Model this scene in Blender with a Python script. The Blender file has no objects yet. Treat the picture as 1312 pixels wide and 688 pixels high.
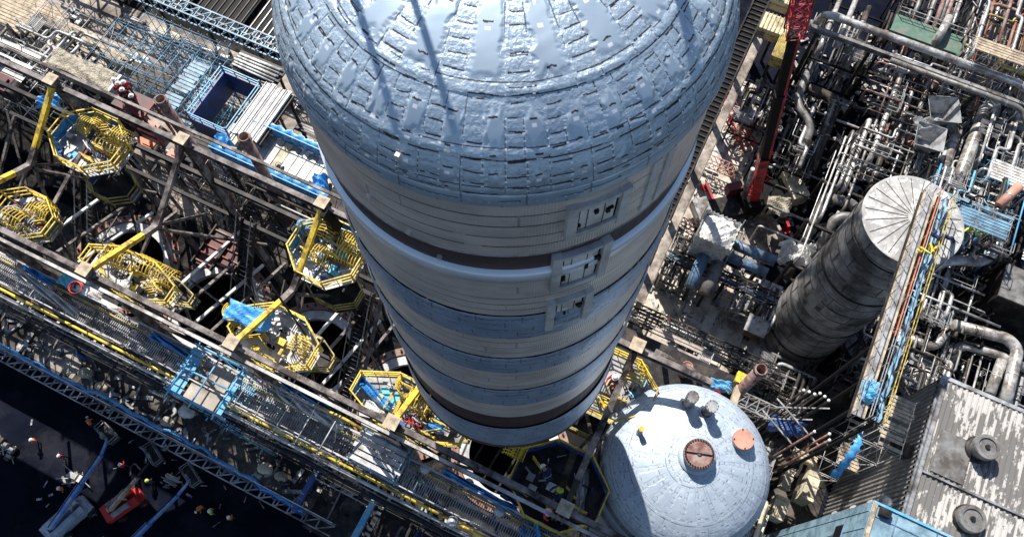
import bpy, math, random
import numpy as np
from mathutils import Vector, Matrix

R = math.radians
rnd = random.Random(7)
sc = bpy.context.scene
COL = sc.collection

# ------------------------------------------------------------------ camera model / site grid
F, TH, H = 1050.0, R(22.8), 80.0
CA, SA = math.cos(R(25.9)), math.sin(R(25.9))
AX = Vector((CA, -SA, 0)); BX = Vector((SA, CA, 0)); ZX = Vector((0, 0, 1))
GRZ = -R(25.9)

def at(px, py, z):
    """point of the place seen at a given spot of the photograph when it stands at height z"""
    u, v, d = px - 656, py - 344, H - z
    w = v / F * math.sin(TH) + math.cos(TH)
    return Vector((u / F * d / w, d * math.tan(TH - math.atan(v / F)), z))

def pix(p):
    d = H - p[2]; dep = p[1] * math.sin(TH) + d * math.cos(TH)
    return 656 + F * p[0] / dep, 344 + F * (d * math.sin(TH) - p[1] * math.cos(TH)) / dep

def G(a, b, z=0.0):
    """site grid: a runs along the row of drums, b across it"""
    return Vector((-.2 + a * CA + b * SA, 10.7 - a * SA + b * CA, z))

def ab(px, py, z):
    p = at(px, py, z); x, y = p.x + .2, p.y - 10.7
    return x * CA - y * SA, x * SA + y * CA

# ------------------------------------------------------------------ mesh builder
class MB:
    def __init__(s):
        s.v, s.f, s.sm = [], [], []
    def add(s, vs, fs, smooth=False):
        o = len(s.v); s.v.extend(tuple(p) for p in vs)
        for f in fs:
            s.f.append(tuple(i + o for i in f)); s.sm.append(smooth)
        return s
    def box(s, c, d, ax=None):
        a, b, z = ax or (AX, BX, ZX)
        c = Vector(c); a = a * (d[0] / 2); b = b * (d[1] / 2); z = z * (d[2] / 2)
        vs = [c + sa * a + sb * b + sz * z for sz in (-1, 1) for sa, sb in ((-1, -1), (1, -1), (1, 1), (-1, 1))]
        return s.add(vs, [(3, 2, 1, 0), (4, 5, 6, 7), (0, 1, 5, 4), (1, 2, 6, 5), (2, 3, 7, 6), (3, 0, 4, 7)])
    def bar(s, p, q, w, h=None, up=None):
        h = w if h is None else h
        p, q = Vector(p), Vector(q); t = q - p; L = t.length
        if L < 1e-5: return s
        t /= L
        up = up or (ZX if abs(t.z) < .95 else AX)
        sd = t.cross(up).normalized(); u2 = sd.cross(t).normalized()
        return s.box((p + q) / 2, (L, w, h), (t, sd, u2))
    def ibeam(s, p, q, w, h):
        p, q = Vector(p), Vector(q)
        t = (q - p).normalized(); up = ZX if abs(t.z) < .95 else AX
        sd = t.cross(up).normalized(); u2 = sd.cross(t).normalized()
        e = .12 * w
        s.bar(p + u2 * (h / 2 - e), q + u2 * (h / 2 - e), w, 2 * e)
        s.bar(p - u2 * (h / 2 - e), q - u2 * (h / 2 - e), w, 2 * e)
        return s.bar(p, q, e * 1.4, h - 4 * e - .006)
    def tube(s, pts, r, n=8, cap=True, smooth=True):
        pts = [Vector(p) for p in pts]; m = len(pts)
        rr = r if isinstance(r, (list, tuple)) else [r] * m
        ts = []
        for i in range(m):
            t = (pts[min(i + 1, m - 1)] - pts[max(i - 1, 0)])
            ts.append(t.normalized() if t.length > 1e-9 else Vector((0, 0, 1)))
        t0 = ts[0]; u = t0.cross(ZX if abs(t0.z) < .9 else AX).normalized()
        vs, fs = [], []
        for i in range(m):
            t = ts[i]; u = (u - t * u.dot(t))
            u = u.normalized() if u.length > 1e-6 else t.orthogonal().normalized()
            w = t.cross(u)
            for k in range(n):
                an = 2 * math.pi * k / n
                vs.append(pts[i] + (u * math.cos(an) + w * math.sin(an)) * rr[i])
        for i in range(m - 1):
            for k in range(n):
                k2 = (k + 1) % n
                fs.append((i * n + k, i * n + k2, (i + 1) * n + k2, (i + 1) * n + k))
        s.add(vs, fs, smooth)
        if cap:
            o = len(s.v) - m * n
            s.f.append(tuple(o + k for k in reversed(range(n)))); s.sm.append(False)
            s.f.append(tuple(o + (m - 1) * n + k for k in range(n))); s.sm.append(False)
        return s
    def lathe(s, c, prof, n=32, axis=ZX, smooth=True, a0=0, a1=2 * math.pi):
        c = Vector(c); ax = axis.normalized(); u = ax.orthogonal().normalized() if abs(ax.z) < .99 else Vector((1, 0, 0)); w = ax.cross(u)
        full = abs(a1 - a0 - 2 * math.pi) < 1e-6; m = n if full else n + 1
        vs, fs = [], []
        for (r, z) in prof:
            for k in range(m):
                an = a0 + (a1 - a0) * k / n
                vs.append(c + ax * z + (u * math.cos(an) + w * math.sin(an)) * max(r, 1e-4))
        for i in range(len(prof) - 1):
            for k in range(n):
                k2 = (k + 1) % m
                fs.append((i * m + k, i * m + k2, (i + 1) * m + k2, (i + 1) * m + k))
        return s.add(vs, fs, smooth)
    def cyl(s, c, r, z0, z1, n=24, axis=ZX):
        return s.lathe(c, [(0, z0), (r, z0)], n, axis, False).lathe(c, [(r, z0), (r, z1)], n, axis, True).lathe(c, [(r, z1), (0, z1)], n, axis, False)
    def prism(s, poly, z0, z1):
        n = len(poly)
        if sum(poly[i][0] * poly[(i + 1) % n][1] - poly[(i + 1) % n][0] * poly[i][1] for i in range(n)) < 0: poly = list(reversed(poly))
        vs = [(p[0], p[1], z0) for p in poly] + [(p[0], p[1], z1) for p in poly]
        fs = [tuple(reversed(range(n))), tuple(range(n, 2 * n))] + [(i, (i + 1) % n, n + (i + 1) % n, n + i) for i in range(n)]
        return s.add(vs, fs)
    def ball(s, c, r, n=10, sx=1, sy=1, sz=1):
        c = Vector(c); m = n // 2; vs, fs = [], []
        for i in range(m + 1):
            ph = math.pi * i / m
            for k in range(n):
                an = 2 * math.pi * k / n
                vs.append(c + Vector((r * sx * math.sin(ph) * math.cos(an), r * sy * math.sin(ph) * math.sin(an), -r * sz * math.cos(ph))))
        for i in range(m):
            for k in range(n):
                k2 = (k + 1) % n
                fs.append((i * n + k, i * n + k2, (i + 1) * n + k2, (i + 1) * n + k))
        return s.add(vs, fs, True)

def rootloc(o):
    l = Vector((0, 0, 0))
    while o is not None:
        l += o.location; o = o.parent
    return l

def obj(name, mb, mat, parent=None, label=None):
    l = rootloc(parent)
    me = bpy.data.meshes.new(name)
    me.from_pydata([(p[0] - l.x, p[1] - l.y, p[2] - l.z) for p in mb.v], [], mb.f)
    me.polygons.foreach_set('use_smooth', mb.sm)
    me.materials.append(mat); me.update()
    o = bpy.data.objects.new(name, me); COL.objects.link(o)
    if parent is not None: o.parent = parent
    if label: o['label'] = label
    return o

def tag(o, label, cat, group=None, kind=None):
    if label: o['label'] = label
    if cat: o['category'] = cat
    if group: o['group'] = group
    if kind: o['kind'] = kind
    return o

def thing(name, label, cat, loc, group=None):
    o = bpy.data.objects.new(name, None); COL.objects.link(o)
    o.location = loc; o.empty_display_size = .3
    return tag(o, label, cat, group)

def single(name, mb, mat, label, cat, group=None):
    """a thing that is one mesh, its origin at its base"""
    xs = [p[0] for p in mb.v]; ys = [p[1] for p in mb.v]; zs = [p[2] for p in mb.v]
    l = Vector(((min(xs) + max(xs)) / 2, (min(ys) + max(ys)) / 2, min(zs)))
    me = bpy.data.meshes.new(name)
    me.from_pydata([(p[0] - l.x, p[1] - l.y, p[2] - l.z) for p in mb.v], [], mb.f)
    me.polygons.foreach_set('use_smooth', mb.sm)
    me.materials.append(mat); me.update()
    o = bpy.data.objects.new(name, me); COL.objects.link(o); o.location = l
    return tag(o, label, cat, group)

def structure(name, mb, mat):
    o = obj(name, mb, mat); o['kind'] = 'structure'; return o

def stuff(name, mb, mat, label):
    o = obj(name, mb, mat); o['kind'] = 'stuff'; o['label'] = label; return o

def copy_tree(o, parent=None):
    c = o.copy(); COL.objects.link(c); c.parent = parent
    for ch in [x for x in o.children]: copy_tree(ch, c)
    return c

ORD = ['', 'first', 'second', 'third', 'fourth', 'fifth', 'sixth', 'seventh', 'eighth', 'ninth', 'tenth', 'eleventh', 'twelfth',
       'thirteenth', 'fourteenth', 'fifteenth', 'sixteenth', 'seventeenth', 'eighteenth', 'nineteenth', 'twentieth', 'twenty-first',
       'twenty-second', 'twenty-third', 'twenty-fourth', 'twenty-fifth', 'twenty-sixth', 'twenty-seventh', 'twenty-eighth', 'twenty-ninth', 'thirtieth']
def family(objs, template, group=None, key='x'):
    """labels a row of like things by their order in it"""
    s = sorted(objs, key=lambda o: pix(o.location)[0 if key == 'x' else 1])
    for i, o in enumerate(s):
        o['label'] = template.replace('{o}', ORD[i + 1])
        if group: o['group'] = group

def fillet(pts, rad, n=5):
    """round the corners of a pipe run"""
    pts = [Vector(p) for p in pts]; out = [pts[0]]
    for i in range(1, len(pts) - 1):
        p, a, b = pts[i], pts[i - 1], pts[i + 1]
        u, w = (a - p), (b - p); r = min(rad, u.length * .48, w.length * .48)
        u.normalize(); w.normalize()
        s, e = p + u * r, p + w * r
        for k in range(n + 1):
            t = k / n
            out.append(s * (1 - t) ** 2 + p * 2 * t * (1 - t) + e * t * t)
    out.append(pts[-1]); return out

# ------------------------------------------------------------------ materials
def lin(c): return tuple(c) + (1.0,)

def mat(name, c1, c2=None, rough=.6, metal=0.0, scale=1.5, bump=0.0, bscale=20.0, dirt=None, dirt_amt=.5, dirt_scale=.8, detail=6, spec=.4, coord='Object', streak=None, bdist=.05):
    m = bpy.data.materials.new(name); m.use_nodes = True
    nt = m.node_tree; N = nt.nodes; L = nt.links
    bs = N['Principled BSDF']; bs.inputs['Roughness'].default_value = rough; bs.inputs['Metallic'].default_value = metal
    bs.inputs['Specular IOR Level'].default_value = spec
    c2 = c2 or tuple(x * .72 for x in c1)
    if coord == 'World':
        g = N.new('ShaderNodeNewGeometry'); vec = g.outputs['Position']
    else:
        tc = N.new('ShaderNodeTexCoord'); vec = tc.outputs['Object']
    nz = N.new('ShaderNodeTexNoise'); nz.inputs['Scale'].default_value = scale; nz.inputs['Detail'].default_value = detail; nz.inputs['Roughness'].default_value = .65
    if streak:
        mp = N.new('ShaderNodeMapping'); mp.inputs['Scale'].default_value = streak; L.new(vec, mp.inputs['Vector']); L.new(mp.outputs[0], nz.inputs['Vector'])
    else:
        L.new(vec, nz.inputs['Vector'])
    cr = N.new('ShaderNodeValToRGB'); cr.color_ramp.elements[0].position = .35; cr.color_ramp.elements[1].position = .65
    cr.color_ramp.elements[0].color = lin(c2); cr.color_ramp.elements[1].color = lin(c1)
    L.new(nz.outputs['Fac'], cr.inputs['Fac']); out = cr.outputs['Color']
    if dirt:
        n2 = N.new('ShaderNodeTexNoise'); n2.inputs['Scale'].default_value = dirt_scale; n2.inputs['Detail'].default_value = 8; n2.inputs['Roughness'].default_value = .7
        L.new(vec, n2.inputs['Vector'])
        r2 = N.new('ShaderNodeValToRGB'); r2.color_ramp.elements[0].position = .52 - .2 * dirt_amt; r2.color_ramp.elements[1].position = .66 - .12 * dirt_amt
        r2.color_ramp.elements[0].color = (0, 0, 0, 1); r2.color_ramp.elements[1].color = (1, 1, 1, 1)
        L.new(n2.outputs['Fac'], r2.inputs['Fac'])
        mx = N.new('ShaderNodeMix'); mx.data_type = 'RGBA'
        L.new(r2.outputs['Color'], mx.inputs['Factor']); L.new(out, mx.inputs[6]); mx.inputs[7].default_value = lin(dirt)
        out = mx.outputs[2]
    L.new(out, bs.inputs['Base Color'])
    if bump:
        nb = N.new('ShaderNodeTexNoise'); nb.inputs['Scale'].default_value = bscale; nb.inputs['Detail'].default_value = 4
        L.new(vec, nb.inputs['Vector'])
        bp = N.new('ShaderNodeBump'); bp.inputs['Strength'].default_value = bump; bp.inputs['Distance'].default_value = bdist
        L.new(nb.outputs['Fac'], bp.inputs['Height']); L.new(bp.outputs[0], bs.inputs['Normal'])
    return m

M = {}
def mk(k, *a, **kw): M[k] = mat(k, *a, **kw); return M[k]
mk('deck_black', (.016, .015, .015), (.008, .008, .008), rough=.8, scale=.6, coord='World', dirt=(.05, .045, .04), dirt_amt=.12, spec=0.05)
mk('frame_grey', (.56, .55, .54), (.44, .43, .42), rough=.5, scale=2, dirt=(.3, .28, .27), dirt_amt=.25)
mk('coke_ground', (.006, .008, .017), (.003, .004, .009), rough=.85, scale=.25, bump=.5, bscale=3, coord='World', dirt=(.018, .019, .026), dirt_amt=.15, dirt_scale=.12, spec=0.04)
mk('concrete', (.50, .435, .37), (.34, .295, .25), rough=.85, scale=.5, bump=.2, bscale=14, coord='World', dirt=(.12, .10, .085), dirt_amt=.55, dirt_scale=.35, spec=0.2)
mk('concrete_pale', (.66, .60, .52), (.50, .44, .37), rough=.85, scale=.6, bump=.2, bscale=12, coord='World', dirt=(.24, .20, .17), dirt_amt=.4, dirt_scale=.5, spec=.2)
mk('debris_pale', (.62, .60, .57), (.30, .28, .26), rough=.8, scale=1.1, coord='World', dirt=(.08, .07, .07), dirt_amt=.45, dirt_scale=2.0)
mk('lift_blue', (.10, .23, .55), (.07, .17, .42), rough=.4, scale=2, dirt=(.3, .36, .45), dirt_amt=.2)
mk('lift_body', (.42, .50, .60), (.34, .42, .52), rough=.45, scale=2, dirt=(.2, .22, .25), dirt_amt=.3)
mk('concrete_dark', (.17, .145, .125), (.045, .04, .036), rough=.9, scale=.45, bump=.2, bscale=12, coord='World', dirt=(.02, .02, .02), dirt_amt=.6, dirt_scale=.3, spec=0.15)
mk('steel_brown', (.34, .295, .275), (.16, .135, .125), rough=.55, scale=1.2, dirt=(.03, .022, .02), dirt_amt=.62, dirt_scale=.9, spec=0.25)
mk('steel_dark', (.024, .023, .023), (.011, .010, .011), rough=.5, scale=1.5, dirt=(.075, .06, .05), dirt_amt=.15, spec=0.2)
mk('steel_grey', (.40, .40, .40), (.22, .22, .225), rough=.45, metal=.3, scale=2, dirt=(.10, .085, .075), dirt_amt=.4)
mk('galvanised', (.55, .555, .56), (.34, .345, .35), rough=.4, metal=.35, scale=3, dirt=(.20, .18, .16), dirt_amt=.3)
mk('tube_white', (.62, .61, .60), (.40, .395, .39), rough=.5, scale=2, dirt=(.22, .2, .18), dirt_amt=.3)
mk('pipe_white', (.66, .655, .64), (.44, .43, .42), rough=.38, metal=.25, scale=1.2, bump=.12, bscale=6, dirt=(.17, .145, .125), dirt_amt=.5, dirt_scale=.7)
mk('pipe_grey', (.27, .265, .26), (.15, .148, .145), rough=.5, metal=.2, scale=1.3, bump=.1, bscale=6, dirt=(.09, .08, .07), dirt_amt=.4)
mk('pipe_dark', (.038, .037, .036), (.016, .016, .016), rough=.5, scale=1.5, dirt=(.11, .085, .07), dirt_amt=.2, spec=0.25)
mk('pipe_blue', (.17, .27, .40), (.10, .18, .30), rough=.45, scale=1.0, bump=.1, bscale=4, dirt=(.06, .08, .11), dirt_amt=.3)
mk('rust', (.30, .13, .075), (.16, .07, .045), rough=.75, scale=2, dirt=(.30, .24, .21), dirt_amt=.25)
mk('rust_pale', (.40, .31, .28), (.22, .13, .11), rough=.7, scale=1.6, dirt=(.14, .05, .04), dirt_amt=.5, dirt_scale=1.2)
mk('yellow', (.82, .60, .06), (.66, .44, .04), rough=.42, scale=2, dirt=(.2, .13, .04), dirt_amt=.3, dirt_scale=1.6)
mk('yellow_dull', (.62, .50, .13), (.42, .33, .08), rough=.5, scale=2, dirt=(.16, .11, .05), dirt_amt=.4, dirt_scale=1.6)
mk('orange', (.72, .20, .08), (.55, .13, .05), rough=.5, scale=2, dirt=(.2, .1, .06), dirt_amt=.2)
mk('coral', (.62, .30, .22), (.5, .22, .15), rough=.6, scale=2, dirt=(.3, .2, .17), dirt_amt=.3)
mk('red', (.55, .03, .04), (.38, .02, .025), rough=.4, scale=1.5, dirt=(.08, .02, .02), dirt_amt=.3)
mk('red_dark', (.16, .015, .018), (.08, .01, .012), rough=.5, scale=1.5, dirt=(.03, .02, .02), dirt_amt=.4)
mk('blue_tarp', (.05, .27, .62), (.03, .17, .45), rough=.35, scale=2.5, bump=.8, bscale=2.2, dirt=(.10, .38, .68), dirt_amt=.35, dirt_scale=1.4)
mk('blue_sheet', (.03, .12, .50), (.02, .07, .34), rough=.4, scale=2, bump=.5, bscale=3, dirt=(.05, .09, .2), dirt_amt=.25)
mk('blue_paint', (.04, .11, .33), (.025, .07, .22), rough=.45, scale=2, dirt=(.06, .07, .10), dirt_amt=.35)
mk('blue_scaf', (.20, .36, .48), (.11, .22, .32), rough=.5, scale=2, dirt=(.09, .12, .15), dirt_amt=.35)
mk('blue_bright', (.11, .42, .66), (.07, .30, .52), rough=.45, scale=2, dirt=(.3, .42, .5), dirt_amt=.35)
mk('cyan', (.13, .50, .60), (.08, .36, .48), rough=.5, scale=3)
mk('container_blue', (.27, .40, .48), (.20, .32, .40), rough=.5, scale=.6, dirt=(.12, .20, .25), dirt_amt=.4, dirt_scale=.9, bump=.05)
mk('sheet_white', (.80, .80, .78), (.62, .62, .60), rough=.5, scale=1.5, bump=.6, bscale=1.6, dirt=(.40, .38, .36), dirt_amt=.3, dirt_scale=1.2)
mk('panel_white', (.74, .72, .69), (.58, .56, .53), rough=.5, scale=1.2, dirt=(.30, .27, .24), dirt_amt=.35)
mk('sand', (.60, .55, .44), (.46, .41, .32), rough=.9, scale=9, bump=1.0, bscale=11, bdist=.25, dirt=(.24, .20, .15), dirt_amt=.35, dirt_scale=2.5)
mk('plank', (.56, .46, .33), (.38, .30, .21), rough=.75, scale=2.5, dirt=(.2, .16, .12), dirt_amt=.35, dirt_scale=1.5)
mk('plank_pale', (.66, .60, .45), (.52, .46, .33), rough=.75, scale=2.5, dirt=(.3, .26, .2), dirt_amt=.3)
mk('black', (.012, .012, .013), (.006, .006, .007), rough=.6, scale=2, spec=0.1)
mk('rubber', (.02, .02, .02), (.012, .012, .012), rough=.8, scale=3)
mk('glass', (.02, .03, .04), (.015, .02, .03), rough=.08, scale=1, spec=.8)
mk('green', (.10, .20, .15), (.06, .12, .09), rough=.55, scale=1.5, dirt=(.16, .17, .14), dirt_amt=.3)
mk('pink', (.45, .30, .25), (.30, .19, .16), rough=.75, scale=1.2, bump=.5, bscale=4, dirt=(.2, .12, .1), dirt_amt=.4)
mk('hopper', (.46, .47, .48), (.33, .34, .35), rough=.5, metal=.2, scale=1.0, dirt=(.17, .16, .15), dirt_amt=.35, bump=.15, bscale=3)
mk('tank', (.39, .375, .36), (.22, .21, .205), rough=.65, scale=.5, dirt=(.045, .043, .042), dirt_amt=.5, dirt_scale=.25, bump=.1, bscale=5, streak=(1, 1, .45))
mk('tank_roof', (.34, .33, .32), (.26, .255, .25), rough=.6, scale=1.2, dirt=(.55, .54, .52), dirt_amt=.25, dirt_scale=1.0)
mk('tank_panel', (.36, .34, .32), (.26, .245, .23), rough=.65, scale=1.0, dirt=(.14, .13, .12), dirt_amt=.3)
mk('skin', (.48, .29, .2), rough=.6); mk('trousers', (.03, .04, .07), rough=.9); mk('navy', (.025, .035, .09), rough=.9)
mk('hi_vis', (.85, .22, .05), (.7, .16, .04), rough=.8); mk('hi_vis_red', (.62, .045, .04), (.48, .03, .03), rough=.8); mk('helmet_white', (.82, .82, .82), (.75, .75, .75), rough=.3)
mk('hi_vis_yellow', (.6, .68, .08), (.5, .58, .06), rough=.8)
mk('litter', (.55, .54, .52), (.12, .12, .13), rough=.8, scale=1.1, coord='World', dirt=(.02, .02, .03), dirt_amt=.5, dirt_scale=2.0)

def metal_sheet(name, c1, c2, rough, metal, uscale, dirt=None, ribs=.5, blotch=.6):
    """ribbed cladding: fine ribs along v of the UV map (metres)"""
    m = bpy.data.materials.new(name); m.use_nodes = True
    nt = m.node_tree; N = nt.nodes; L = nt.links; bs = N['Principled BSDF']
    bs.inputs['Roughness'].default_value = rough; bs.inputs['Metallic'].default_value = metal
    uv = N.new('ShaderNodeUVMap'); sx = N.new('ShaderNodeSeparateXYZ'); L.new(uv.outputs[0], sx.inputs[0])
    mu = N.new('ShaderNodeMath'); mu.operation = 'MULTIPLY'; mu.inputs[1].default_value = 2 * math.pi / uscale; L.new(sx.outputs[0], mu.inputs[0])
    sn = N.new('ShaderNodeMath'); sn.operation = 'SINE'; L.new(mu.outputs[0], sn.inputs[0])
    bp = N.new('ShaderNodeBump'); bp.inputs['Strength'].default_value = ribs; bp.inputs['Distance'].default_value = .02
    L.new(sn.outputs[0], bp.inputs['Height']); L.new(bp.outputs[0], bs.inputs['Normal'])
    nz = N.new('ShaderNodeTexNoise'); nz.inputs['Scale'].default_value = blotch; nz.inputs['Detail'].default_value = 7; nz.inputs['Roughness'].default_value = .65
    mp = N.new('ShaderNodeMapping'); mp.inputs['Scale'].default_value = (1.0, 2.2, 1); L.new(uv.outputs[0], mp.inputs[0]); L.new(mp.outputs[0], nz.inputs['Vector'])
    cr = N.new('ShaderNodeValToRGB'); cr.color_ramp.elements[0].position = .38; cr.color_ramp.elements[1].position = .62
    cr.color_ramp.elements[0].color = lin(c2); cr.color_ramp.elements[1].color = lin(c1); L.new(nz.outputs['Fac'], cr.inputs['Fac'])
    at_ = N.new('ShaderNodeAttribute'); at_.attribute_name = 'mark'; sp = N.new('ShaderNodeSeparateColor'); L.new(at_.outputs['Color'], sp.inputs[0])
    m1 = N.new('ShaderNodeMix'); m1.data_type = 'RGBA'; L.new(sp.outputs[0], m1.inputs['Factor']); L.new(cr.outputs[0], m1.inputs[6]); m1.inputs[7].default_value = (.05, .045, .045, 1)
    m2 = N.new('ShaderNodeMix'); m2.data_type = 'RGBA'; L.new(sp.outputs[1], m2.inputs['Factor']); L.new(m1.outputs[2], m2.inputs[6]); m2.inputs[7].default_value = (.85, .85, .85, 1)
    L.new(m2.outputs[2], bs.inputs['Base Color'])
    return m
M['cladding'] = metal_sheet('cladding', (.80, .715, .645), (.60, .53, .475), .40, .45, .06, ribs=.25)
M['brown_band'] = metal_sheet('brown_band', (.075, .042, .038), (.04, .024, .022), .6, .1, .3, ribs=.2)
M['gutter_paint'] = metal_sheet('gutter_paint', (.70, .74, .80), (.60, .65, .72), .35, .3, .6, ribs=.1)

def foil(name, base, dull, rough=.36, metal=.85):
    """silver blanket foil; the 'mark' attribute carries tie wires (R) and bright clips (G)"""
    m = bpy.data.materials.new(name); m.use_nodes = True
    nt = m.node_tree; N = nt.nodes; L = nt.links; bs = N['Principled BSDF']
    bs.inputs['Roughness'].default_value = rough; bs.inputs['Metallic'].default_value = metal
    at_ = N.new('ShaderNodeAttribute'); at_.attribute_name = 'mark'
    sp = N.new('ShaderNodeSeparateColor'); L.new(at_.outputs['Color'], sp.inputs[0])
    tc = N.new('ShaderNodeTexCoord')
    nz = N.new('ShaderNodeTexNoise'); nz.inputs['Scale'].default_value = 1.1; nz.inputs['Detail'].default_value = 6
    L.new(tc.outputs['Object'], nz.inputs['Vector'])
    cr = N.new('ShaderNodeValToRGB'); cr.color_ramp.elements[0].position = .35; cr.color_ramp.elements[1].position = .65
    cr.color_ramp.elements[0].color = lin(dull); cr.color_ramp.elements[1].color = lin(base); L.new(nz.outputs['Fac'], cr.inputs['Fac'])
    m1 = N.new('ShaderNodeMix'); m1.data_type = 'RGBA'; L.new(sp.outputs[0], m1.inputs['Factor']); L.new(cr.outputs[0], m1.inputs[6]); m1.inputs[7].default_value = (.045, .04, .04, 1)
    m2 = N.new('ShaderNodeMix'); m2.data_type = 'RGBA'; L.new(sp.outputs[1], m2.inputs['Factor']); L.new(m1.outputs[2], m2.inputs[6]); m2.inputs[7].default_value = (.92, .93, .95, 1)
    L.new(m2.outputs[2], bs.inputs['Base Color'])
    nb = N.new('ShaderNodeTexNoise'); nb.inputs['Scale'].default_value = 9; nb.inputs['Detail'].default_value = 6; nb.inputs['Distortion'].default_value = 1.6; nb.inputs['Roughness'].default_value = .6
    L.new(tc.outputs['Object'], nb.inputs['Vector'])
    bp = N.new('ShaderNodeBump'); bp.inputs['Strength'].default_value = .45; bp.inputs['Distance'].default_value = .03
    mk_ = N.new('ShaderNodeMath'); mk_.operation = 'MULTIPLY'; L.new(nb.outputs['Fac'], mk_.inputs[0]); L.new(sp.outputs[2], mk_.inputs[1]); L.new(mk_.outputs[0], bp.inputs['Height']); L.new(bp.outputs[0], bs.inputs['Normal'])
    return m
M["foil"] = foil("foil", (.46, .56, .655), (.36, .455, .555), rough=.46, metal=.5)
M['foil_wall'] = foil('foil_wall', (.46, .565, .71), (.34, .44, .575), rough=.42, metal=.6)
M['foil_small'] = foil('foil_small', (.43, .50, .575), (.35, .415, .49), rough=.55, metal=.25)

def corr_roof(name, base, rust, period, axis, amt):
    """profiled roof sheet; rust/bare streaks run along the ribs"""
    m = bpy.data.materials.new(name); m.use_nodes = True
    nt = m.node_tree; N = nt.nodes; L = nt.links; bs = N['Principled BSDF']; bs.inputs['Roughness'].default_value = .6
    tc = N.new('ShaderNodeTexCoord'); mp = N.new('ShaderNodeMapping'); mp.inputs['Rotation'].default_value = (0, 0, -GRZ)
    L.new(tc.outputs['Object'], mp.inputs[0])
    n1 = N.new('ShaderNodeTexNoise'); n1.inputs['Scale'].default_value = 1.0; n1.inputs['Detail'].default_value = 7; n1.inputs['Roughness'].default_value = .75
    sx = N.new('ShaderNodeSeparateXYZ'); L.new(mp.outputs[0], sx.inputs[0])
    q1 = N.new('ShaderNodeMath'); q1.operation = 'MULTIPLY'; q1.inputs[1].default_value = 2 / .42; L.new(sx.outputs[0], q1.inputs[0])
    q2 = N.new('ShaderNodeMath'); q2.operation = 'FLOOR'; L.new(q1.outputs[0], q2.inputs[0])
    q3 = N.new('ShaderNodeMath'); q3.operation = 'MULTIPLY'; q3.inputs[1].default_value = 3.7; L.new(q2.outputs[0], q3.inputs[0])
    q4 = N.new('ShaderNodeMath'); q4.operation = 'MULTIPLY_ADD'; q4.inputs[1].default_value = .55; L.new(sx.outputs[0], q4.inputs[0]); L.new(q3.outputs[0], q4.inputs[2])
    cx = N.new('ShaderNodeCombineXYZ'); L.new(q4.outputs[0], cx.inputs[0]); ys = N.new('ShaderNodeMath'); ys.operation = 'MULTIPLY'; ys.inputs[1].default_value = .33; L.new(sx.outputs[1], ys.inputs[0]); L.new(ys.outputs[0], cx.inputs[1]); n1.inputs['Detail'].default_value = 5; L.new(cx.outputs[0], n1.inputs['Vector'])
    cr = N.new('ShaderNodeValToRGB'); cr.color_ramp.elements[0].position = .50 - amt * .2; cr.color_ramp.elements[1].position = .58 - amt * .15
    cr.color_ramp.elements[0].color = lin(base); cr.color_ramp.elements[1].color = lin(rust)
    n3 = N.new('ShaderNodeTexNoise'); n3.inputs['Scale'].default_value = .28; n3.inputs['Detail'].default_value = 5; L.new(mp.outputs[0], n3.inputs['Vector'])
    ad = N.new('ShaderNodeMath'); ad.operation = 'MULTIPLY_ADD'; ad.inputs[1].default_value = .95; L.new(n3.outputs['Fac'], ad.inputs[0])
    sb = N.new('ShaderNodeMath'); sb.operation = 'MULTIPLY_ADD'; sb.inputs[1].default_value = 2.0; sb.inputs[2].default_value = -.99; L.new(n1.outputs['Fac'], sb.inputs[0]); L.new(sb.outputs[0], ad.inputs[2]); L.new(ad.outputs[0], cr.inputs['Fac'])
    L.new(cr.outputs[0], bs.inputs['Base Color'])
    return m
M['roof_sheet'] = corr_roof('roof_sheet', (.14, .135, .13), (.44, .42, .40), .3, 0, .0)
M['wall_sheet'] = mat('wall_sheet', (.30, .29, .285), (.20, .195, .19), rough=.6, scale=.7, dirt=(.2, .19, .18), dirt_amt=.15)
# ------------------------------------------------------------------ world, sun, camera
SUN_EL, SUN_AZ = R(48), R(-17)
world = bpy.data.worlds.new('World'); sc.world = world; world.use_nodes = True
wn = world.node_tree; bg = wn.nodes['Background']; sky = wn.nodes.new('ShaderNodeTexSky')
sky.sky_type = 'NISHITA'; sky.sun_disc = False; sky.sun_elevation = SUN_EL; sky.sun_rotation = SUN_AZ
sky.air_density = 1.0; sky.dust_density = 0.6; sky.ozone_density = 1.5
wn.links.new(sky.outputs[0], bg.inputs[0]); bg.inputs[1].default_value = .084
sl = bpy.data.lights.new('sun', 'SUN'); sl.energy = 5.0; sl.angle = R(.5); sl.color = (1, .95, .87)
so = bpy.data.objects.new('sun', sl); COL.objects.link(so)
tosun = Vector((math.sin(SUN_AZ) * math.cos(SUN_EL), math.cos(SUN_AZ) * math.cos(SUN_EL), math.sin(SUN_EL)))
so.rotation_euler = tosun.to_track_quat('Z', 'Y').to_euler(); so.location = (0, 0, 150)
cam = bpy.data.cameras.new('camera'); cam.sensor_width = 36; cam.lens = F / 1312 * 36; cam.clip_end = 3000
co = bpy.data.objects.new('camera', cam); COL.objects.link(co); co.location = (0, 0, H); co.rotation_euler = (TH, 0, 0); sc.camera = co
sc.view_settings.view_transform = 'Standard'; sc.view_settings.look = 'None'; sc.view_settings.gamma = 1
sc.view_settings.use_curve_mapping = False; sc.view_settings.exposure = .68
sc.cycles.max_bounces = 5; sc.cycles.diffuse_bounces = 2; sc.cycles.glossy_bounces = 2; sc.cycles.use_denoising = True

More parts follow.
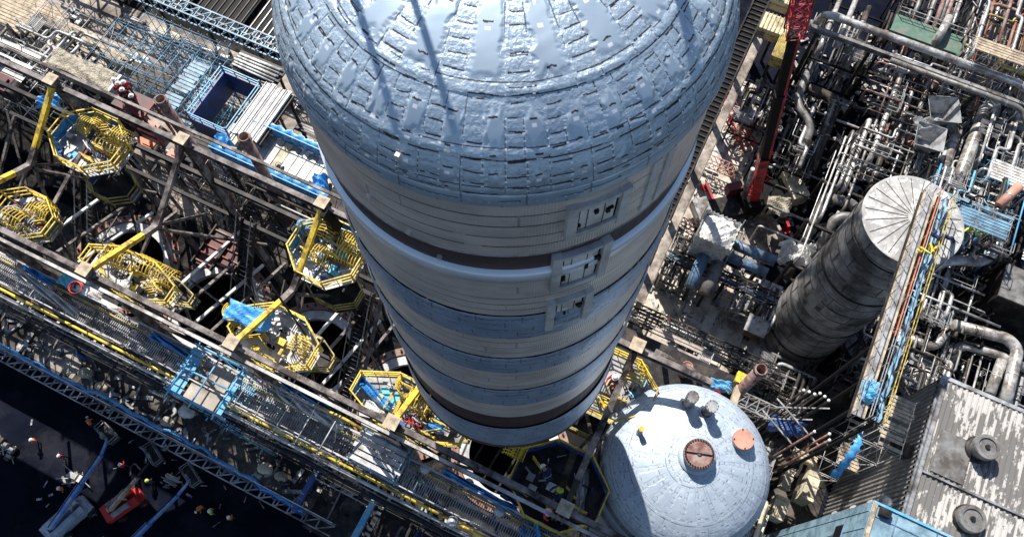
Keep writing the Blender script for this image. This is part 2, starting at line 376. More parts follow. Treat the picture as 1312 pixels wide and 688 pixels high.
# ------------------------------------------------------------------ ground
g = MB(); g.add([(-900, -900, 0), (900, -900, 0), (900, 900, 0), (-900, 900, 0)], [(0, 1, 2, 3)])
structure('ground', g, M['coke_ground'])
def slab(name, a0, a1, b0, b1, z, m, th=None):
    mb = MB()
    if th: mb.box(G((a0 + a1) / 2, (b0 + b1) / 2, z - th / 2), (a1 - a0, b1 - b0, th))
    else: mb.add([G(a0, b0, z), G(a1, b0, z), G(a1, b1, z), G(a0, b1, z)], [(0, 1, 2, 3)])
    return structure(name, mb, m)

# ------------------------------------------------------------------ numpy surface tools
def vn(u, v, seed=0):
    i = np.floor(u); j = np.floor(v); fu = u - i; fv = v - j
    fu = fu * fu * (3 - 2 * fu); fv = fv * fv * (3 - 2 * fv)
    def h(a, b):
        x = np.sin(a * 127.1 + b * 311.7 + seed * 74.7) * 43758.5453
        return x - np.floor(x)
    return (h(i, j) * (1 - fu) + h(i + 1, j) * fu) * (1 - fv) + (h(i, j + 1) * (1 - fu) + h(i + 1, j + 1) * fu) * fv
def ridged(u, v, seed=0, o=3):
    s = 0; a = 1.0; t = 0
    for k in range(o):
        s = s + a * (1 - np.abs(2 * vn(u * 2 ** k, v * 2 ** k, seed + k) - 1)); t += a; a *= .55
    return s / t
def frac(x): return x - np.floor(x)
def sstep(a, b, x):
    t = np.clip((x - a) / (b - a), 0, 1); return t * t * (3 - 2 * t)

def grid_obj(name, X, Y, Z, material, parent, U=None, V=None, mark=None, label=None):
    nv, nu = X.shape; l = rootloc(parent)
    co = np.stack([X - l.x, Y - l.y, Z - l.z], -1).reshape(-1, 3).astype(np.float32)
    idx = np.arange(nv * nu).reshape(nv, nu)
    q = np.stack([idx[:-1, :-1], idx[:-1, 1:], idx[1:, 1:], idx[1:, :-1]], -1).reshape(-1, 4)
    me = bpy.data.meshes.new(name); n = len(q)
    me.vertices.add(len(co)); me.vertices.foreach_set('co', co.ravel())
    me.loops.add(n * 4); me.loops.foreach_set('vertex_index', q.ravel().astype(np.int32))
    me.polygons.add(n); me.polygons.foreach_set('loop_start', np.arange(0, n * 4, 4, dtype=np.int32)); me.polygons.foreach_set('loop_total', np.full(n, 4, np.int32))
    me.polygons.foreach_set('use_smooth', np.ones(n, bool)); me.update(calc_edges=True)
    if U is not None:
        uv = me.uv_layers.new(name='UVMap'); uvs = np.stack([U, V], -1).reshape(-1, 2)[q.ravel()].astype(np.float32); uv.data.foreach_set('uv', uvs.ravel())
    if mark is not None:
        ca_ = me.color_attributes.new('mark', 'FLOAT_COLOR', 'POINT')
        c = np.zeros((nv * nu, 4), np.float32); c[:, 3] = 1; c[:, 0] = mark[0].ravel(); c[:, 1] = mark[1].ravel(); c[:, 2] = mark[2].ravel() if len(mark) > 2 else .5; ca_.data.foreach_set('color', c.ravel())
    me.materials.append(material)
    o = bpy.data.objects.new(name, me); COL.objects.link(o)
    if parent is not None: o.parent = parent
    if label: o['label'] = label
    return o

def dome_surface(name, cx, cy, z0, Rr, hz, nu, nv, tiers, material, parent, amp=1.0, tie_len=.24, seed=1, strong=1.0, tone=1.0, bmp=1.0):
    """quilted blanket dome: radial gores, each a crinkled tied strip beside a smooth pad"""
    th = np.linspace(math.pi * .5, math.pi * 2.5, nu + 1)[None, :]; t = np.linspace(R(2), math.pi / 2, nv)[:, None]
    r = Rr * np.sin(t) + 0 * th; z = hz * np.cos(t) + 0 * th
    ds = np.sqrt(np.diff(r[:, 0]) ** 2 + np.diff(z[:, 0]) ** 2); s = np.concatenate([[0], np.cumsum(ds)])[:, None]
    nr = np.sin(t) / Rr; nz_ = np.cos(t) / hz; ln = np.sqrt(nr ** 2 + nz_ ** 2); nr, nz_ = nr / ln, nz_ / ln
    disp = 0 * (r + 0); tie = 0 * r; clip = 0 * r; cru = 0 * r + .6
    ua = (th - math.pi * .5) / (2 * math.pi)
    for (r0, r1, gores, strip) in tiers:
        inside = (r >= r0) & (r < r1)
        s0 = np.interp(r0, r[:, 0], s[:, 0]); s1 = np.interp(r1, r[:, 0], s[:, 0])
        gu = ua * gores + .0 * s; gi = np.floor(gu); u = gu - gi
        w = 2 * math.pi * r / gores
        jag = .20 * (vn(s / .13 + gi * 3.3, gi * 1.7, seed + 20) - .5) + .10 * (vn(s / .05 + gi, gi * 2.7, seed + 21) - .5)
        jag2 = .20 * (vn(s / .15 + gi * 5.3, gi * 2.7, seed + 22) - .5) + .10 * (vn(s / .05 + gi, gi * 4.7, seed + 23) - .5)
        pu = (u - strip) / (1 - strip)
        wob = .22 * (vn(gi * 7.7 + u * 3, s / .5 + gi * 3, seed) - .5)
        row = s / tie_len + vn(gi + .5, gi * 0, seed + 5) + wob + .5 * (vn(gi + .5, np.floor(s / tie_len) + .5, seed + 25) - .5); fr = np.abs(frac(row) - .5); rowi = np.floor(row)
        keep = (vn(gi * 3.1 + .5, rowi * 5.3 + .5, seed + 9) > .22)
        e0 = (s - s0) / .20; e1 = (s1 - s) / .20
        endw = 1.5 * (vn(pu * 5 + gi * 9, gi * 2 + .5, seed + 3))
        pad = sstep(.02 + jag, .20 + jag, pu) * (1 - sstep(.80 + jag2, .98 + jag2, pu)) * sstep(.3 + endw, 1.1 + endw, e0) * sstep(.4 + endw, 1.2 + endw, e1) * (u > strip * .8)
        big = ridged(gu * 3.1 + s * .7, s / .26, seed + 2, 2); fine = ridged(ua * 260 + s * 2, s / .09 + gu, seed + 12, 3); wr = vn(gu * 2.2 + 3, s / .16 + gu * 2, seed + 8)
        crumple = .013 * big + .018 * fine + .008 * sstep(0, .3, fr)
        disp_p = pad * (.046 + .006 * wr + .010 * vn(gi + .5, gi * 0 + r0, seed + 40) * np.cos(pu * 3.1)) + (1 - pad) * crumple
        seam = ((np.abs(u) * w < .009) | (np.abs(u - 1.0) * w < .009) | (np.abs(u - strip) * w < .008)) & (vn(gi * 3, s / .16, seed + 6) > .5)
        disp = np.where(inside, disp_p - .014 * seam, disp)
        llen = .10 * (vn(gi + .5, rowi + .5, seed + 4) - .5)
        lu = (u > .07 + llen) & (u < strip - .04 - llen + .12 * vn(gi + 7.5, rowi + .5, seed + 14)) & (vn(u * 14 + gi, rowi * 3.0 + .5, seed + 17) > .18)
        tie = np.where(inside & lu & (fr * tie_len < .014 * strong) & keep, 1.0, tie)
        tie = np.where(inside & seam & (pad < .5), .75, tie)
        tie = np.where(inside & (pad < .2) & (fine > .90), .4, tie); cru = np.where(inside, 1 - pad, cru)
        # slit and bright clip in each pad
        mid = (s0 + s1) / 2 + .25 * (vn(gi, gi * 0 + 2, seed + 7) - .5)
        for dm in (-.22, .30):
            m2 = mid + dm * (s1 - s0); vv = s - m2; uu = (u - (strip + (1 - strip) * .5)) * w
            vj = .35 * (vn(gi + .5, gi * 0 + dm * 31, seed + 18) - .5); vv = vv - vj; uu = uu - .12 * (vn(gi + .5, gi * 0 + dm * 77, seed + 19) - .5)
            slit = (np.abs(vv - .03 * vn(uu * 18, gi, seed)) < .017) & (np.abs(uu) < .03 + .09 * vn(gi + 3.5, gi * 0 + dm * 9, seed)) & (vn(gi + .5, gi * 0 + dm * 50, seed + 11) > .3)
            tie = np.where(inside & slit, 1.0, tie)
            ck = (np.abs(vv - .13) < .03) & (np.abs(uu) < .045)
            clip = np.where(inside & ck & (vn(gi + .5, gi * 0 + dm * 13, seed + 24) > .4), 1.0, clip)
        stud = ((np.abs(u - .0) * w < .022) | (np.abs(u - strip) * w < .022)) & (frac(s / .12) < .25) & (s > s1 - .8)
        clip = np.where(inside & stud, .9, clip)
        # hoop seam at the tier's lower edge
        hs = np.exp(-((s - s1 + .10) / .10) ** 2)
        disp = disp + np.where(inside, hs * .03 * (ridged(ua * 70, s / .25, seed + 15) + .4), 0)
        hl = (np.abs(s - s1 + .015 + .03 * (vn(ua * 60, s * 0, seed) - .5)) < .014) & (vn(ua * 90, s * 0 + 3, seed) > .3)
        tie = np.where(inside & hl, 1.0, tie)
        hl2 = (np.abs(s - s1 + .21 + .05 * (vn(ua * 40, s * 0, seed + 1) - .5)) < .012) & (vn(ua * 120, s * 0 + 7, seed) > .4)
        tie = np.where(inside & hl2, .9, tie)
    disp = disp * amp
    rr = r + disp * nr; zz = z + disp * nz_
    return grid_obj(name, cx + rr * np.cos(th), cy + rr * np.sin(th), z0 + zz, material, parent, ua * 28 + 0 * s, s + 0 * th, (tie * tone, clip * (1 if tone == 1 else .35), cru * bmp))

def wall_surface(name, cx, cy, Rr, z0, z1, nu, material, parent, kind, course=.34, seed=3, back=True):
    """cylinder band: 'foil' crinkled blanket with seams, 'sheet' lapped courses of ribbed cladding, 'plain'"""
    n = max(3, int((z1 - z0) / (.028 if kind != 'plain' else .2)) + 1)
    th = np.linspace(math.pi * .5, math.pi * 2.5, nu + 1)[None, :]; zz = np.linspace(z1, z0, n)[:, None]
    arc = (th - math.pi * .5) * Rr; d = 0 * (arc + zz); tie = d.copy(); clip = d.copy()
    if kind == 'foil':
        d = d + .03 * ridged(arc / .55, zz / .35, seed) + .05 * np.sqrt(np.clip(1 - ((zz - (z0 + z1) / 2) / ((z1 - z0) / 2)) ** 2, 0, 1))
        row = (z1 - zz) / .33 + .25 * (vn(arc / 1.4, zz * 0, seed) - .5)
        ln = (np.abs(frac(row) - .5) < .045) & (vn(np.floor(arc / .35) + .5, np.floor(row) * 3 + .5, seed + 2) > .45)
        tie = np.where(ln, .9, tie)
        vs = (np.abs(frac(arc / 1.1 + np.floor(row) * .37) - .5) < .012); tie = np.where(vs, .7, tie)
        st = (np.abs(frac(row) - .62) < .05) & (frac(arc / .16) < .2) & (vn(arc / .8, np.floor(row), seed + 4) > .35); clip = np.where(st, .8, clip)
    elif kind == 'sheet':
        f_ = frac((z1 - zz) / course) + 0 * arc; ln_ = (f_ * course < .052) & (vn(arc / .4, np.floor((z1 - zz) / course) + .5, seed + 9) > .12); tie = np.where(ln_, .85, tie); vj = (np.abs(frac(arc / 2.21 + .37 * np.floor((z1 - zz) / course)) - .5) * 2.21 < .016); tie = np.where(vj & (vn(arc / .8, np.floor((z1 - zz) / course) + .5, seed + 19) > .5), .4, tie)  # course lines: shade under each lap painted into the colour
        sp_ = (vn(arc / .05, zz / .05, seed + 3) > .965) & (vn(arc / .9, zz / 1.2, seed + 5) > .62); clip = np.where(sp_, .8, clip); d = d + .018 * f_ + .006 * (vn(arc / 1.2, np.floor((z1 - zz) / course) * 5.0, seed) - .5)
    rr = Rr + d
    return grid_obj(name, cx + rr * np.cos(th), cy + rr * np.sin(th), zz + 0 * th, material, parent, arc + 0 * zz, zz + 0 * arc, (tie, clip))

# ------------------------------------------------------------------ the lifted drum
DX, DY, DR = -.11, 10.7, 4.22
def zf(y, rad=DR): return H - (DY - rad) / math.tan(TH - math.atan((y - 344) / F))
drum = thing('coke_drum', 'huge silver insulated drum with quilted foil dome standing tall in the middle', 'drum', (DX, DY, zf(568)))
zrim = zf(245)
dome_surface('dome', DX, DY, zrim, 4.28, 2.15, 1500, 420, [(0, 1.6, 9, .42), (1.6, 3.3, 18, .40), (3.3, 4.05, 36, .46), (4.05, 4.32, 36, .5)], M['foil'], drum, amp=.62)
bands = [(245, 261, 'foil'), (261, 326, 'sheet'), (326, 345, 'brown'), (358, 403, 'sheet'), (403, 431, 'foil'), (431, 457, 'sheet'), (457, 475, 'foil'),
         (475, 498, 'sheet'), (498, 517, 'foil'), (517, 533, 'sheet'), (533, 547, 'brown'), (547, 568, 'foil')]
for i, (y0, y1, k) in enumerate(bands):
    if k == 'foil': wall_surface('insulation_band', DX, DY, 4.265, zf(y1), zf(y0), 900, M['foil'] if i == 0 else M['foil_wall'], drum, 'foil', seed=i + 2)
    elif k == 'sheet': wall_surface('cladding_band', DX, DY, 4.24, zf(y1), zf(y0), 1100, M['cladding'], drum, 'sheet', course=(zf(y0) - zf(y1)) / max(2, round((zf(y0) - zf(y1)) / .40)), seed=i)
    else: wall_surface('support_ring', DX, DY, 4.215, zf(y1) - .05, zf(y0) + .05, 240, M['brown_band'], drum, 'plain')
def ringband(name, r0, r1, z0, z1, m, parent, nu=160):
    prof = [(r0, z0), (r1, z0 + .01), (r1 + .015, (z0 + z1) / 2), (r1, z1 - .01), (r0, z1)]
    th = np.linspace(math.pi * .5, math.pi * 2.5, nu + 1)[None, :]
    rr = np.array([p[0] for p in prof])[:, None]; zz = np.array([p[1] for p in prof])[:, None]
    return grid_obj(name, DX + rr * np.cos(th), DY + rr * np.sin(th), zz[::1] + 0 * th, m, parent, (th - math.pi * .5) * DR + 0 * zz, zz + 0 * th)
ringband('gutter_ring', 4.02, 4.325, zf(357), zf(346), M['gutter_paint'], drum)
ringband('edge_ring', 4.1, 4.262, zf(326) - .03, zf(326) + .02, M['steel_grey'], drum)
ringband('edge_ring', 3.92, 4.32, zf(568) - .35, zf(568) - .02, M['brown_band'], drum)
cone = MB(); zb = zf(568) - .34
cone.lathe((DX, DY, 0), [(4.08, zb + .3), (4.08, zb), (1.0, zb - 5.2), (1.0, zb - 6.4), (1.35, zb - 6.4), (1.35, zb - 6.7), (0, zb - 6.7)], 96)
obj('bottom_cone', cone, M['steel_dark'], drum)

def hit(px, py, rad):
    """where a sight line meets the drum's wall"""
    d = at(px, py, 0) - Vector((0, 0, H)); cx, cy = -DX, -DY
    A_ = d.x ** 2 + d.y ** 2; B_ = 2 * (d.x * cx + d.y * cy); C_ = cx * cx + cy * cy - rad * rad
    t = (-B_ - math.sqrt(B_ * B_ - 4 * A_ * C_)) / (2 * A_)
    p = Vector((0, 0, H)) + d * t
    return math.atan2(p.y - DY, p.x - DX), p.z
def curved(mb, a0, a1, z0, z1, r0, r1, n=14):
    vs = []
    for k in range(n + 1):
        an = a0 + (a1 - a0) * k / n; c, s_ = math.cos(an), math.sin(an)
        vs += [(DX + r0 * c, DY + r0 * s_, z0), (DX + r1 * c, DY + r1 * s_, z0), (DX + r1 * c, DY + r1 * s_, z1), (DX + r0 * c, DY + r0 * s_, z1)]
    fs = []
    for k in range(n):
        o = 4 * k
        for (i, j) in ((0, 1), (1, 2), (2, 3), (3, 0)): fs.append((o + i, o + 4 + i, o + 4 + j, o + j))
    fs += [(0, 1, 2, 3), tuple(4 * n + i for i in (3, 2, 1, 0))]
    mb.add(vs, fs)
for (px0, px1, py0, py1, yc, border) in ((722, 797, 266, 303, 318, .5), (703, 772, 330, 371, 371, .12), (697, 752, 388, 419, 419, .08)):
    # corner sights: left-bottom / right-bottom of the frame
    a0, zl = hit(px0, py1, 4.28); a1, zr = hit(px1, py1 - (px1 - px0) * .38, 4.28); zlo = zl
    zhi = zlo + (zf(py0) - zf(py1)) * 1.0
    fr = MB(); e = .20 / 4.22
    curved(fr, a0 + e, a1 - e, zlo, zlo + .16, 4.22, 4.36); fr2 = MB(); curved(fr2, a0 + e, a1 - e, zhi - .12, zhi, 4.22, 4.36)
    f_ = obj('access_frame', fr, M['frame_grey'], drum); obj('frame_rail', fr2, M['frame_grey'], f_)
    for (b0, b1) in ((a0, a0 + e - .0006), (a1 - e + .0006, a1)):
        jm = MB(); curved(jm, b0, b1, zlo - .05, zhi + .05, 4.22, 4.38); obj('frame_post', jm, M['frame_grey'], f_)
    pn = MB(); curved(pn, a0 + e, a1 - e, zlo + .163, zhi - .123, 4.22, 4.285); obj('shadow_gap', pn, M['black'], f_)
    pn = MB(); curved(pn, a0 + e + .014, a1 - e - .014, zlo + .21, zhi - .17, 4.286, 4.305); obj('inset_panel', pn, M['panel_white'], f_)
    hh = zhi - zlo
    for (fu, fv, w, h_) in {722: ((.16, .30, .035, .10), (.20, .36, .03, .06), (.46, .66, .03, .10), (.66, .54, .03, .12), (.70, .60, .04, .05)), 703: ((.22, .34, .03, .13), (.60, .52, .03, .13), (.78, .66, .05, .08), (.82, .60, .02, .14)), 697: ((.18, .36, .03, .12), (.40, .50, .02, .08), (.74, .6, .035, .14), (.68, .66, .04, .05))}[px0]:
        bm = MB(); ac = a0 + (a1 - a0) * fu; zc = zlo + hh * fv
        curved(bm, ac - w / 4.5 * 1.3, ac + w / 4.5 * 1.3, zc - h_ * hh * .5, zc + h_ * hh * .5, 4.27, 4.35 + fv * .01, 2); obj('bracket', bm, M['black'], f_)
    for fu in (.33, .6): bm = MB(); ac = a0 + (a1 - a0) * fu; curved(bm, ac - .002, ac + .002, zlo + .17, zhi - .13, 4.27, 4.312, 2); obj('panel_joint', bm, M['steel_dark'], f_)
# jog of the gutter round the second frame
# vertical joint strips on the cladding
for (px, py0, py1) in ((815, 235, 285), (835, 225, 262)):
    a0, z0 = hit(px, py1, 4.28); jm = MB(); curved(jm, a0, a0 + .045, zf(322), zf(264), 4.22, 4.29, 2); obj('joint_strip', jm, M['frame_grey'], drum)
# lifting lugs with slings on the far side of the rim (their shadows fall over the dome)
for i, (x, y, rr_, lab) in enumerate(((-3.75, 12.3, .06, 'left hoist rope above the big dome, outer of two'), (-3.05, 13.1, .06, 'left hoist rope above the big dome, inner of two'), (1.75, 13.2, .13, 'thick hoist sling above the right side of the big dome'))):
    rp = MB(); z0 = zrim + 1.9 * math.sqrt(max(0, 1 - ((x - DX) ** 2 + (y - DY) ** 2) / 4.28 ** 2))
    rp.tube([(x, y, z0), (x * .9, y + (DY - y) * .1, z0 + 6), (x * .7, y + (DY - y) * .3, z0 + 16)], rr_, 8)
    single('hoist_rope', rp, M['steel_dark'], lab, 'rope')
# spots of glare painted as small white plates on the cladding
for (px, py) in ((506, 200), (520, 297), (470, 250), (560, 330)):
    a0, z0 = hit(px, py, 4.28); jm = MB(); curved(jm, a0, a0 + .02, z0 - .05, z0 + .05, 4.22, 4.3, 2); obj('painted_glare', jm, M['panel_white'], drum)

# ------------------------------------------------------------------ the standing drum with nozzles
c2 = at(878, 597, 39.0); SX, SY, SR, SZ = c2.x, c2.y, 4.1, 39.0
sd = thing('small_drum', 'pale blue quilted drum top with bolted manhole and nozzles at lower right', 'drum', (SX, SY, 20))
dome_surface('dome', SX, SY, SZ, SR, 1.9, 720, 200, [(0, 1.3, 14, .3), (1.3, 3.0, 22, .28), (3.0, 3.8, 34, .3), (3.8, 4.11, 44, .4)], M['foil_small'], sd, amp=.30, tie_len=.26, seed=31, strong=1.0, tone=.75, bmp=.25)
bm = MB(); bm.lathe((SX, SY, 0), [(SR + .02, SZ), (SR + .06, SZ - .4), (SR, SZ - .8), (SR, SZ - 9), (SR - .1, 20.01)], 96); obj('shell', bm, M['foil_small'], sd)
for zz_ in (SZ - 1.2, SZ - 4.2, SZ - 8):
    bm = MB(); bm.lathe((SX, SY, 0), [(SR, zz_), (SR + .16, zz_), (SR + .16, zz_ + .2), (SR, zz_ + .2)], 80, smooth=False); obj('stiffener_ring', bm, M['steel_grey'], sd)
def sdz(x, y): return SZ + 1.9 * math.sqrt(max(0, 1 - ((x - SX) ** 2 + (y - SY) ** 2) / SR ** 2))
def nozzle(name, px, py, r, h, body, lid, bolts, label):
    z = SZ + 2.0
    for _ in range(4):
        p = at(px, py, z + h); z = sdz(p.x, p.y)
    nb = MB(); nb.cyl((p.x, p.y, 0), r * .86, z - .25, z + h - .12, 28).cyl((p.x, p.y, 0), r * 1.0, z + h - .28, z + h - .15, 28); n_ = obj(name, nb, body, sd, label)
    lb = MB(); lb.cyl((p.x, p.y, 0), r, z + h - .146, z + h, 28); l_ = obj('lid', lb, lid, n_)
    if bolts:
        bb = MB()
        for k in range(bolts):
            an = 2 * math.pi * k / bolts; bb.cyl((p.x + r * .9 * math.cos(an), p.y + r * .9 * math.sin(an), 0), r * .07, z + h - .32, z + h + .05, 6)
        obj('bolt_ring', bb, M['steel_dark'], n_)
    bb = MB(); bb.lathe((p.x, p.y, 0), [(r * .9, z + .02), (r * 1.25, z + .05), (r * 1.25, z + .09), (r * .9, z + .12)], 28); obj('collar', bb, M['foil_small'], n_)
    return n_, p, z + h
n_, p_, zt_ = nozzle('manhole', 896, 581, .72, .62, M['steel_grey'], M['rust_pale'], 32, 'bolted manhole with a brown split lid')
b_ = MB(); b_.bar((p_.x - .66, p_.y + .1, zt_ + .03), (p_.x + .66, p_.y - .1, zt_ + .03), .05, .05); obj('lid_seam', b_, M['black'], n_)
b_ = MB(); b_.lathe((p_.x, p_.y, zt_), [(.02, .02), (.12, .02), (.12, .05), (.02, .05)], 12); obj('lid_boss', b_, M['steel_brown'], n_)
nozzle('nozzle', 953, 562, .50, .55, M['steel_grey'], M['coral'], 4, 'short nozzle with an orange cover')
nozzle('nozzle', 888, 508, .30, 1.5, M['steel_brown'], M['steel_grey'], 10, 'tall brown nozzle, left of the pair')
nozzle('nozzle', 913, 520, .30, 1.4, M['steel_brown'], M['steel_grey'], 10, 'tall brown nozzle, right of the pair')
nozzle('nozzle', 822, 549, .14, .8, M['steel_grey'], M['yellow'], 0, 'small nozzle with a yellow cap')

# ------------------------------------------------------------------ the dark storage tank
TX, TY, TR, TZ = 29.2, 26.4, 3.6, 26.3
tk = thing('storage_tank', 'tall dark streaked cylindrical tank with grey seamed conical top', 'tank', (TX, TY, 0))
nc = 16; nt_ = 72
th = np.linspace(math.pi * .5, math.pi * 2.5, nt_ * 4 + 1)[None, :]; zz = np.linspace(TZ, 0, 261)[:, None]
d_ = .03 * frac((TZ - zz) / 1.63) + .012 * (vn(th * 6, np.floor((TZ - zz) / 1.63) * 3 + .5, 3) - .5)
grid_obj('shell', TX + (TR + d_) * np.cos(th), TY + (TR + d_) * np.sin(th), zz + 0 * th, M['tank'], tk)
rf = MB(); rf.lathe((TX, TY, 0), [(TR + .06, TZ - .10), (TR + .08, TZ + .02), (TR - .05, TZ + .06), (0, TZ + .42)], 72, smooth=False)
roof = obj('roof', rf, M['tank_roof'], tk)
sm = MB()
for k in range(22):
    an = 2 * math.pi * k / 22; c_, s_ = math.cos(an), math.sin(an)
    sm.bar((TX + .5 * c_, TY + .5 * s_, TZ + .38), (TX + 3.46 * c_, TY + 3.46 * s_, TZ + .09), .035, .035)
obj('roof_seam', sm, M['steel_dark'], roof)
fl = MB()
r2 = random.Random(5)
for k in range(150):   # flaking white paint round the edge and the crown
    if r2.random() < .55: rr_, an = r2.uniform(2.9, 3.43), r2.uniform(0, 6.28)
    else: rr_, an = r2.uniform(.2, 1.8), r2.uniform(-.6, 1.9)
    z_ = TZ + .42 - .36 * rr_ / (TR - .05) + .012
    ex, ey = r2.uniform(.05, .22), r2.uniform(.04, .12); c_, s_ = math.cos(an), math.sin(an); n = 7; pts = []
    for q in range(n):
        a2 = 2 * math.pi * q / n; lr = r2.uniform(.5, 1.2); x = ex * lr * math.cos(a2); y = ey * lr * math.sin(a2)
        rad = rr_ + x; pts.append((TX + rad * c_ - y * s_, TY + rad * s_ + y * c_, TZ + .42 - .36 * rad / (TR - .05) + .010))
    fl.add(pts, [tuple(range(n))])
obj('paint_flake', fl, M['sheet_white'], roof)
pt = MB()
for (a0, z0, w, h_) in ((-2.15, 13.4, .5, 1.4), (-2.3, 11.8, .9, 1.5), (-2.0, 10.2, .8, 1.5), (-2.7, 13, .3, 3.2), (-1.75, 8.5, .5, 1.5)):
    n = 8; vs = []
    for q in range(n + 1):
        an = a0 + w * (q / n - .5); vs += [(TX + (TR + .06) * math.cos(an), TY + (TR + .06) * math.sin(an), z0), (TX + (TR + .06) * math.cos(an), TY + (TR + .06) * math.sin(an), z0 + h_)]
    pt.add(vs, [(2 * q, 2 * q + 2, 2 * q + 3, 2 * q + 1) for q in range(n)], True)
obj('patch_plate', pt, M['tank_panel'], tk)
sm = MB(); q9 = random.Random(4)
for i in range(15):
    z_ = TZ - 1.63 * (i + 1); sm.lathe((TX, TY, 0), [(TR + .02, z_), (TR + .045, z_), (TR + .045, z_ + .05), (TR + .02, z_ + .05)], 72, smooth=False)
    for k in range(5): an = 2 * math.pi * (k + .5 * (i % 2) + q9.uniform(-.15, .15)) / 5; c_, s_ = math.cos(an), math.sin(an); sm.bar((TX + (TR + .02) * c_, TY + (TR + .02) * s_, z_ + .06), (TX + (TR + .02) * c_, TY + (TR + .02) * s_, z_ + 1.62), .05, .05)
obj('plate_seam', sm, M['steel_dark'], tk)
for zz_ in (24.3, 17.9, 9.7, 3.2):
    bm = MB(); bm.lathe((TX, TY, 0), [(TR + .03, zz_), (TR + .10, zz_), (TR + .10, zz_ + .12), (TR + .03, zz_ + .12)], 72, smooth=False); obj('hoop', bm, M['steel_dark'], tk)
# ------------------------------------------------------------------ site helpers
def rail(mb, pts, h=1.1, levels=(.55, 1.1), step=1.5, r=.022, closed=False):
    pts = [Vector(p) for p in pts]
    if closed: pts = pts + [pts[0]]
    for p, q in zip(pts[:-1], pts[1:]):
        for l in levels: mb.bar(p + ZX * l, q + ZX * l, r * 2)
        n = max(1, int((q - p).length / step))
        for k in range(n + (0 if closed else 1)): mb.bar(p + (q - p) * k / n, p + (q - p) * k / n + ZX * h, r * 2)
    return mb

def scaffold(name, a0, a1, b0, b1, z0, z1, na, nb, nz, m, label, board=None, r=.03, over=.5, brace=True, group=None, boards=(1,), seed=0, ex=.35):
    rr = random.Random(seed + 11)
    root = thing(name, label, 'scaffold', G((a0 + a1) / 2, (b0 + b1) / 2, z0), group)
    zs = [z0 + (z1 - z0) * (k + 1) / nz for k in range(nz)]
    for i in range(na + 1):
        for j in range(nb + 1):
            if 0 < i < na and 0 < j < nb: continue
            a = a0 + (a1 - a0) * i / na; b = b0 + (b1 - b0) * j / nb
            mb = MB(); mb.tube([G(a, b, z0), G(a, b, z1 + over * rr.uniform(.5, 1.6))], r, 6); obj('standard', mb, m, root)
    for z in zs:
        mb = MB()
        for j in range(nb + 1): b = b0 + (b1 - b0) * j / nb; mb.tube([G(a0 - ex * rr.random(), b + .04, z), G(a1 + ex * rr.random(), b + .04, z)], r, 6); mb.tube([G(a0 - ex * rr.random(), b + .04, z - .5), G(a1 + ex * rr.random(), b + .04, z - .5)], r * .9, 6)
        obj('ledger', mb, m, root)
        mb = MB()
        for i in range(na + 1): a = a0 + (a1 - a0) * i / na; mb.tube([G(a + .04, b0 - ex * rr.random(), z + .06), G(a + .04, b1 + ex * rr.random(), z + .06)], r, 6)
        obj('transom', mb, m, root)
    if brace:
        for k, z in enumerate(zs):
            zz = z - (z1 - z0) / nz
            for i in range(na):
                p, q = a0 + (a1 - a0) * i / na, a0 + (a1 - a0) * (i + 1) / na
                if (i + k) % 2: p, q = q, p
                mb = MB(); mb.tube([G(p, b0 - .05, zz), G(q, b0 - .05, z)], r * .9, 6); obj('brace', mb, m, root)
            mb = MB(); mb.tube([G(a1 + .05, b0, zz), G(a1 + .05, b1, z)], r * .9, 6); obj('brace', mb, m, root)
    if board:
        for lv in boards:
            z = zs[lv] + .11; n = max(1, int((b1 - b0) / .3))
            for j in range(n):
                if rr.random() < .22: continue
                b = b0 + (j + .5) * (b1 - b0) / n
                mb = MB(); mb.box(G((a0 + a1) / 2 + rr.uniform(-.15, .15), b, z + rr.uniform(0, .012)), (a1 - a0, .24, .04)); obj('board', mb, board, root)
    return root

def pipe_run(name, pts, r, m, label, n=10, bend=None, cat='pipe', flanges=0, fm=None, group=None, saddles=0):
    """a pipe with rounded elbows, bands along it and flanges at its ends"""
    pts = [Vector(p) for p in pts]
    root = thing(name, label, cat, pts[0], group)
    mb = MB(); pp = fillet(pts, bend or r * 3.2, 6); mb.tube(pp, r, n)
    for p, q in zip(pts[:-1], pts[1:]):
        k = int((q - p).length / (1.6 + r * 2))
        if k > 7:
            for i in range(k): mb.lathe(p + (q - p) * (i + .8) / (k + .6), [(r, -.05), (r * 1.07, -.05), (r * 1.07, .05), (r, .05)], n, (q - p).normalized(), False)
    obj('run', mb, m, root)
    for p, q in zip(pts[:-1], pts[1:]):
        L = (q - p).length; k = int(L / (1.6 + r * 2))
        if k < 1 or k > 7: continue
        t = (q - p).normalized()
        bm = MB()
        for i in range(k):
            c = p + (q - p) * (i + .8) / (k + .6)
            bm.lathe(c, [(r, -.05), (r * 1.07, -.05), (r * 1.07, .05), (r, .05)], n, t, False)
        obj('band', bm, fm or M['galvanised'], root)
    if flanges:
        for (p, q) in ((pts[0], pts[1]), (pts[-1], pts[-2])):
            t = (q - p).normalized(); bm = MB(); bm.cyl(p, r * 1.5, 0, .12, 16, t); bm.cyl(p, r * 1.5, .16, .28, 16, t); obj('flange', bm, fm or M['steel_grey'], root)
    return root

def valve(mb, c, s, axis):
    mb.cyl(c, s * .5, -s * .6, s * .6, 10, axis); mb.cyl(c, s * .8, -s * .7, -s * .55, 12, axis); mb.cyl(c, s * .8, s * .55, s * .7, 12, axis)
    mb.tube([c, c + ZX * s * 1.6], s * .12, 6); mb.lathe(c + ZX * s * 1.6, [(s * .6, 0), (s * .7, s * .06), (s * .6, s * .12), (s * .55, s * .06), (s * .6, 0)], 12)

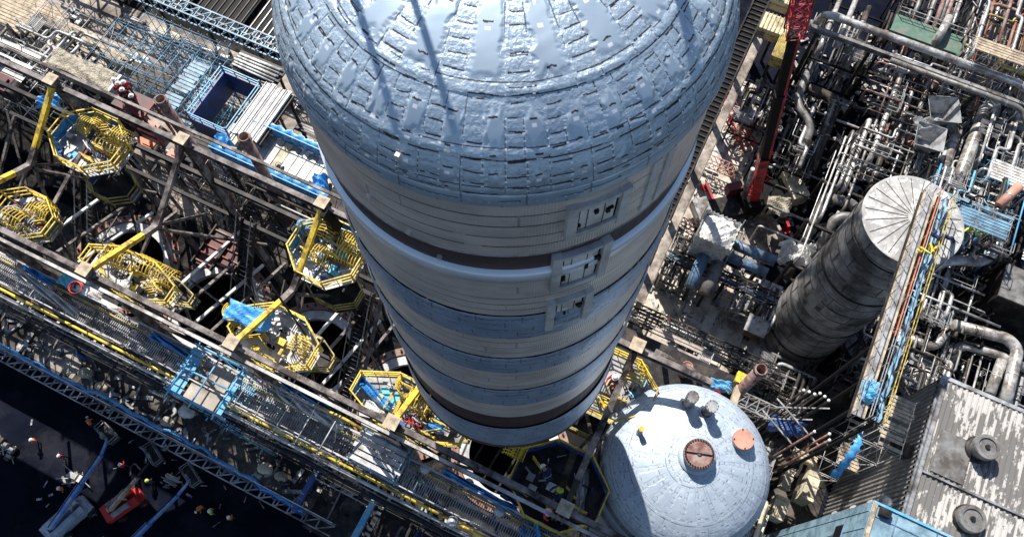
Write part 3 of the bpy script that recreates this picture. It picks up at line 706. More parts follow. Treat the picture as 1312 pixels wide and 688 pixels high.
def pipework(name, a0, a1, b0, b1, z0, z1, seed, label, n=12, mats=('pipe_white', 'pipe_grey', 'galvanised', 'pipe_dark'), rmin=.06, rmax=.2, main='b', posts=True, frame='steel_dark', nv=5, grates=2, cat='pipework', nd=10):
    """a framed module of pipes: legs, floor beams, pipe runs with drops and cross-overs, valves, short gratings"""
    q = random.Random(seed)
    root = thing(name, label, cat, G((a0 + a1) / 2, (b0 + b1) / 2, z0))
    fm = M[frame]; A_, B_ = a1 - a0, b1 - b0
    if posts:
        na, nb = max(1, round(A_ / 3.2)), max(1, round(B_ / 3.2))
        for i in range(na + 1):
            for j in range(nb + 1):
                if 0 < i < na and 0 < j < nb: continue
                mb = MB(); mb.bar(G(a0 + A_ * i / na, b0 + B_ * j / nb, z0), G(a0 + A_ * i / na, b0 + B_ * j / nb, z1 + q.uniform(-.2, .6)), .18); obj('post', mb, fm, root)
        for lv in (.5, .97):
            z = z0 + (z1 - z0) * lv
            for i in range(na + 1): mb = MB(); mb.bar(G(a0 + A_ * i / na, b0, z), G(a0 + A_ * i / na, b1, z), .16, .2); obj('beam', mb, fm, root)
            for j in range(nb + 1): mb = MB(); mb.bar(G(a0, b0 + B_ * j / nb, z - .21), G(a1, b0 + B_ * j / nb, z - .21), .16, .2); obj('beam', mb, fm, root)
    for k in range(n):
        r = q.uniform(rmin, rmax) if q.random() < .75 else rmin * .6
        m = M[q.choice(mats)]; z = z0 + (z1 - z0) * q.choice((.55, .78, 1.02, 1.06)) + r + q.uniform(0, .3)
        along = (main == 'b') == (q.random() < .78)
        e = lambda: q.uniform(-.08, .2)
        if along:
            a = a0 + A_ * q.random(); s, t = b0 + B_ * e(), b1 - B_ * e(); pts = [G(a, s, z), G(a, t, z)]
            if q.random() < .5: c = a + q.choice((-1, 1)) * q.uniform(.5, 1.6); mdl = s + (t - s) * q.uniform(.3, .7); pts = [G(a, s, z), G(a, mdl, z), G(c, mdl, z), G(c, t, z)]
        else:
            b = b0 + B_ * q.random(); s, t = a0 + A_ * e(), a1 - A_ * e(); pts = [G(s, b, z), G(t, b, z)]
            if q.random() < .5: c = b + q.choice((-1, 1)) * q.uniform(.5, 1.6); mdl = s + (t - s) * q.uniform(.3, .7); pts = [G(s, b, z), G(mdl, b, z), G(mdl, c, z), G(t, c, z)]
        if q.random() < .6: pts = [pts[0] - ZX * q.uniform(.8, 3)] + pts
        if q.random() < .5: pts = pts + [pts[-1] - ZX * q.uniform(.8, 3)]
        for p in pts: p.z = max(p.z, z0 + .1)
        mb = MB(); mb.tube(fillet(pts, r * 3.5, 4), r, 8); pr = obj('pipe', mb, m, root)
        if r > .09:
            bm = MB(); i = q.randrange(len(pts) - 1); t = pts[i + 1] - pts[i]
            if t.length > .6: bm.cyl(pts[i] + t * .5, r * 1.5, -.06, .06, 12, t.normalized()); obj('flange', bm, M['steel_grey'], pr)
    for k in range(nd):   # small vertical drops
        r = q.uniform(.025, .06); a, b = a0 + A_ * q.random(), b0 + B_ * q.random(); zt = z1 + q.uniform(-1, 1.2)
        mb = MB(); pts = [G(a, b, z0 + .1), G(a, b, zt), G(a + q.uniform(-1, 1), b + q.uniform(-1, 1), zt)]
        mb.tube(fillet(pts, r * 4, 3), r, 6); obj('drop_line', mb, M[q.choice(mats)], root)
    for k in range(nv):
        mb = MB(); valve(mb, G(a0 + A_ * q.random(), b0 + B_ * q.random(), z1 + q.uniform(-.6, .25)), q.uniform(.18, .38), q.choice((AX, BX))); obj('valve', mb, M[q.choice(('steel_grey', 'galvanised', 'pipe_dark', 'pipe_grey'))], root)
    for k in range(grates):
        la, lb = q.uniform(.9, 2.2), q.uniform(.9, 2.8); a, b = a0 + A_ * q.random(), b0 + B_ * q.random(); z = z1 + q.uniform(.15, .8)
        mb = MB(); nn = int(la / .11)
        for i in range(nn): mb.box(G(a - la / 2 + la * (i + .5) / nn, b, z), (.035, lb, .05))
        gq = obj('grating', mb, M[q.choice(('galvanised', 'steel_grey', 'steel_dark'))], root)
        mb = MB(); rail(mb, [G(a - la / 2, b - lb / 2, z), G(a + la / 2, b - lb / 2, z), G(a + la / 2, b + lb / 2, z)], step=1.0); obj('handrail', mb, M['galvanised'], gq)
    return root

def grating_mb(a0, a1, b0, b1, z, along='b', pitch=.12, w=.04):
    mb = MB()
    if along == 'b':
        n = int((a1 - a0) / pitch)
        for i in range(n): mb.box(G(a0 + (i + .5) * (a1 - a0) / n, (b0 + b1) / 2, z), (w, b1 - b0, .04))
        for f in (0, .5, 1): mb.box(G((a0 + a1) / 2, b0 + (b1 - b0) * f, z - .045), (a1 - a0, .06, .05))
    else:
        n = int((b1 - b0) / pitch)
        for i in range(n): mb.box(G((a0 + a1) / 2, b0 + (i + .5) * (b1 - b0) / n, z), (a1 - a0, w, .04))
    return mb

def sheet_mb(c, la, lb, seed, amp=.25, n=14, rot=0.0, th=.02):
    """a crumpled plastic or canvas sheet lying over things"""
    q = random.Random(seed); ph = [(q.uniform(2, 7), q.uniform(2, 7), q.uniform(0, 6), q.uniform(.3, 1)) for _ in range(6)]
    c_, s_ = math.cos(rot), math.sin(rot); top, vs, fs = [], [], []
    for j in range(n + 1):
        for i in range(n + 1):
            x, y = (i / n - .5), (j / n - .5); h = 0
            for (fx, fy, p, w) in ph: h += w * math.sin(fx * x * 3 + fy * y * 3 + p)
            e = min(.5 - abs(x), .5 - abs(y)); h = h * amp * .3 - amp * .8 * max(0, .12 - e) / .12
            xx = x * la * (1 + .06 * math.sin(9 * y + seed)); yy = y * lb * (1 + .08 * math.sin(7 * x + seed * 2))
            vs.append(c + AX * (xx * c_ - yy * s_) + BX * (xx * s_ + yy * c_) + ZX * h)
    m = (n + 1) ** 2; vs2 = [v - ZX * th for v in vs]
    for j in range(n):
        for i in range(n):
            o = j * (n + 1) + i; fs.append((o, o + 1, o + n + 2, o + n + 1)); fs.append((m + o, m + o + n + 1, m + o + n + 2, m + o + 1))
    mb = MB(); mb.add(vs + vs2, fs, False); return mb

# ------------------------------------------------------------------ terrace and floors of the left structure
HC = [-42.6, -33.9, -25.3, -16.6, -8.3, .1, 9.6]
for i, a in enumerate(HC):
    l_ = (HC[i - 1] + a) / 2 if i else a - 4.4; r_ = (HC[i + 1] + a) / 2 if i < 6 else a + 4.6
    mb = MB(); n = 64; vs = []
    for k in range(n):
        an = 2 * math.pi * (k + .5) / n; cx, cy = math.cos(an), math.sin(an)
        ea = (r_ - a) if cx > 0 else (a - l_); t = min(ea / max(1e-6, abs(cx)), 4.8 / max(1e-6, abs(cy)))
        vs += [G(a + 3.3 * cx, 3.3 * cy, 20), G(a + t * cx, t * cy, 20)]
    fs = [(2 * k, 2 * k + 1, (2 * k + 3) % (2 * n), (2 * k + 2) % (2 * n)) for k in range(n)]
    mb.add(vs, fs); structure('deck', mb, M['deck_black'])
ring_names = ['drum opening ring beyond the left edge of frame', 'rust rimmed drum opening ring below the topmost cage platform', 'rust rimmed drum opening ring between both left lower cage platforms', 'rust rimmed drum opening ring right of the blue roofed cage platform',
              'rust rimmed drum opening ring nearest the foot of the big drum, left side', 'rust rimmed drum opening ring directly under the big drum']
for a, lab in zip(HC[:6], ring_names):
    if a < -40: continue
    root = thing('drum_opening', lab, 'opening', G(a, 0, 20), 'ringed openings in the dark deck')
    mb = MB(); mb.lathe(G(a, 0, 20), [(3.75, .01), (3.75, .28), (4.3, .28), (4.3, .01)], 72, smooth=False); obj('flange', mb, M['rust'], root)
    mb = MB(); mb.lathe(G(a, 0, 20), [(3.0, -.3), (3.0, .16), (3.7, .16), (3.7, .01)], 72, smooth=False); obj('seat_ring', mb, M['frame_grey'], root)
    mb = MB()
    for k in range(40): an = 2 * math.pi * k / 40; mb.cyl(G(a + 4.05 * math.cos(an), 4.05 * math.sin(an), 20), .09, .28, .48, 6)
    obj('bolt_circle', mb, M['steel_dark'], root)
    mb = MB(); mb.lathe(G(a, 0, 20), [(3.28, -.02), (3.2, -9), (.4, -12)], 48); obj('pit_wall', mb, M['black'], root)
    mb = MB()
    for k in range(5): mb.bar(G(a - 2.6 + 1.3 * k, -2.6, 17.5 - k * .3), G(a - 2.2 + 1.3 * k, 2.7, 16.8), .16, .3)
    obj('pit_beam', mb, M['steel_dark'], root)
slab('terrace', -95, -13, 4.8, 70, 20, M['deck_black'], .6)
mb = MB(); mb.box(G(-40, -4.81, 22.35), (112, .12, 4.7)); structure('added_shade_wall', mb, M['steel_dark'])  # wall added between the floors to keep the yard in shade
slab('terrace_path', -80, -20, 16.2, 21.2, 20.02, M['concrete'])
slab('terrace_path', -31.5, -20.5, 5.5, 16.2, 20.02, M['concrete_dark'])
slab('terrace_path', -40, -31.5, 5.6, 11.0, 20.02, M['concrete'])
slab('lower_floor', -95, -5.9, -9.7, -4.82, 25.0, M['concrete_dark'], .5)
slab('lower_floor', -5.9, 16, -9.7, -4.82, 25.0, M['steel_dark'], .5)
slab('floor_slab', -32.9, -28.9, -9.4, -7.5, 25.02, M['concrete'], .3)
slab('base_floor', -95, 16, -9.6, 4.8, 7.0, M['steel_dark'], .4)

# columns with cap plates, girders, cross beams -------------------------------------------------
NA = [-38.2, -29.5, -20.9, -12.3, -3.6, 5.1]
NB = (3.6, -4.7); ZT = 42.5
near = {-38.2: 'beyond the left edge', -29.5: 'at the topmost cage platform', -20.9: 'at the twin chimney stubs', -12.3: 'left of the big drum', -3.6: 'behind the big drum', 5.1: 'right of the big drum'}
near_l = {-38.2: 'far outside the left edge', -29.5: 'at the left edge', -20.9: 'beside the stacked hoop cages', -12.3: 'at the blue roofed cage platform', -3.6: 'at the red hose platform', 5.1: 'at the blue lined platform'}
for b, nm in ((NB[0], near), (NB[1], near_l)):
    for a in NA:
        if a == -38.2: continue
        root = thing('steel_column', 'brown steel column with square pale cap plate in the %s row, %s' % ('upper' if b > 0 else 'lower', nm[a]), 'column', G(a, b, 20), 'columns of the coker frame')
        mb = MB(); mb.ibeam(G(a, b, 20), G(a, b, ZT), .4, .4); obj('shaft', mb, M['steel_brown'], root)
        mb = MB(); mb.box(G(a, b, ZT + .33), (.66, .66, .06)); obj('cap_plate', mb, M['plank'], root)
        mb = MB(); mb.box(G(a, b, ZT + .15), (.5, .5, .3)); obj('head_block', mb, M['steel_brown'], root)
for b, t in ((3.6, 'upper'), (-4.7, 'lower')):
    root = thing('girder', 'long straight brown roof girder along the %s column row' % t, 'girder', G(-20, b, 41.2))
    mb = MB(); mb.ibeam(G(-70, b, 42.1), G(15 if b < 0 else 9, b, 42.1), .27, .5); obj('top_beam', mb, M['steel_brown'], root)
    mb = MB(); mb.ibeam(G(-70, b, 38.4), G(15 if b < 0 else 7, b, 38.4), .22, .4); obj('lower_beam', mb, M['steel_dark'], root)
    mb = MB()
    for i in range(16 if b < 0 else 0):
        a = -70 + i * 5.3; mb.bar(G(a, b, 38.6), G(a + 2.6, b, 41.9), .12); mb.bar(G(a + 2.7, b, 41.9), G(a + 5.3, b, 38.6), .12)
    if b < 0: obj('web_brace', mb, M['steel_dark'], root)
    mb = MB(); mb.bar(G(-70, b + (.9 if b > 0 else -.42), 42.0), G(14 if b < 0 else -6, b + (.9 if b > 0 else -.42), 42.0), .16, .16); obj('service_pipe', mb, M['pipe_white'] if b < 0 else M['steel_brown'], root)
where_x = {-29.5: 'over the topmost cage platform', -20.9: 'below the twin chimney stubs', -12.3: 'left of the big drum', -3.6: 'under the big drum', 5.1: 'between both drums'}
for a in NA[1:]:
    root = thing('cross_beam', 'cross beam with yellow ends %s' % where_x[a], 'beam', G(a, -.6, 41.5), 'yellow ended cross beams')
    e = 3.0 if a != 5.1 else 1.2
    mb = MB(); mb.bar(G(a, 3.35, 42.35), G(a, 3.35 - e, 42.35 - .62 * e), .27); obj('yellow_end', mb, M['yellow'] if a not in (5.1, -20.9) else M['steel_brown'], root)
    mb = MB(); mb.bar(G(a, -4.45, 42.35), G(a, -4.45 + e, 42.35 - .62 * e), .27); obj('yellow_end', mb, M['yellow'] if a != 5.1 else M['steel_dark'], root)
    mb = MB(); mb.bar(G(a, 3.34 - e, 42.3 - .62 * e), G(a, -.55, 39.95), .32, .32); mb.bar(G(a, -.56, 39.95), G(a, -4.44 + e, 42.3 - .62 * e), .32, .32); obj('middle', mb, M['steel_brown'], root)
    for (p, q) in ((G(a - .25, -.6, 39.8), G(a - 1.6, -4.3, 36)), (G(a + .25, -.6, 39.8), G(a + 1.8, -4.3, 32)), (G(a - .25, -.6, 39.8), G(a - 2.0, 3.2, 33)), (G(a + .25, -.6, 39.8), G(a + 2.0, 3.2, 32))):
        mb = MB(); mb.bar(p, q, .15); obj('diagonal', mb, M['steel_brown'], root)
# inner braces, each bay
q = random.Random(3)
bays = [(-34, 'behind the topmost cage platform'), (-25.2, 'above the second ring opening'), (-16.6, 'above the ring opening left of the blue roofed platform'), (-8.2, 'close left of the big drum foot')]
for a, lab in bays:
    root = thing('strut_bay', 'crossing steel struts %s' % lab, 'bracing', G(a, 0, 20))
    for k in range(1):
        a1, a2 = a + q.uniform(-4, 4), a + q.uniform(-4, 4); z1 = q.uniform(33, 41)
        mb = MB(); p, p2 = G(a1, q.choice((3.4, 2.8)), z1), G(a1 + q.uniform(-1.2, 1.2), q.choice((-4.5, -3.6)), z1 - q.uniform(0, 7))
        mb.bar(p, p2, q.choice((.12, .16, .2)), q.choice((.12, .2)))
        obj('strut', mb, M['steel_brown'] if k == 0 else M['steel_dark'], root)
    for z in (34.0,):
        for bb in (3.4, -4.5):
            mb = MB(); mb.ibeam(G(a - 4.3, bb, z), G(a + 4.3, bb, z), .2, .3); obj('tie_beam', mb, M['steel_dark'], root)
        mb = MB(); mb.bar(G(a - 4.3, 3.3, z + .3), G(a + 4.3, -4.4, z - 1.0), .14); obj('strut', mb, M['steel_dark'], root)
    for k in range(1):
        a1 = a + q.uniform(-4, 4)
        mb = MB(); mb.bar(G(a1, 3.2, q.uniform(24, 30)), G(a1 + q.uniform(-3, 3), -4.4, q.uniform(22, 30)), .1); obj('strut', mb, M['steel_dark'], root)
    for k in range(1):
        a1 = a + q.uniform(-3.5, 3.5); b1 = q.uniform(-3, 3)
        mb = MB(); mb.tube([G(a1, b1, 20.1), G(a1, b1, q.uniform(26, 33))], .08, 8); obj('riser', mb, M['pipe_dark'], root)
# pale parallel rakers right of each free cross beam
for (a, lab) in ((-20.9, 'beside the stacked hoop cages'), (-12.3, 'right of the blue roofed platform'), (-29.5, 'below the topmost cage platform')):
    root = thing('raker_set', 'pale parallel raking struts ' + lab, 'bracing', G(a + 1.5, 0, 20))
    for k in range(4):
        d = .5 + k * .75; mb = MB(); mb.bar(G(a + d + .2, -3.9 + .2 * (k % 2), 36.5 - .9 * k), G(a + d + .4, 3.0 - .5 * (k % 3), 33.6 - 1.0 * k), .17, .14); obj('raker', mb, M['frame_grey'] if k % 2 == 0 else M['steel_brown'], root)
    for k in range(1):
        mb = MB(); mb.bar(G(a + .4, -1.5 + k * 1.6, 35.4 + k * .6), G(a + 4.0, -1.9 + k * 1.6, 32.2 + k * .5), .1); obj('cross_tie', mb, M['steel_brown'], root)
# inclined stair flights
for i, (a, b0, b1, z0, z1, lab) in enumerate(((-18.7, -4.0, 3.0, 26, 36, 'steel stair flight below the brown hatch frames'), (-10.3, -4.2, 2.4, 26, 35.5, 'steel stair flight beside the blue roofed platform'), (-31.0, -4, 2.8, 26, 35, 'steel stair flight under the topmost cage platform'))):
    root = thing('stair_flight', lab, 'stairs', G(a, b0, z0))
    for s in (-.45, .45): mb = MB(); mb.bar(G(a + s, b0, z0), G(a + s, b1, z1), .08, .26); obj('stringer', mb, M['steel_dark'], root)
    n = int((z1 - z0) / .28); mb = MB()
    for k in range(n): f = (k + .5) / n; mb.box(G(a, b0 + (b1 - b0) * f, z0 + (z1 - z0) * f), (.8, .22, .03))
    obj('treads', mb, M['steel_dark'], root)
    for s in (-.5, .5):
        mb = MB(); mb.bar(G(a + s, b0, z0 + 1.0), G(a + s, b1, z1 + 1.0), .05)
        for k in range(6): f = k / 5; mb.bar(G(a + s, b0 + (b1 - b0) * f, z0 + (z1 - z0) * f), G(a + s, b0 + (b1 - b0) * f, z0 + 1 + (z1 - z0) * f), .04)
        obj('handrail', mb, M['galvanised'], root)
# brown hatch frames
for k, (a, b, lab) in enumerate(((-21.0, 1.2, 'left'), (-19.6, 1.5, 'right'))):
    root = thing('hatch_cover', 'red brown ribbed hatch frame near the column braces, %s one' % lab, 'hatch', G(a, b, 33))
    mb = MB(); mb.box(G(a, b, 33.3), (1.25, 2.6, .2)); obj('panel', mb, M['red_dark'], root)
    mb = MB()
    for j in range(5): mb.box(G(a, b - 1.1 + j * .55, 33.47), (1.25, .08, .14))
    obj('rib', mb, M['rust'], root)
    for s in (-.67, .67): mb = MB(); mb.bar(G(a + s, b - 1.4, 33.5), G(a + s, b + 1.4, 33.5), .09, .3); obj('side_rail', mb, M['steel_dark'], root)

# ------------------------------------------------------------------ octagonal cage platforms
def hoops(parent, a, b, z, axis, L, r=.52, n=7, m=None):
    mb = MB(); c0 = G(a, b, z)
    for k in range(n):
        c = c0 + axis * (L * k / (n - 1)); sd = axis.cross(ZX) if abs(axis.z) < .9 else AX; up = sd.cross(axis)
        pts = [c + (sd * math.cos(t) + up * math.sin(t)) * r for t in [math.pi * (-.15 + 1.3 * j / 12) for j in range(13)]]
        mb.tube(pts, .03, 6)
    for t in (0, .25, .5, .75, 1.0):
        an = math.pi * (-.15 + 1.3 * t); sd = axis.cross(ZX) if abs(axis.z) < .9 else AX; up = sd.cross(axis)
        p = c0 + (sd * math.cos(an) + up * math.sin(an)) * r; mb.tube([p, p + axis * L], .022, 6)
    return obj('ladder_cage', mb, m or M['yellow'], parent)
def platform(a, b, la, lb, z, label, deck='galvanised', lining='blue_tarp', railm='yellow', cut=.3, lower=None, cages=(), lined=(0, 1, 2, 3), seed=0, fl='panel_white', liner_h=.8, skew=(1, 1)):
    q = random.Random(seed)
    root = thing('cage_platform', label, 'platform', G(a, b, z), 'yellow railed work platforms')
    ca, cb = la * cut, lb * cut; x, y = la / 2, lb / 2
    poly = [(-x + ca, -y), (x - ca, -y), (x, -y + cb), (x, y - cb), (x - ca, y), (-x + ca, y), (-x, y - cb), (-x, -y + cb)]
    P = [G(a + u, b + v, z) for u, v in poly]
    mb = MB(); mb.prism([(p.x, p.y) for p in P], z - .08, z); obj('deck', mb, M[deck], root)
    mb = MB()
    for k in range(7): u = -x * .85 + k * x * .28; mb.box(G(a + u, b, z - .18), (.08, lb * .8, .18))
    obj('joist', mb, M['steel_dark'], root)
    n = 8
    for i in range(n):
        p, r_ = P[i], P[(i + 1) % n]; L = (r_ - p).length; t = (r_ - p).normalized()
        mb = MB()
        for l in (.38, .74, 1.1): mb.bar(p + ZX * l + t * .05, r_ + ZX * l - t * .05, .06)
        k = max(1, int(L / .55))
        for j in range(1, k): mb.bar(p + (r_ - p) * j / k, p + (r_ - p) * j / k + ZX * 1.1, .035)
        obj('guard_rail', mb, M[railm], root)
        mb = MB(); mb.bar(p, p + ZX * 1.14, .08); obj('rail_post', mb, M[railm], root)
        if i in lined:
            inw = (G(a, b, z) - (p + r_) / 2).normalized() * .07
            mb = MB(); nn = 12; vs = []
            for j in range(nn + 1):
                w = .05 * math.sin(j * 2.1 + seed + i); pp = p + (r_ - p) * (.03 + .94 * j / nn) + inw * (1 + w)
                for hh in (.03, .3, .55, liner_h): vs.append(pp + inw * (.6 * math.sin(hh * 9 + j)) * .5 + ZX * (hh + .03 * math.sin(j * 3 + seed)))
            fs = [(4 * j + k_, 4 * j + 4 + k_, 4 * j + 5 + k_, 4 * j + 1 + k_) for j in range(nn) for k_ in range(3)]
            mb.add(vs, fs); obj('canvas_screen', mb, M[lining], root)
    for k in range(5):   # floor plates
        u, v = q.uniform(-x * .6, x * .6), q.uniform(-y * .6, y * .6)
        mb = MB(); mb.box(G(a + u, b + v, z + .022 + k * .014), (q.uniform(.4, 1.3), q.uniform(.3, .9), .02)); obj('floor_plate', mb, M[q.choice((fl, 'galvanised', 'cyan', 'panel_white', 'steel_grey'))], root)
    for (u, v, w, L, vert) in cages:
        ax = ZX if vert else (AX if w == 'a' else BX)
        hoops(root, a + u, b + v, z + (.1 if vert else .5), ax, L)
        mb = MB()
        for s in (-.35, .35):
            sd = ax.cross(ZX) if not vert else AX; base = G(a + u, b + v, z + .12) + sd * s
            mb.bar(base, base + ax * L, .05)
        for k in range(int(L / .3)): c = G(a + u, b + v, z + .12) + ax * (.15 + .3 * k); sd = ax.cross(ZX) if not vert else AX; mb.bar(c - sd * .35, c + sd * .35, .035)
        obj('ladder', mb, M['yellow'], root)
    for k in range(7):
        u, v = q.uniform(-x * .75, x * .75), q.uniform(-y * .7, y * .7); an = q.choice((0, 0, 1.57, 1.57, .6, -.5)); d = AX * math.cos(an) + BX * math.sin(an); w_ = q.uniform(.5, 1.1); h_ = q.uniform(.7, 1.25); c = G(a + u, b + v, z + .04)
        mb = MB(); mb.bar(c - d * w_ / 2, c - d * w_ / 2 + ZX * h_, .05); mb.bar(c + d * w_ / 2, c + d * w_ / 2 + ZX * h_, .05)
        nb_ = q.randint(2, 5)
        for j in range(nb_): mb.bar(c - d * w_ / 2 + ZX * h_ * (j + 1) / nb_, c + d * w_ / 2 + ZX * h_ * (j + 1) / nb_, .04)
        obj('gate', mb, M[railm] if q.random() < .75 else M['galvanised'], root)
    for k in range(4):
        u, v = q.choice((-1, 1)) * q.uniform(x * .3, x * .8), q.uniform(-y * .8, y * .8); mb = MB(); mb.tube([G(a + u, b + v, z - 1.5), G(a + u + q.uniform(-.1, .1), b + v, z + q.uniform(1.4, 2.3))], .03, 6); obj('pole', mb, M['galvanised'] if k % 2 else M['yellow_dull'], root)
    if lower:
        dz, fa, fb, oa, ob = lower; zl = z - dz
        Q = [G(a + oa + u * fa, b + ob + v * fb, zl) for u, v in poly]
        mb = MB(); mb.prism([(p.x, p.y) for p in Q], zl - .08, zl); obj('lower_deck', mb, M['steel_dark'], root)
        for i in range(n):
            p, r_ = Q[i], Q[(i + 1) % n]; mb = MB(); rail(mb, [p, r_], step=.6, levels=(.37, .74, 1.1), r=.028); obj('guard_rail', mb, M['yellow_dull'], root)
            if i % 2 == 0:
                inw = (G(a + oa, b + ob, zl) - (p + r_) / 2).normalized() * .06; mb = MB(); mb.add([p + inw + ZX * .05, r_ + inw + ZX * .05, r_ + inw + ZX * .6, p + inw + ZX * .6], [(0, 1, 2, 3)]); obj('canvas_screen', mb, M['blue_paint'], root)
    for s in (-1, 1):
        mb = MB(); mb.bar(G(a + s * x * .7, b, z - .3), G(a + s * x * .3, b - .2, z - 3.4), .12); obj('bracket', mb, M['steel_dark'], root)
    return root

PLAT = {
 'p0': (-27.2, 2.1, 4.3, 3.4, 39.6, 'topmost cage platform at upper left with yellow rails, blue sheets and ladder hoops', dict(lower=(2.6, .72, .62, .9, -1.0), cages=((.5, .3, 'a', 1.5, 0), (-.3, .9, 'b', .7, 0), (-1.2, .8, 'a', .9, 0), (.9, 1.0, 'a', .9, 0)), lined=(4, 5, 6, 7, 3), seed=1)),
 'p1': (-27.6, -3.2, 3.6, 2.6, 39.5, 'cage platform cut off by the left edge of the picture', dict(cages=((-1.0, -.4, 'a', 1.3, 0), (.3, .6, 'a', 1.0, 0)), lined=(1, 2, 3), seed=2, lining='blue_scaf')),
 'p2': (-20.3, -3.6, 5.4, 2.2, 39.6, 'cage platform with stacked yellow ladder hoops and white rubble above the lower walkway', dict(lower=(2.4, .8, .6, .4, .6), cages=((-1.9, .6, 'a', 1.2, 0), (-.1, .8, 'a', 1.3, 0), (1.2, .8, 'a', 1.0, 0)), lined=(), seed=3, deck='galvanised', fl='steel_grey')),
 'p3': (-11.7, 2.1, 3.9, 3.6, 39.6, 'cage platform touching the left side of the big drum', dict(lower=(2.4, .8, .6, .5, -1.0), cages=((.6, .3, 'a', 1.1, 0), (-.6, .5, 'b', 1.0, 0), (-.6, -.3, 'a', .9, 0), (.3, 1.0, 'a', .9, 0)), lined=(4, 5, 6, 7), seed=4)),
 'p4': (-11.6, -3.2, 4.6, 3.0, 39.6, 'cage platform with bright blue covered roof boards and pale grey floor', dict(lower=(2.4, .75, .6, .8, .5), cages=((-2.5, .2, 'z', 1.1, 1), (1.3, -.2, 'b', .8, 0)), lined=(3, 4), seed=5, deck='panel_white')),
 'p5': (-3.7, -3.4, 6.0, 2.6, 39.6, 'long cage platform littered with red hoses at the big drum foot', dict(lower=(2.4, .8, .6, .6, .5), cages=((-.6, .9, 'z', 1.2, 1), (.7, .8, 'a', 1.4, 0), (-.3, .5, 'a', .9, 0)), lined=(4, 6), seed=6, deck='steel_grey', fl='galvanised')),
 'p6': (4.7, 2.2, 4.4, 3.4, 39.0, 'cage platform with two hoop cages and a red clad worker between both drums', dict(lower=(2.4, .8, .7, -.5, -1.2), cages=((-1.3, .7, 'b', 1.0, 0), (.9, .6, 'b', 1.0, 0)), lined=(5, 6, 7), seed=7, lining='blue_paint')),
 'p7': (4.4, -3.4, 4.6, 4.0, 38.4, 'dark shaded platform lined with deep blue sheeting below the big drum', dict(cages=((-2.9, .8, 'a', .8, 0), (-2.7, .3, 'b', .9, 0)), lined=(0, 2, 3, 4, 5, 6), seed=8, lining='blue_sheet', deck='steel_dark', railm='yellow', fl='steel_dark', liner_h=.95)),
}
for k, (a, b, la, lb, z, lab, kw) in PLAT.items():
    platform(a, b, la, lb, z, lab, **kw)
    q = random.Random(len(lab)); ks = ('blue_bright', 'black', 'yellow', 'panel_white', 'steel_dark', 'galvanised', 'red_dark', 'blue_paint')
    for mm in (q.sample(ks, 4) if k != 'p7' else ('steel_dark', 'navy', 'galvanised')):
        mb = MB()
        for i in range(9):
            c = G(a + q.uniform(-.4, .4) * la, b + q.uniform(-.38, .38) * lb, z + .08 + q.uniform(0, .35)); d = AX * q.uniform(-1, 1) + BX * q.uniform(-1, 1) + ZX * q.uniform(-.1, .3)
            if q.random() < .6: mb.bar(c - d * q.uniform(.05, .5), c + d * q.uniform(.05, .5), q.uniform(.03, .10))
            else: mb.box(c, (q.uniform(.1, .5), q.uniform(.1, .4), q.uniform(.06, .3)))
        stuff('loose_gear', mb, M[mm], 'loose gear and offcuts scattered on the ' + lab.split(' with ')[0])
# things lying on the platforms
def tarp(name, px, py, z, la, lb, m, label, rot=0, amp=.25, seed=1, cat='tarpaulin'):
    return single(name, sheet_mb(at(px, py, z) , la, lb, seed, amp, rot=rot), M[m], label, cat)
tarp('blue_cover', 318, 404, 40.90, 2.5, 1.1, 'blue_tarp', 'bright blue cover laid in folds on the pale floored cage platform', .12, .12, 3)
tarp('blue_cover', 480, 504, 40.20, 2.2, .5, 'blue_tarp', 'blue sheet draped on the long littered cage platform, left end', -.25, .25, 4)
tarp('blue_cover', 557, 548, 40.20, .9, .5, 'blue_tarp', 'small blue sheet at the right end of the long littered platform', .4, .25, 5)
tarp('blue_cover', 60, 128, 40.50, 1.3, .8, 'blue_tarp', 'blue sheet inside the topmost cage platform', .6, .2, 6)
tarp('blue_cover', 390, 290, 40.30, 1.0, 1.0, 'blue_scaf', 'faded blue sheet in the platform touching the drum', .3, .2, 7)
tarp('cyan_cover', 437, 327, 40.00, .7, .5, 'cyan', 'turquoise sheet at the front of the platform touching the drum', .2, .1, 8)
tarp('white_sheet', 150, 365, 39.90, 1.6, .9, 'sheet_white', 'crumpled white sheeting on the platform with stacked hoops', .1, .35, 9)
tarp('white_sheet', 485, 522, 39.90, 1.5, .6, 'sheet_white', 'crumpled white sheeting on the long littered platform', .2, .3, 10)
tarp('white_sheet', 745, 632, 38.70, .5, 2.4, 'galvanised', 'silver foil strip lying in the blue lined platform', .25, .15, 12)
q = random.Random(21)
def coil(px, py, z, r, m, label, tr=.03, turns=3):
    c = at(px, py, z); mb = MB(); pts = []
    for k in range(turns * 16):
        an = 2 * math.pi * k / 16; rr = r * (1 + .12 * math.sin(k * .7)); pts.append(c + Vector((rr * math.cos(an), rr * math.sin(an), .02 + .05 * k / 16)))
    mb.tube(pts, tr, 6); return single('hose_coil', mb, M[m], label, 'hose')
def hose(name, pts, r, m, label, cat='hose', seed=1, w=.1):
    q_ = random.Random(seed); P_ = [at(*p) for p in pts]; out = []
    for i in range(len(P_) - 1):
        for k in range(6): out.append(P_[i].lerp(P_[i + 1], k / 6) + Vector((q_.uniform(-w, w), q_.uniform(-w, w), q_.uniform(0, w * .6))))
    out.append(P_[-1]); mb = MB(); mb.tube(out, r, 6); return single(name, mb, M[m], label, cat)
coil(527, 545, 39.70, .4, 'red_dark', 'dark red hose coil on the long littered platform, left of two'); coil(538, 540, 39.70, .35, 'red', 'bright red hose coil on the long littered platform, right of two')
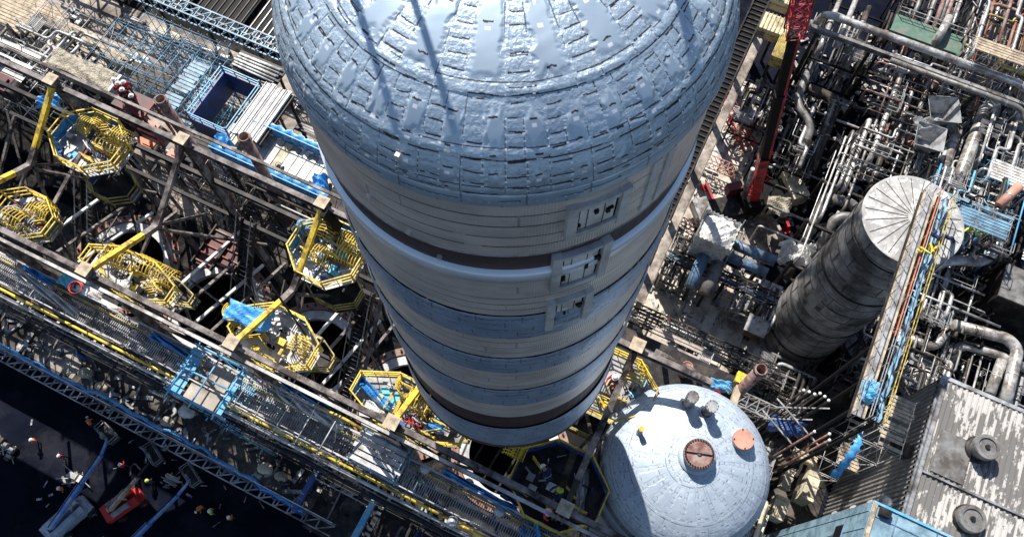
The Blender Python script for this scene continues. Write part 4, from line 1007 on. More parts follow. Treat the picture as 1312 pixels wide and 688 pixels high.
coil(98, 370, 39.75, .35, 'red', 'red hose coil on the platform with stacked hoops'); coil(715, 650, 38.50, .3, 'red', 'red hose coil in the blue lined platform'); coil(548, 556, 39.70, .3, 'pipe_dark', 'black hose coil on the long littered platform')
hose('red_hose', [(500, 530, 39.80), (520, 538, 39.80), (545, 545, 39.80), (560, 562, 39.80)], .04, 'red', 'red hose snaking along the long littered platform', w=.2)
hose('black_hose', [(395, 285, 39.90), (410, 300, 40.10), (440, 300, 39.90), (450, 330, 39.90)], .05, 'pipe_dark', 'black hose on the platform touching the drum', w=.15)
hose('red_hose', [(175, 395, 36.4), (190, 398, 36.4), (215, 410, 36.4)], .05, 'red', 'red hose on the walkway beside the stacked hoops', w=.2)
# dark post crossing the blue lined platform
mb = MB(); mb.bar(at(735, 580, 44), at(712, 650, 38.90), .3, .3); single('dark_beam', mb, M['steel_dark'], 'dark beam leaning across the blue lined platform', 'beam')
mb = MB(); mb.bar(at(415, 272, 42.7), at(434, 292, 40.90), .5, .3); single('black_beam', mb, M['black'], 'short black beam beside the cap plate left of the drum', 'beam')
mb = MB(); mb.bar(at(345, 362, 43.6), at(392, 430, 39.50), .11, .11); mb.lathe(at(341, 372, 43.4), [(.26, 0), (.30, .02), (.26, .04)], 16); single('davit_arm', mb, M['pipe_dark'], 'thin dark davit arm with a wire ring over the ring openings', 'davit')
# ------------------------------------------------------------------ terrace clutter (upper left)
S1 = dict(na=3, nb=1)
scaffold('scaffold_tower', -40.2, -33.2, 10.6, 14.6, 20.1, 30, 7, 4, 4, M['blue_scaf'], 'big blue grey scaffold block at upper left', M['steel_dark'], boards=(1,), seed=1)
scaffold('scaffold_tower', -38.6, -31.2, 14.9, 16.2, 20.1, 30, 9, 1, 5, M['blue_scaf'], 'long narrow blue scaffold row beside the beige path', M['steel_dark'], boards=(1,), seed=2)
scaffold('scaffold_tower', -32.8, -31.4, 9.8, 14.4, 20.1, 30, 1, 3, 4, M['blue_bright'], 'bright blue narrow scaffold left of the blue framed pit', M['blue_scaf'], boards=(2, 3), seed=3)
scaffold('scaffold_tower', -47.2, -41.0, 10.2, 14.6, 20.1, 29, 3, 2, 3, M['tube_white'], 'white tube scaffold at the upper left edge', M['plank'], boards=(1,), seed=4)
scaffold('scaffold_tower', -56, -49, 11.5, 16.0, 20.1, 27, 4, 2, 3, M['tube_white'], 'white tube scaffold in the top left corner', M['plank'], boards=(1, 2), seed=5)
scaffold('scaffold_tower', -45.5, -40.2, 5.4, 8.3, 24, 33, 3, 1, 3, M['galvanised'], 'galvanised scaffold left of the sand coloured slab', M['panel_white'], boards=(2,), seed=6)
scaffold('scaffold_tower', -30.5, -27.4, 6.0, 9.0, 20.1, 29.5, 2, 1, 3, M['galvanised'], 'galvanised scaffold under the twin chimney stubs', M['steel_dark'], boards=(2,), seed=7)
scaffold('scaffold_tower', -23.8, -19.5, 9.6, 13.4, 20.1, 28.6, 2, 2, 2, M['blue_paint'], 'dark blue scaffold beside the upper left of the big drum', M['steel_dark'], boards=(1,), seed=8)
# blue sheeted pit frame
root = thing('pit_frame', 'deep blue sheeted square pit frame with dark inside next to white panel stack', 'frame', G(-28.4, 12.0, 20))
for (a, b, la, lb) in ((-30.2, 12.0, .12, 4.3), (-26.9, 12.0, .12, 4.3), (-28.55, 14.2, 3.4, .12), (-28.55, 9.8, 3.4, .12)):
    mb = MB(); mb.box(G(a, b, 28.9), (la, lb, 2.4)); obj('side_sheet', mb, M['blue_paint'] , root)
    mb = MB(); rail(mb, [G(a - la / 2 * (la > 1), b - lb / 2 * (lb > 1), 30.1), G(a + la / 2 * (la > 1), b + lb / 2 * (lb > 1), 30.1)], h=.7, levels=(.35, .7), step=1.1, r=.03); obj('guard_rail', mb, M['blue_bright'], root)
for k in range(6):
    mb = MB(); mb.tube([G(-30.2, 10.2 + k * .75, 27.5), G(-26.9, 10.2 + k * .75, 27.5)], .05, 6); obj('ledger', mb, M['steel_grey'], root)
for k in range(4):
    mb = MB(); mb.tube([G(-29.8 + k * .9, 9.9, 26.0), G(-29.8 + k * .9, 14.1, 26.0)], .05, 6); obj('transom', mb, M['steel_brown'], root)
for i in (-30.2, -26.9):
    for j in (9.8, 14.2): mb = MB(); mb.tube([G(i, j, 20), G(i, j, 31)], .07, 8); obj('post', mb, M['blue_paint'], root)
# stack of long white panels
ws = []
for k in range(5):
    mb = MB(); a = -26.1 + k * .44; mb.box(G(a, 12.0 + .1 * math.sin(k * 2), 31.0 + .04 * (k % 2)), (.36, 4.6, .10)); mb.box(G(a - .15, 12, 31.09 + .04 * (k % 2)), (.05, 4.6, .08)); mb.box(G(a + .15, 12, 31.09 + .04 * (k % 2)), (.05, 4.6, .08))
    ws.append(single('white_channel', mb, M['sheet_white'], '', 'panel'))
family(ws, '{o} long white channel panel from the left beside the blue framed pit', 'white channel panels')
mb = MB(); mb.box(G(-25.2, 12.0, 30.8), (2.5, 4.5, .22)); mb.bar(G(-26.2, 10, 20), G(-26.2, 10, 30.7), .15); mb.bar(G(-24.3, 10, 20), G(-24.3, 10, 30.7), .15); mb.bar(G(-26.2, 14, 20), G(-26.2, 14, 30.7), .15); mb.bar(G(-24.3, 14, 20), G(-24.3, 14, 30.7), .15)
single('trestle', mb, M['steel_dark'], 'dark trestle carrying the long white channel panels', 'trestle')
ws = []
for k in range(7):
    mb = MB(); mb.tube([G(-29.8 + .1 * (k % 2), 14.9 + k * .17, 20.4 + 10.0 + .12 * (k % 3)), G(-26.2, 14.8 + k * .2, 30.4 + .12 * (k % 3))], .08, 8); ws.append(single('white_tube', mb, M['sheet_white'], '', 'tube'))
family(ws, '{o} white tube from the left in the pile behind the blue framed pit', 'piled white tubes')
mb = MB(); mb.box(G(-28, 15.5, 30.2), (4.0, 1.6, .14));
for s in (-1.8, 1.8): mb.bar(G(-28 + s, 15.5, 20), G(-28 + s, 15.5, 30.1), .16)
single('tube_rack', mb, M['steel_dark'], 'dark rack under the pile of white tubes', 'rack')
# sand covered slab
root = thing('covered_module', 'long module topped with rumpled sand coloured sheeting at upper left', 'module', G(-37, 8.7, 22))
mb = sheet_mb(G(-37.0, 8.65, 33.2), 5.4, 1.45, 31, .10, 40); obj('sheet_cover', mb, M['sand'], root)
mb = MB(); mb.box(G(-37, 8.65, 32.3), (5.1, 1.3, 1.5)); obj('body', mb, M['steel_grey'], root)
for s in (-2.3, 0, 2.3): mb = MB(); mb.bar(G(-37 + s, 8.65, 20), G(-37 + s, 8.65, 31.5), .3); obj('leg', mb, M['steel_dark'], root)
mb = MB(); mb.box(G(-34.25, 8.65, 32.4), (.2, 1.5, 1.6)); obj('end_plate', mb, M['hopper'], root)
# white deck with blue canvas edges
root = thing('access_deck', 'white boarded deck edged with bright blue canvas left of the big drum dome', 'deck', G(-22.3, 9.6, 20))
q = random.Random(12)
for k in range(13):
    a = -26.8 + k * .7; mb = MB(); mb.box(G(a, 9.6 - .06 * k * 0, 30 + .012 * (k % 3)), (.64, 3.0 if k > 1 else 2.4, .06)); obj('deck_board', mb, M[('panel_white', 'plank_pale', 'steel_grey', 'panel_white', 'hopper')[k % 5]], root)
for (b, a0, a1) in ((8.05, -27.0, -17.6), (11.15, -26.0, -17.6)):
    mb = MB(); vs = []; n = 50
    for j in range(n + 1):
        a = a0 + (a1 - a0) * j / n; w = .1 * math.sin(j * 1.3) + .05 * math.sin(j * 3.1); vs += [G(a, b + w * .5, 30.0), G(a, b + w, 30.6), G(a, b + .15 + w, 31.05), G(a, b + .45 + w * .8, 31.0 + .05 * math.sin(j))]
    mb.add(vs, [(4 * j + k, 4 * j + 4 + k, 4 * j + 5 + k, 4 * j + 1 + k) for j in range(n) for k in range(3)], True); obj('canvas_edge', mb, M['blue_tarp'], root)
    mb = MB(); rail(mb, [G(a0, b, 30), G(a1, b, 30)], step=1.2, r=.03); obj('guard_rail', mb, M['blue_bright'], root)
for a in (-26.5, -22.3, -18.2):
    for b in (8.2, 11): mb = MB(); mb.bar(G(a, b, 20), G(a, b, 29.95), .2); obj('post', mb, M['steel_dark'], root)
mb = MB()
for b in (8.3, 9.6, 10.9): mb.ibeam(G(-27, b, 29.8), G(-17.6, b, 29.8), .2, .26)
obj('bearer', mb, M['steel_dark'], root)
tarp('blue_cover', 408, 232, 31.0, 1.2, 1.4, 'blue_tarp', 'knotted bright blue canvas at the right end of the white boarded deck', .4, .5, 41)
tarp('blue_cover', 285, 178, 31.2, 1.5, .8, 'blue_tarp', 'blue canvas hanging over the left corner of the white boarded deck', -.3, .5, 42)
for (px, lab) in ((335, 'left wheel valve'), (360, 'right wheel valve')):
    c = at(px, 218, 30.15); mb = MB(); valve(mb, c + ZX * .25, .3, AX); single('valve', mb, M['pipe_dark'], '%s lying on the white boarded deck' % lab, 'valve')
# chimney stubs
for (bx, by, tx, ty, lab) in ((236, 166, 205, 127, 'rusty open topped steel pipe stub standing over the red hoist'), (337, 216, 312, 175, 'rusty open topped steel pipe stub standing in the white deck')):
    top = at(tx, ty, 36.0); root = thing('pipe_stub', lab, 'pipe', (top.x, top.y, 20), 'open topped pipe stubs')
    mb = MB(); mb.lathe((top.x, top.y, 0), [(.36, 20), (.36, 36.0), (.30, 36.0), (.30, 29)], 24); obj('barrel', mb, M['rust_pale'], root)
    mb = MB(); mb.lathe((top.x, top.y, 0), [(.37, 35.7), (.43, 35.7), (.43, 35.85), (.37, 35.85)], 24, smooth=False); obj('collar', mb, M['steel_brown'], root)
    mb = MB(); mb.cyl((top.x, top.y, 0), .299, 29, 29.1, 20); obj('inner_cap', mb, M['black'], root)
# red machinery
def hoist(px, py, z, la, lb, hh, m, label, seed):
    q_ = random.Random(seed); c = at(px, py, z); root = thing('winch', label, 'winch', (c.x, c.y, z))
    mb = MB(); mb.box(c + ZX * hh * .4, (la, lb, hh * .8)); obj('housing', mb, M[m], root)
    mb = MB(); mb.box(c + ZX * hh * .9 + AX * la * .1, (la * .5, lb * .55, hh * .2)); obj('cover', mb, M[m], root)
    mb = MB(); mb.cyl(c + AX * la * .62 + ZX * hh * .4, lb * .4, -lb * .45, lb * .45, 20, BX); obj('drum', mb, M['steel_dark'], root)
    mb = MB(); mb.cyl(c - AX * la * .55 + ZX * hh * .45, lb * .25, -la * .2, la * .05, 16, AX); obj('motor', mb, M['steel_grey'], root)
    mb = MB()
    for s in (-1, 1): mb.bar(c + BX * s * lb * .55 - AX * la * .8, c + BX * s * lb * .55 + AX * la * .9, .1)
    obj('skid', mb, M['steel_dark'], root); return root
hoist(196, 168, 30.2, 1.3, .8, .8, 'coral', 'coral red winch behind the open topped pipe stub', 1)
hoist(190, 187, 30.2, 1.3, .5, .5, 'orange', 'low orange red winch in front of the coral one', 2)
hoist(8, 112, 34, 1.6, 1.1, .9, 'red_dark', 'dark red winch at the upper left edge', 3)
hoist(225, 200, 30, .9, .6, .4, 'coral', 'faded pink tool skid right of the orange winch', 4)
slabm = MB(); slabm.box(G(-31.3, 7.2, 29.95), (3.6, 3.0, .12))
for (i, j) in ((-32.8, 6), (-29.8, 6), (-32.8, 8.4), (-29.8, 8.4)): slabm.bar(G(i, j, 20), G(i, j, 29.9), .2)
single('stage', slabm, M['concrete'], 'flat brown stage under the coral and orange winches', 'stage')
slabm = MB(); slabm.box(G(-43.9, 6.3, 33.9), (3, 2.6, .12)); slabm.bar(G(-44.5, 6, 20), G(-44.5, 6, 33.8), .25); slabm.bar(G(-43, 7, 20), G(-43, 7, 33.8), .25)
single('stage', slabm, M['steel_dark'], 'dark stage under the dark red winch at the left edge', 'stage')
ca_, cb_ = ab(171, 131, 34.0)
slabm = MB(); slabm.box(G(ca_, cb_, 33.92), (2.6, 1.5, .14))
for (i, j) in ((-1, -.6), (1, -.6), (-1, .6), (1, .6)): slabm.bar(G(ca_ + i, cb_ + j, 20), G(ca_ + i, cb_ + j, 33.84), .15)
single('stage', slabm, M['red_dark'], 'dark red stage where the group of workers stands', 'stage')
# truss bridge along the top
def truss(name, p, q_, w, h, n, m, label, parent=None, cat='truss', k=1.0):
    p, q_ = Vector(p), Vector(q_); t = (q_ - p).normalized(); sd = t.cross(ZX).normalized() * (w / 2); up = ZX * h
    root = thing(name, label, cat, p)
    mb = MB()
    for o in (sd, -sd):
        for u in (ZX * 0, up): mb.bar(p + o + u, q_ + o + u, .12 * k)
    obj('chord', mb, m, root)
    for i in range(n):
        a, b = p.lerp(q_, i / n), p.lerp(q_, (i + 1) / n); mb = MB()
        for o in (sd, -sd):
            mb.bar(a + o, b + o + up, .07 * k); mb.bar(a + o, a + o + up, .07 * k)
        mb.bar(a + sd + up, b - sd + up, .07); mb.bar(a + sd + up, a - sd + up, .08); mb.bar(a + sd, a - sd, .08)
        obj('lattice_bay', mb, m, root)
    return root
tb = truss('truss_bridge', G(-56, 21.0, 23.2), G(-28, 21.0, 23.2), 1.1, 1.2, 24, M['blue_scaf'], 'grey blue lattice bridge running along the beige path at the top')
for k in range(6):
    mb = MB(); mb.bar(G(-55 + k * 5.2, 21.0, 20.03), G(-55 + k * 5.2, 21.0, 23.15), .22); obj('support_leg', mb, M['steel_dark'], tb)
# big dark hatch grilles beyond the bridge
for k in range(5):
    a = -52 + k * 5.6
    root = thing('floor_grille', '%s dark ribbed floor grille from the left beyond the lattice bridge' % ORD[k + 1], 'grille', G(a, 25, 20.05), 'dark floor grilles')
    mb = MB(); mb.box(G(a, 25, 20.3), (5.0, 5.0, .3)); obj('plate', mb, M['black'], root)
    mb = MB()
    for j in range(8): mb.box(G(a - 2.3 + .65 * j, 25, 20.5), (.09, 4.9, .10))
    obj('rib', mb, M['steel_grey'] if k % 2 else M['steel_dark'], root)
slab('terrace_plate', -36, -24, 28, 36, 20.03, M['concrete_dark'])
# pallets and steel stock along the path
q = random.Random(77); kinds = []
def stock(a, b, z, la, lb, kind, label, seed):
    q_ = random.Random(seed); root = thing('material_stack', label, 'stack', G(a, b, z))
    if kind == 'tubes':
        for k in range(int(lb / .16)):
            for l in range(2):
                mb = MB(); bb = b - lb / 2 + .16 * k + q_.uniform(-.03, .03); s = q_.uniform(-.3, .3); mb.tube([G(a - la / 2 + s, bb, z + .25 + l * .13), G(a + la / 2 + s, bb + q_.uniform(-.15, .15), z + .25 + l * .13)], .055, 6); obj('tube', mb, M[q_.choice(('tube_white', 'galvanised', 'tube_white', 'steel_grey'))], root)
    elif kind == 'boards':
        for k in range(int(lb / .3)):
            for l in range(3):
                mb = MB(); mb.box(G(a + q_.uniform(-.2, .2), b - lb / 2 + .3 * k + .15, z + .22 + l * .06), (la, .27, .05)); obj('board', mb, M[q_.choice(('panel_white', 'plank_pale', 'hopper'))], root)
    else:
        for k in range(8):
            mb = MB(); c = G(a + q_.uniform(-la / 2, la / 2), b + q_.uniform(-lb / 2, lb / 2), z + .35); mb.box(c, (q_.uniform(.3, .9), q_.uniform(.2, .7), q_.uniform(.2, .6))); obj('crate', mb, M[q_.choice(('steel_grey', 'hopper', 'steel_dark', 'panel_white', 'pipe_dark'))], root)
        for k in range(5):
            mb = MB(); c = G(a + q_.uniform(-la / 2, la / 2), b + q_.uniform(-lb / 2, lb / 2), z + .3); mb.bar(c, c + AX * q_.uniform(-1.5, 1.5) + BX * q_.uniform(-1, 1) + ZX * q_.uniform(0, .8), .07); obj('bar', mb, M['galvanised'], root)
    mb = MB()
    for s in (-.3, .3): mb.box(G(a + la * s, b, z + .09), (.12, lb + .2, .16))
    obj('bearer', mb, M['plank'], root)
for i, (a, b, la, lb, kd, lab) in enumerate((
    (-47.5, 20.0, 2.6, .9, 'tubes', 'stack of white tubes beside the beige path near the top left'), (-43.8, 20.0, 2.2, .9, 'boards', 'stack of pale boards on the beige path under the lattice bridge'),
    (-41.0, 20.1, 2.4, .8, 'tubes', 'stack of grey tubes on the beige path, middle of the lattice bridge'), (-38.0, 20.1, 1.8, 1.0, 'mix', 'jumbled grey crates on the beige path under the lattice bridge'),
    (-35.3, 20.0, 2.0, 1.0, 'mix', 'jumbled dark crates at the right end of the beige path'), (-52, 18.0, 2.2, 1.0, 'mix', 'jumbled crates on the beige path in the top left corner'),
    (-44.3, 16.4, 2.0, 1.2, 'mix', 'heap of grey boxes at the lower side of the beige path'), (-49.0, 16.0, 3.0, 1.0, 'tubes', 'long bundle of white scaffold tubes at the top left'), (-31.0, 17.0, 1.6, .7, 'tubes', 'small bundle of white tubes close to the drum dome'), (-30.0, 18.8, 1.0, .8, 'mix', 'small crate pile between path and drum dome'))):
    stock(a, b, 20.05, la, lb, kd, lab, i + 50)
pipework('pipework', -60, -47, 5.5, 10.5, 20.1, 30.5, 11, 'tangle of grey pipes and beams at the upper left edge', n=26, mats=('galvanised', 'pipe_grey', 'tube_white', 'pipe_dark'), rmax=.14, frame='steel_brown', nv=5, grates=3)
pipework('pipework', -46.8, -41.2, 8.6, 12.5, 20.1, 29.0, 12, 'white pipework left of the sand topped module', n=22, mats=('tube_white', 'tube_white', 'galvanised', 'pipe_dark'), rmax=.14, nv=6, grates=2)
pipework('pipework', -40.8, -33.5, 5.6, 7.9, 20.1, 30.0, 13, 'grey pipework under the upper girder near the workers', n=9, mats=('galvanised', 'pipe_dark', 'pipe_dark'), rmax=.12, nv=2, grates=1, main='a', nd=3)
pipework('pipework', -23.5, -15.5, 5.6, 7.6, 20.1, 29.0, 14, 'dark pipework between white deck and upper girder', n=9, mats=('pipe_dark', 'pipe_dark', 'steel_grey'), rmax=.12, nv=2, grates=0, main='a', nd=3)
pipework('pipework', -64, -50, 22, 34, 20.1, 24.0, 15, 'grey pipework beyond the lattice bridge at the very top left', n=22, rmax=.2, nv=4, grates=3)

# ------------------------------------------------------------------ lower gantry
gz = 36.0
root = thing('gantry_walkway', 'long grated walkway running diagonally below the cage platforms', 'walkway', G(-14, -6.0, gz))
for k in range(10):
    a0 = -44 + k * 5.8; gm = grating_mb(a0, a0 + 5.74, -6.6, -5.25, gz, 'b', .13, .05); obj('grating', gm, M['galvanised'] if k % 3 else M['steel_grey'], root)
for b in (-5.2, -6.65):
    for k in range(6):
        a0 = -44 + k * 9.7; mb = MB(); rail(mb, [G(a0, b, gz), G(a0 + 9.6, b, gz)], step=1.45, r=.026); obj('handrail', mb, M['tube_white'], root)
    mb = MB(); mb.ibeam(G(-44, b, gz - .25), G(14, b, gz - .25), .18, .3); obj('bearer', mb, M['steel_brown'], root)
for k in range(14):
    a = -42.5 + k * 4.2; mb = MB(); mb.bar(G(a, -6.65, 25.05), G(a, -6.65, gz - .4), .18); obj('post', mb, M['steel_dark'], root)
    mb = MB(); mb.bar(G(a, -6.6, gz - .4), G(a, -7.6, 31), .09); obj('knee_brace', mb, M['steel_dark'], root)
for (b, z, r, m, lab, w) in ((-6.95, gz + .4, .075, 'yellow', 'long thin yellow pipe along the outer side of the gantry walkway', 0), (-7.25, gz + .15, .09, 'tube_white', 'long white pipe next to the thin yellow pipe on the gantry', 0), (-5.45, gz + .25, .05, 'yellow_dull', 'thin dull yellow line along the inner gantry handrail', 0), (-7.5, gz - 1.2, .08, 'pipe_dark', 'long grey pipe below the white gantry pipe', 0), (-7.6, gz - 2.4, .10, 'pipe_dark', 'long dark pipe lowest on the gantry outer face', 0)):
    pipe_run('gantry_pipe', [G(-46, b, z), G(14.5, b, z)], r, M[m], lab, 8, cat='pipe')
# cable trays
for (b, z, lab) in ((-7.65, gz - .5, 'dark cable tray on the gantry flank'),):
    root = thing('cable_tray', lab, 'tray', G(-14, b, z))
    for s in (-.28, .28): mb = MB(); mb.bar(G(-46, b + s, z), G(14, b + s, z), .04, .12); obj('side_rail', mb, M['steel_dark'], root)
    mb = MB()
    for k in range(150): mb.box(G(-46 + .4 * k, b, z - .02), (.05, .5, .03))
    obj('rungs', mb, M['steel_dark'], root)
    for k in range(5): mb = MB(); mb.tube([G(-46 + .5 * j, b - .2 + .1 * k + .03 * math.sin(j * .9 + k), z + .04 + .01 * k) for j in range(120)], .028, 5); obj('cable', mb, M[('black', 'pipe_dark', 'navy', 'black', 'steel_grey')[k]], root)
    for k in range(12): mb = MB(); mb.bar(G(-44 + k * 4.9, b, z), G(-44 + k * 4.9, -6.7, z), .08); obj('bracket', mb, M['steel_dark'], root)
# louvred cooler bays between floor and walkway
for k in range(9):
    a = -35.5 + k * 4.2
    a += .0
    root = thing('louvre_bay', '%s slatted bay from the left below the gantry pipes' % ORD[k + 1], 'louvre', G(a, -7.6, 29), 'slatted bays under the gantry')
    mb = MB(); mb.box(G(a, -7.0, 29.9), (3.9, 1.2, .16)); obj('frame', mb, M['steel_dark'], root)
    qq = random.Random(k)
    for j in range(12):
        if qq.random() < .2: continue
        mb = MB(); mb.box(G(a - 1.8 + j * .32, -7.0, 30.1), (.2, .8 + .5 * (qq.random() - .5), .06)); obj('slat', mb, M[qq.choice(('panel_white', 'steel_dark', 'steel_dark', 'galvanised', 'pipe_dark', 'navy'))], root)
    for s in (-1.8, 1.8): mb = MB(); mb.bar(G(a + s, -7.0, 25.02), G(a + s, -7.0, 29.8), .14); obj('leg', mb, M['steel_dark'], root)
# outer lattice edge walkway
et = truss('edge_truss', G(-46, -10.15, 29.2), G(-6.5, -10.15, 29.2), .6, .8, 40, M['steel_grey'], 'pale lattice edge walkway bordering the dark yard', k=.55)
mb = MB(); rail(mb, [G(-46, -9.75, 30.1), G(-6.5, -9.75, 30.1)], step=1.4, r=.03); obj('handrail', mb, M['galvanised'], et)
for k in range(10): mb = MB(); mb.bar(G(-45 + k * 4.2, -9.9, 7.1), G(-45 + k * 4.2, -9.9, 29.1), .22); obj('column', mb, M['steel_dark'], et)
for k in range(10): mb = MB(); mb.bar(G(-45 + k * 4.2, -9.7, 29.6), G(-45 + k * 4.2, -6.7, 30.3), .1); obj('tie', mb, M['steel_brown'], et)
hz = [(x, y, 30.3) for x, y in ((0, 442), (40, 462), (95, 492), (150, 518), (200, 546), (250, 570), (300, 600), (345, 628), (388, 655))]
hose('blue_hose', hz, .10, 'blue_tarp', 'long bright blue hose lying along the lattice edge walkway', w=.12)
hose('blue_hose', [(x, y + 5, 30.2) for x, y, z in hz], .05, 'blue_paint', 'thin dark blue hose beside the long bright blue one', w=.14, seed=4)
# draped sheets, panels on the gantry
tarp('white_sheet', 55, 372, 36.8, 5.0, .5, 'sheet_white', 'grey white plastic sheeting along the gantry at the left edge', -.12, .4, 51)
tarp('white_sheet', 395, 523, 36.6, 4.2, .6, 'sheet_white', 'grey white plastic sheeting along the gantry below the long platform', -.05, .5, 52)
tarp('cyan_cover', 86, 358, 37.2, 1.0, .8, 'cyan', 'turquoise panel on the gantry below the stacked hoops', 0, .06, 53)
tarp('white_sheet', 115, 371, 37.2, 1.6, .7, 'panel_white', 'white board beside the turquoise panel on the gantry', 0, .12, 54)
tarp('white_sheet', 500, 568, 37.0, 2.2, .35, 'sheet_white', 'white roll lying on the gantry below the long platform', 0, .3, 55)
for i, (x, y, la, lab) in enumerate(((45, 350, 2.2, 'blue canvas strip on the gantry rail left of the turquoise panel'), (128, 362, 1.4, 'blue canvas strip right of the turquoise panel'), (215, 440, 2.8, 'blue canvas strip left of the bright blue scaffold tower'), (395, 507, 3.6, 'blue canvas strip on the gantry below the pale floored platform'), (372, 495, 1.2, 'short blue canvas flap above the gantry handrail'), (615, 628, 4.4, 'blue canvas strip on the gantry below the big drum foot'), (660, 640, 1.6, 'dark blue canvas flap at the blue lined platform corner'))):
    tarp('blue_canvas', x, y, 37.0, la, .38, 'blue_tarp' if i != 6 else 'blue_paint', lab, -.03, .5, 60 + i)
mb = MB(); mb.tube(fillet([at(405, 520, 37.4), at(440, 536, 37.4), at(468, 552, 37.2)], .2), .09, 8); single('yellow_duct', mb, M['yellow'], 'short thick yellow duct on the gantry left of the long platform', 'duct')
# bright blue tower in front of gantry
bt = scaffold('scaffold_tower', -16.3, -13.4, -7.7, -4.95, 25.05, 37.4, 2, 2, 4, M['blue_bright'], 'bright blue scaffold tower with a concrete slab on top beside the gantry', M['blue_bright'], boards=(2,), seed=21, ex=.5, r=.05)
mb = MB(); mb.box(G(-14.7, -6.5, 36.9), (1.9, 2.2, .14)); obj('slab_top', mb, M['concrete'], bt)
for (a, w) in ((-16.2, .8), (-13.4, .4)):
    mb = MB()
    for k in range(6): mb.box(G(a, -7.5 + k * .45, 37.05 + .02 * k), (w, .38, .03))
    obj('blue_tread', mb, M['blue_bright'], bt)
scaffold('scaffold_tower', -5.9, -3.2, -6.6, -5.0, 25.05, 37.3, 2, 1, 4, M['blue_scaf'], 'pale blue scaffold frame on the gantry below the long platform', M['tube_white'], boards=(3,), seed=22, r=.045)
scaffold('scaffold_tower', -12.6, -7.4, -6.9, -5.1, 25.05, 37.8, 4, 1, 4, M['tube_white'], 'white tube scaffold around the gantry right of the blue tower', M['steel_grey'], boards=(2,), seed=23, r=.03, ex=.8)
scaffold('scaffold_tower', 0.6, 9.6, -8.9, -7.2, 25.05, 31.5, 4, 1, 2, M['galvanised'], 'galvanised scaffold below the blue lined platform', M['steel_dark'], boards=(1,), seed=26, r=.03, ex=.8)
# floor items
for (px, py, la, lb, m, lab, cat) in ((66, 451, 0, 0, None, '', ''),):
    pass
tarp('blue_cover', 104, 447, 27.2, .7, 1.2, 'blue_paint', 'crumpled dark blue sheet beside the pale floor slab', .5, .6, 71)
for i, (px, py, s, m, lab) in enumerate(((110, 478, 1.0, 'sand', 'pale sack at the corner of the floor slab'), (130, 495, .8, 'plank', 'brown sack on the lower floor right of the floor slab'), (215, 540, .9, 'sand', 'pale sack near the edge walkway under the blue tower'), (240, 528, 1.1, 'sheet_white', 'white sack under the blue tower'), (340, 600, 1.0, 'plank_pale', 'cream sack on the lower floor left of the blue floor beam'), (360, 610, .8, 'sand', 'pale sack beside the blue floor beam'))):
    c = at(px, py, 25.3); mb = MB(); mb.ball(c + ZX * .1, .45 * s, 10, 1.2, .9, .6); mb.ball(c + AX * .3 + ZX * .1, .3 * s, 8, 1, 1, .7); single('sack', mb, M[m], lab, 'sack')
q = random.Random(90)
mb = MB()
for k in range(260):
    a, b = q.uniform(-40, -6), q.uniform(-9.5, -5.0); c = G(a, b, 25.08 + q.uniform(0, .1)); an = q.uniform(0, 3.14); d = AX * math.cos(an) + BX * math.sin(an)
    mb.bar(c - d * q.uniform(.1, .9), c + d * q.uniform(.1, .9), q.uniform(.04, .3), .06)
stuff('scrap', mb, M['litter'], 'loose offcuts and scrap strewn over the lower floor')
# blue floor beams and dark roof plates near the bottom
for (a, b0, b1, z, lab, m) in ((-9.0, -10.2, -7.2, 30.3, 'thick blue beam across the lower floor, left of the dark hatch plates', 'blue_paint'), (-5.1, -10.6, -7.4, 30.3, 'bright blue beam across the lower floor, right of the dark hatch plates', 'blue_bright')):
    root = thing('blue_beam', lab, 'beam', G(a, (b0 + b1) / 2, z)); mb = MB(); mb.ibeam(G(a, b0, z), G(a, b1, z), .35, .4); obj('web', mb, M[m], root)
    for bb in (b0 + .1, b1 - .1): mb = MB(); mb.bar(G(a, bb, 25.02 if bb > -9.7 else 7.1), G(a, bb, z - .22), .2); obj('leg', mb, M['blue_paint'], root)
    mb = MB()
    for k in range(9): mb.box(G(a + .55, b0 + .2 + k * .33, z - .1), (.3, .16, .08))
    obj('step_cleat', mb, M['plank_pale'] if m == 'blue_bright' else M['concrete_dark'], root)
for k, a in enumerate((-7.6, -6.1)):
    root = thing('hatch_plate', '%s smooth dark hatch plate between the two blue beams' % ('left' if k == 0 else 'right'), 'hatch', G(a, -9.3, 29)); mb = MB(); mb.box(G(a, -9.4, 29.6), (1.45, 2.6, .12)); obj('plate', mb, M['steel_dark'], root)
    mb = MB(); mb.box(G(a - .2, -9.0, 29.69), (.25, .2, .05)); obj('handle', mb, M['black'], root)
    mb = MB(); mb.bar(G(a, -8.3, 25.02), G(a, -8.3, 29.5), .16); mb.bar(G(a, -9.6, 7.1), G(a, -9.6, 29.5), .16); obj('leg', mb, M['steel_dark'], root)
root = thing('frame_rail', 'pale thin pipe frame over the dark hatch plates', 'frame', G(-7, -8.5, 30)); mb = MB(); rail(mb, [G(-8.8, -8.0, 29.4), G(-5.3, -8.0, 29.4)], step=1.0); obj('front_rail', mb, M['galvanised'], root)
pipework('pipework', -2.5, 14, -10.5, -7.8, 25.05, 30, 16, 'dark pipework under the gantry at the bottom edge', n=14, mats=('pipe_dark', 'pipe_dark', 'pipe_dark', 'pipe_grey', 'blue_paint'), rmax=.16, main='a', nv=6, grates=2)
pipework('pipework', -40, -20, -7.0, -5.2, 25.05, 31, 17, 'dark pipework under the gantry at left', n=14, mats=('pipe_dark', 'pipe_dark', 'pipe_grey'), rmax=.14, main='a', nv=3, grates=1)
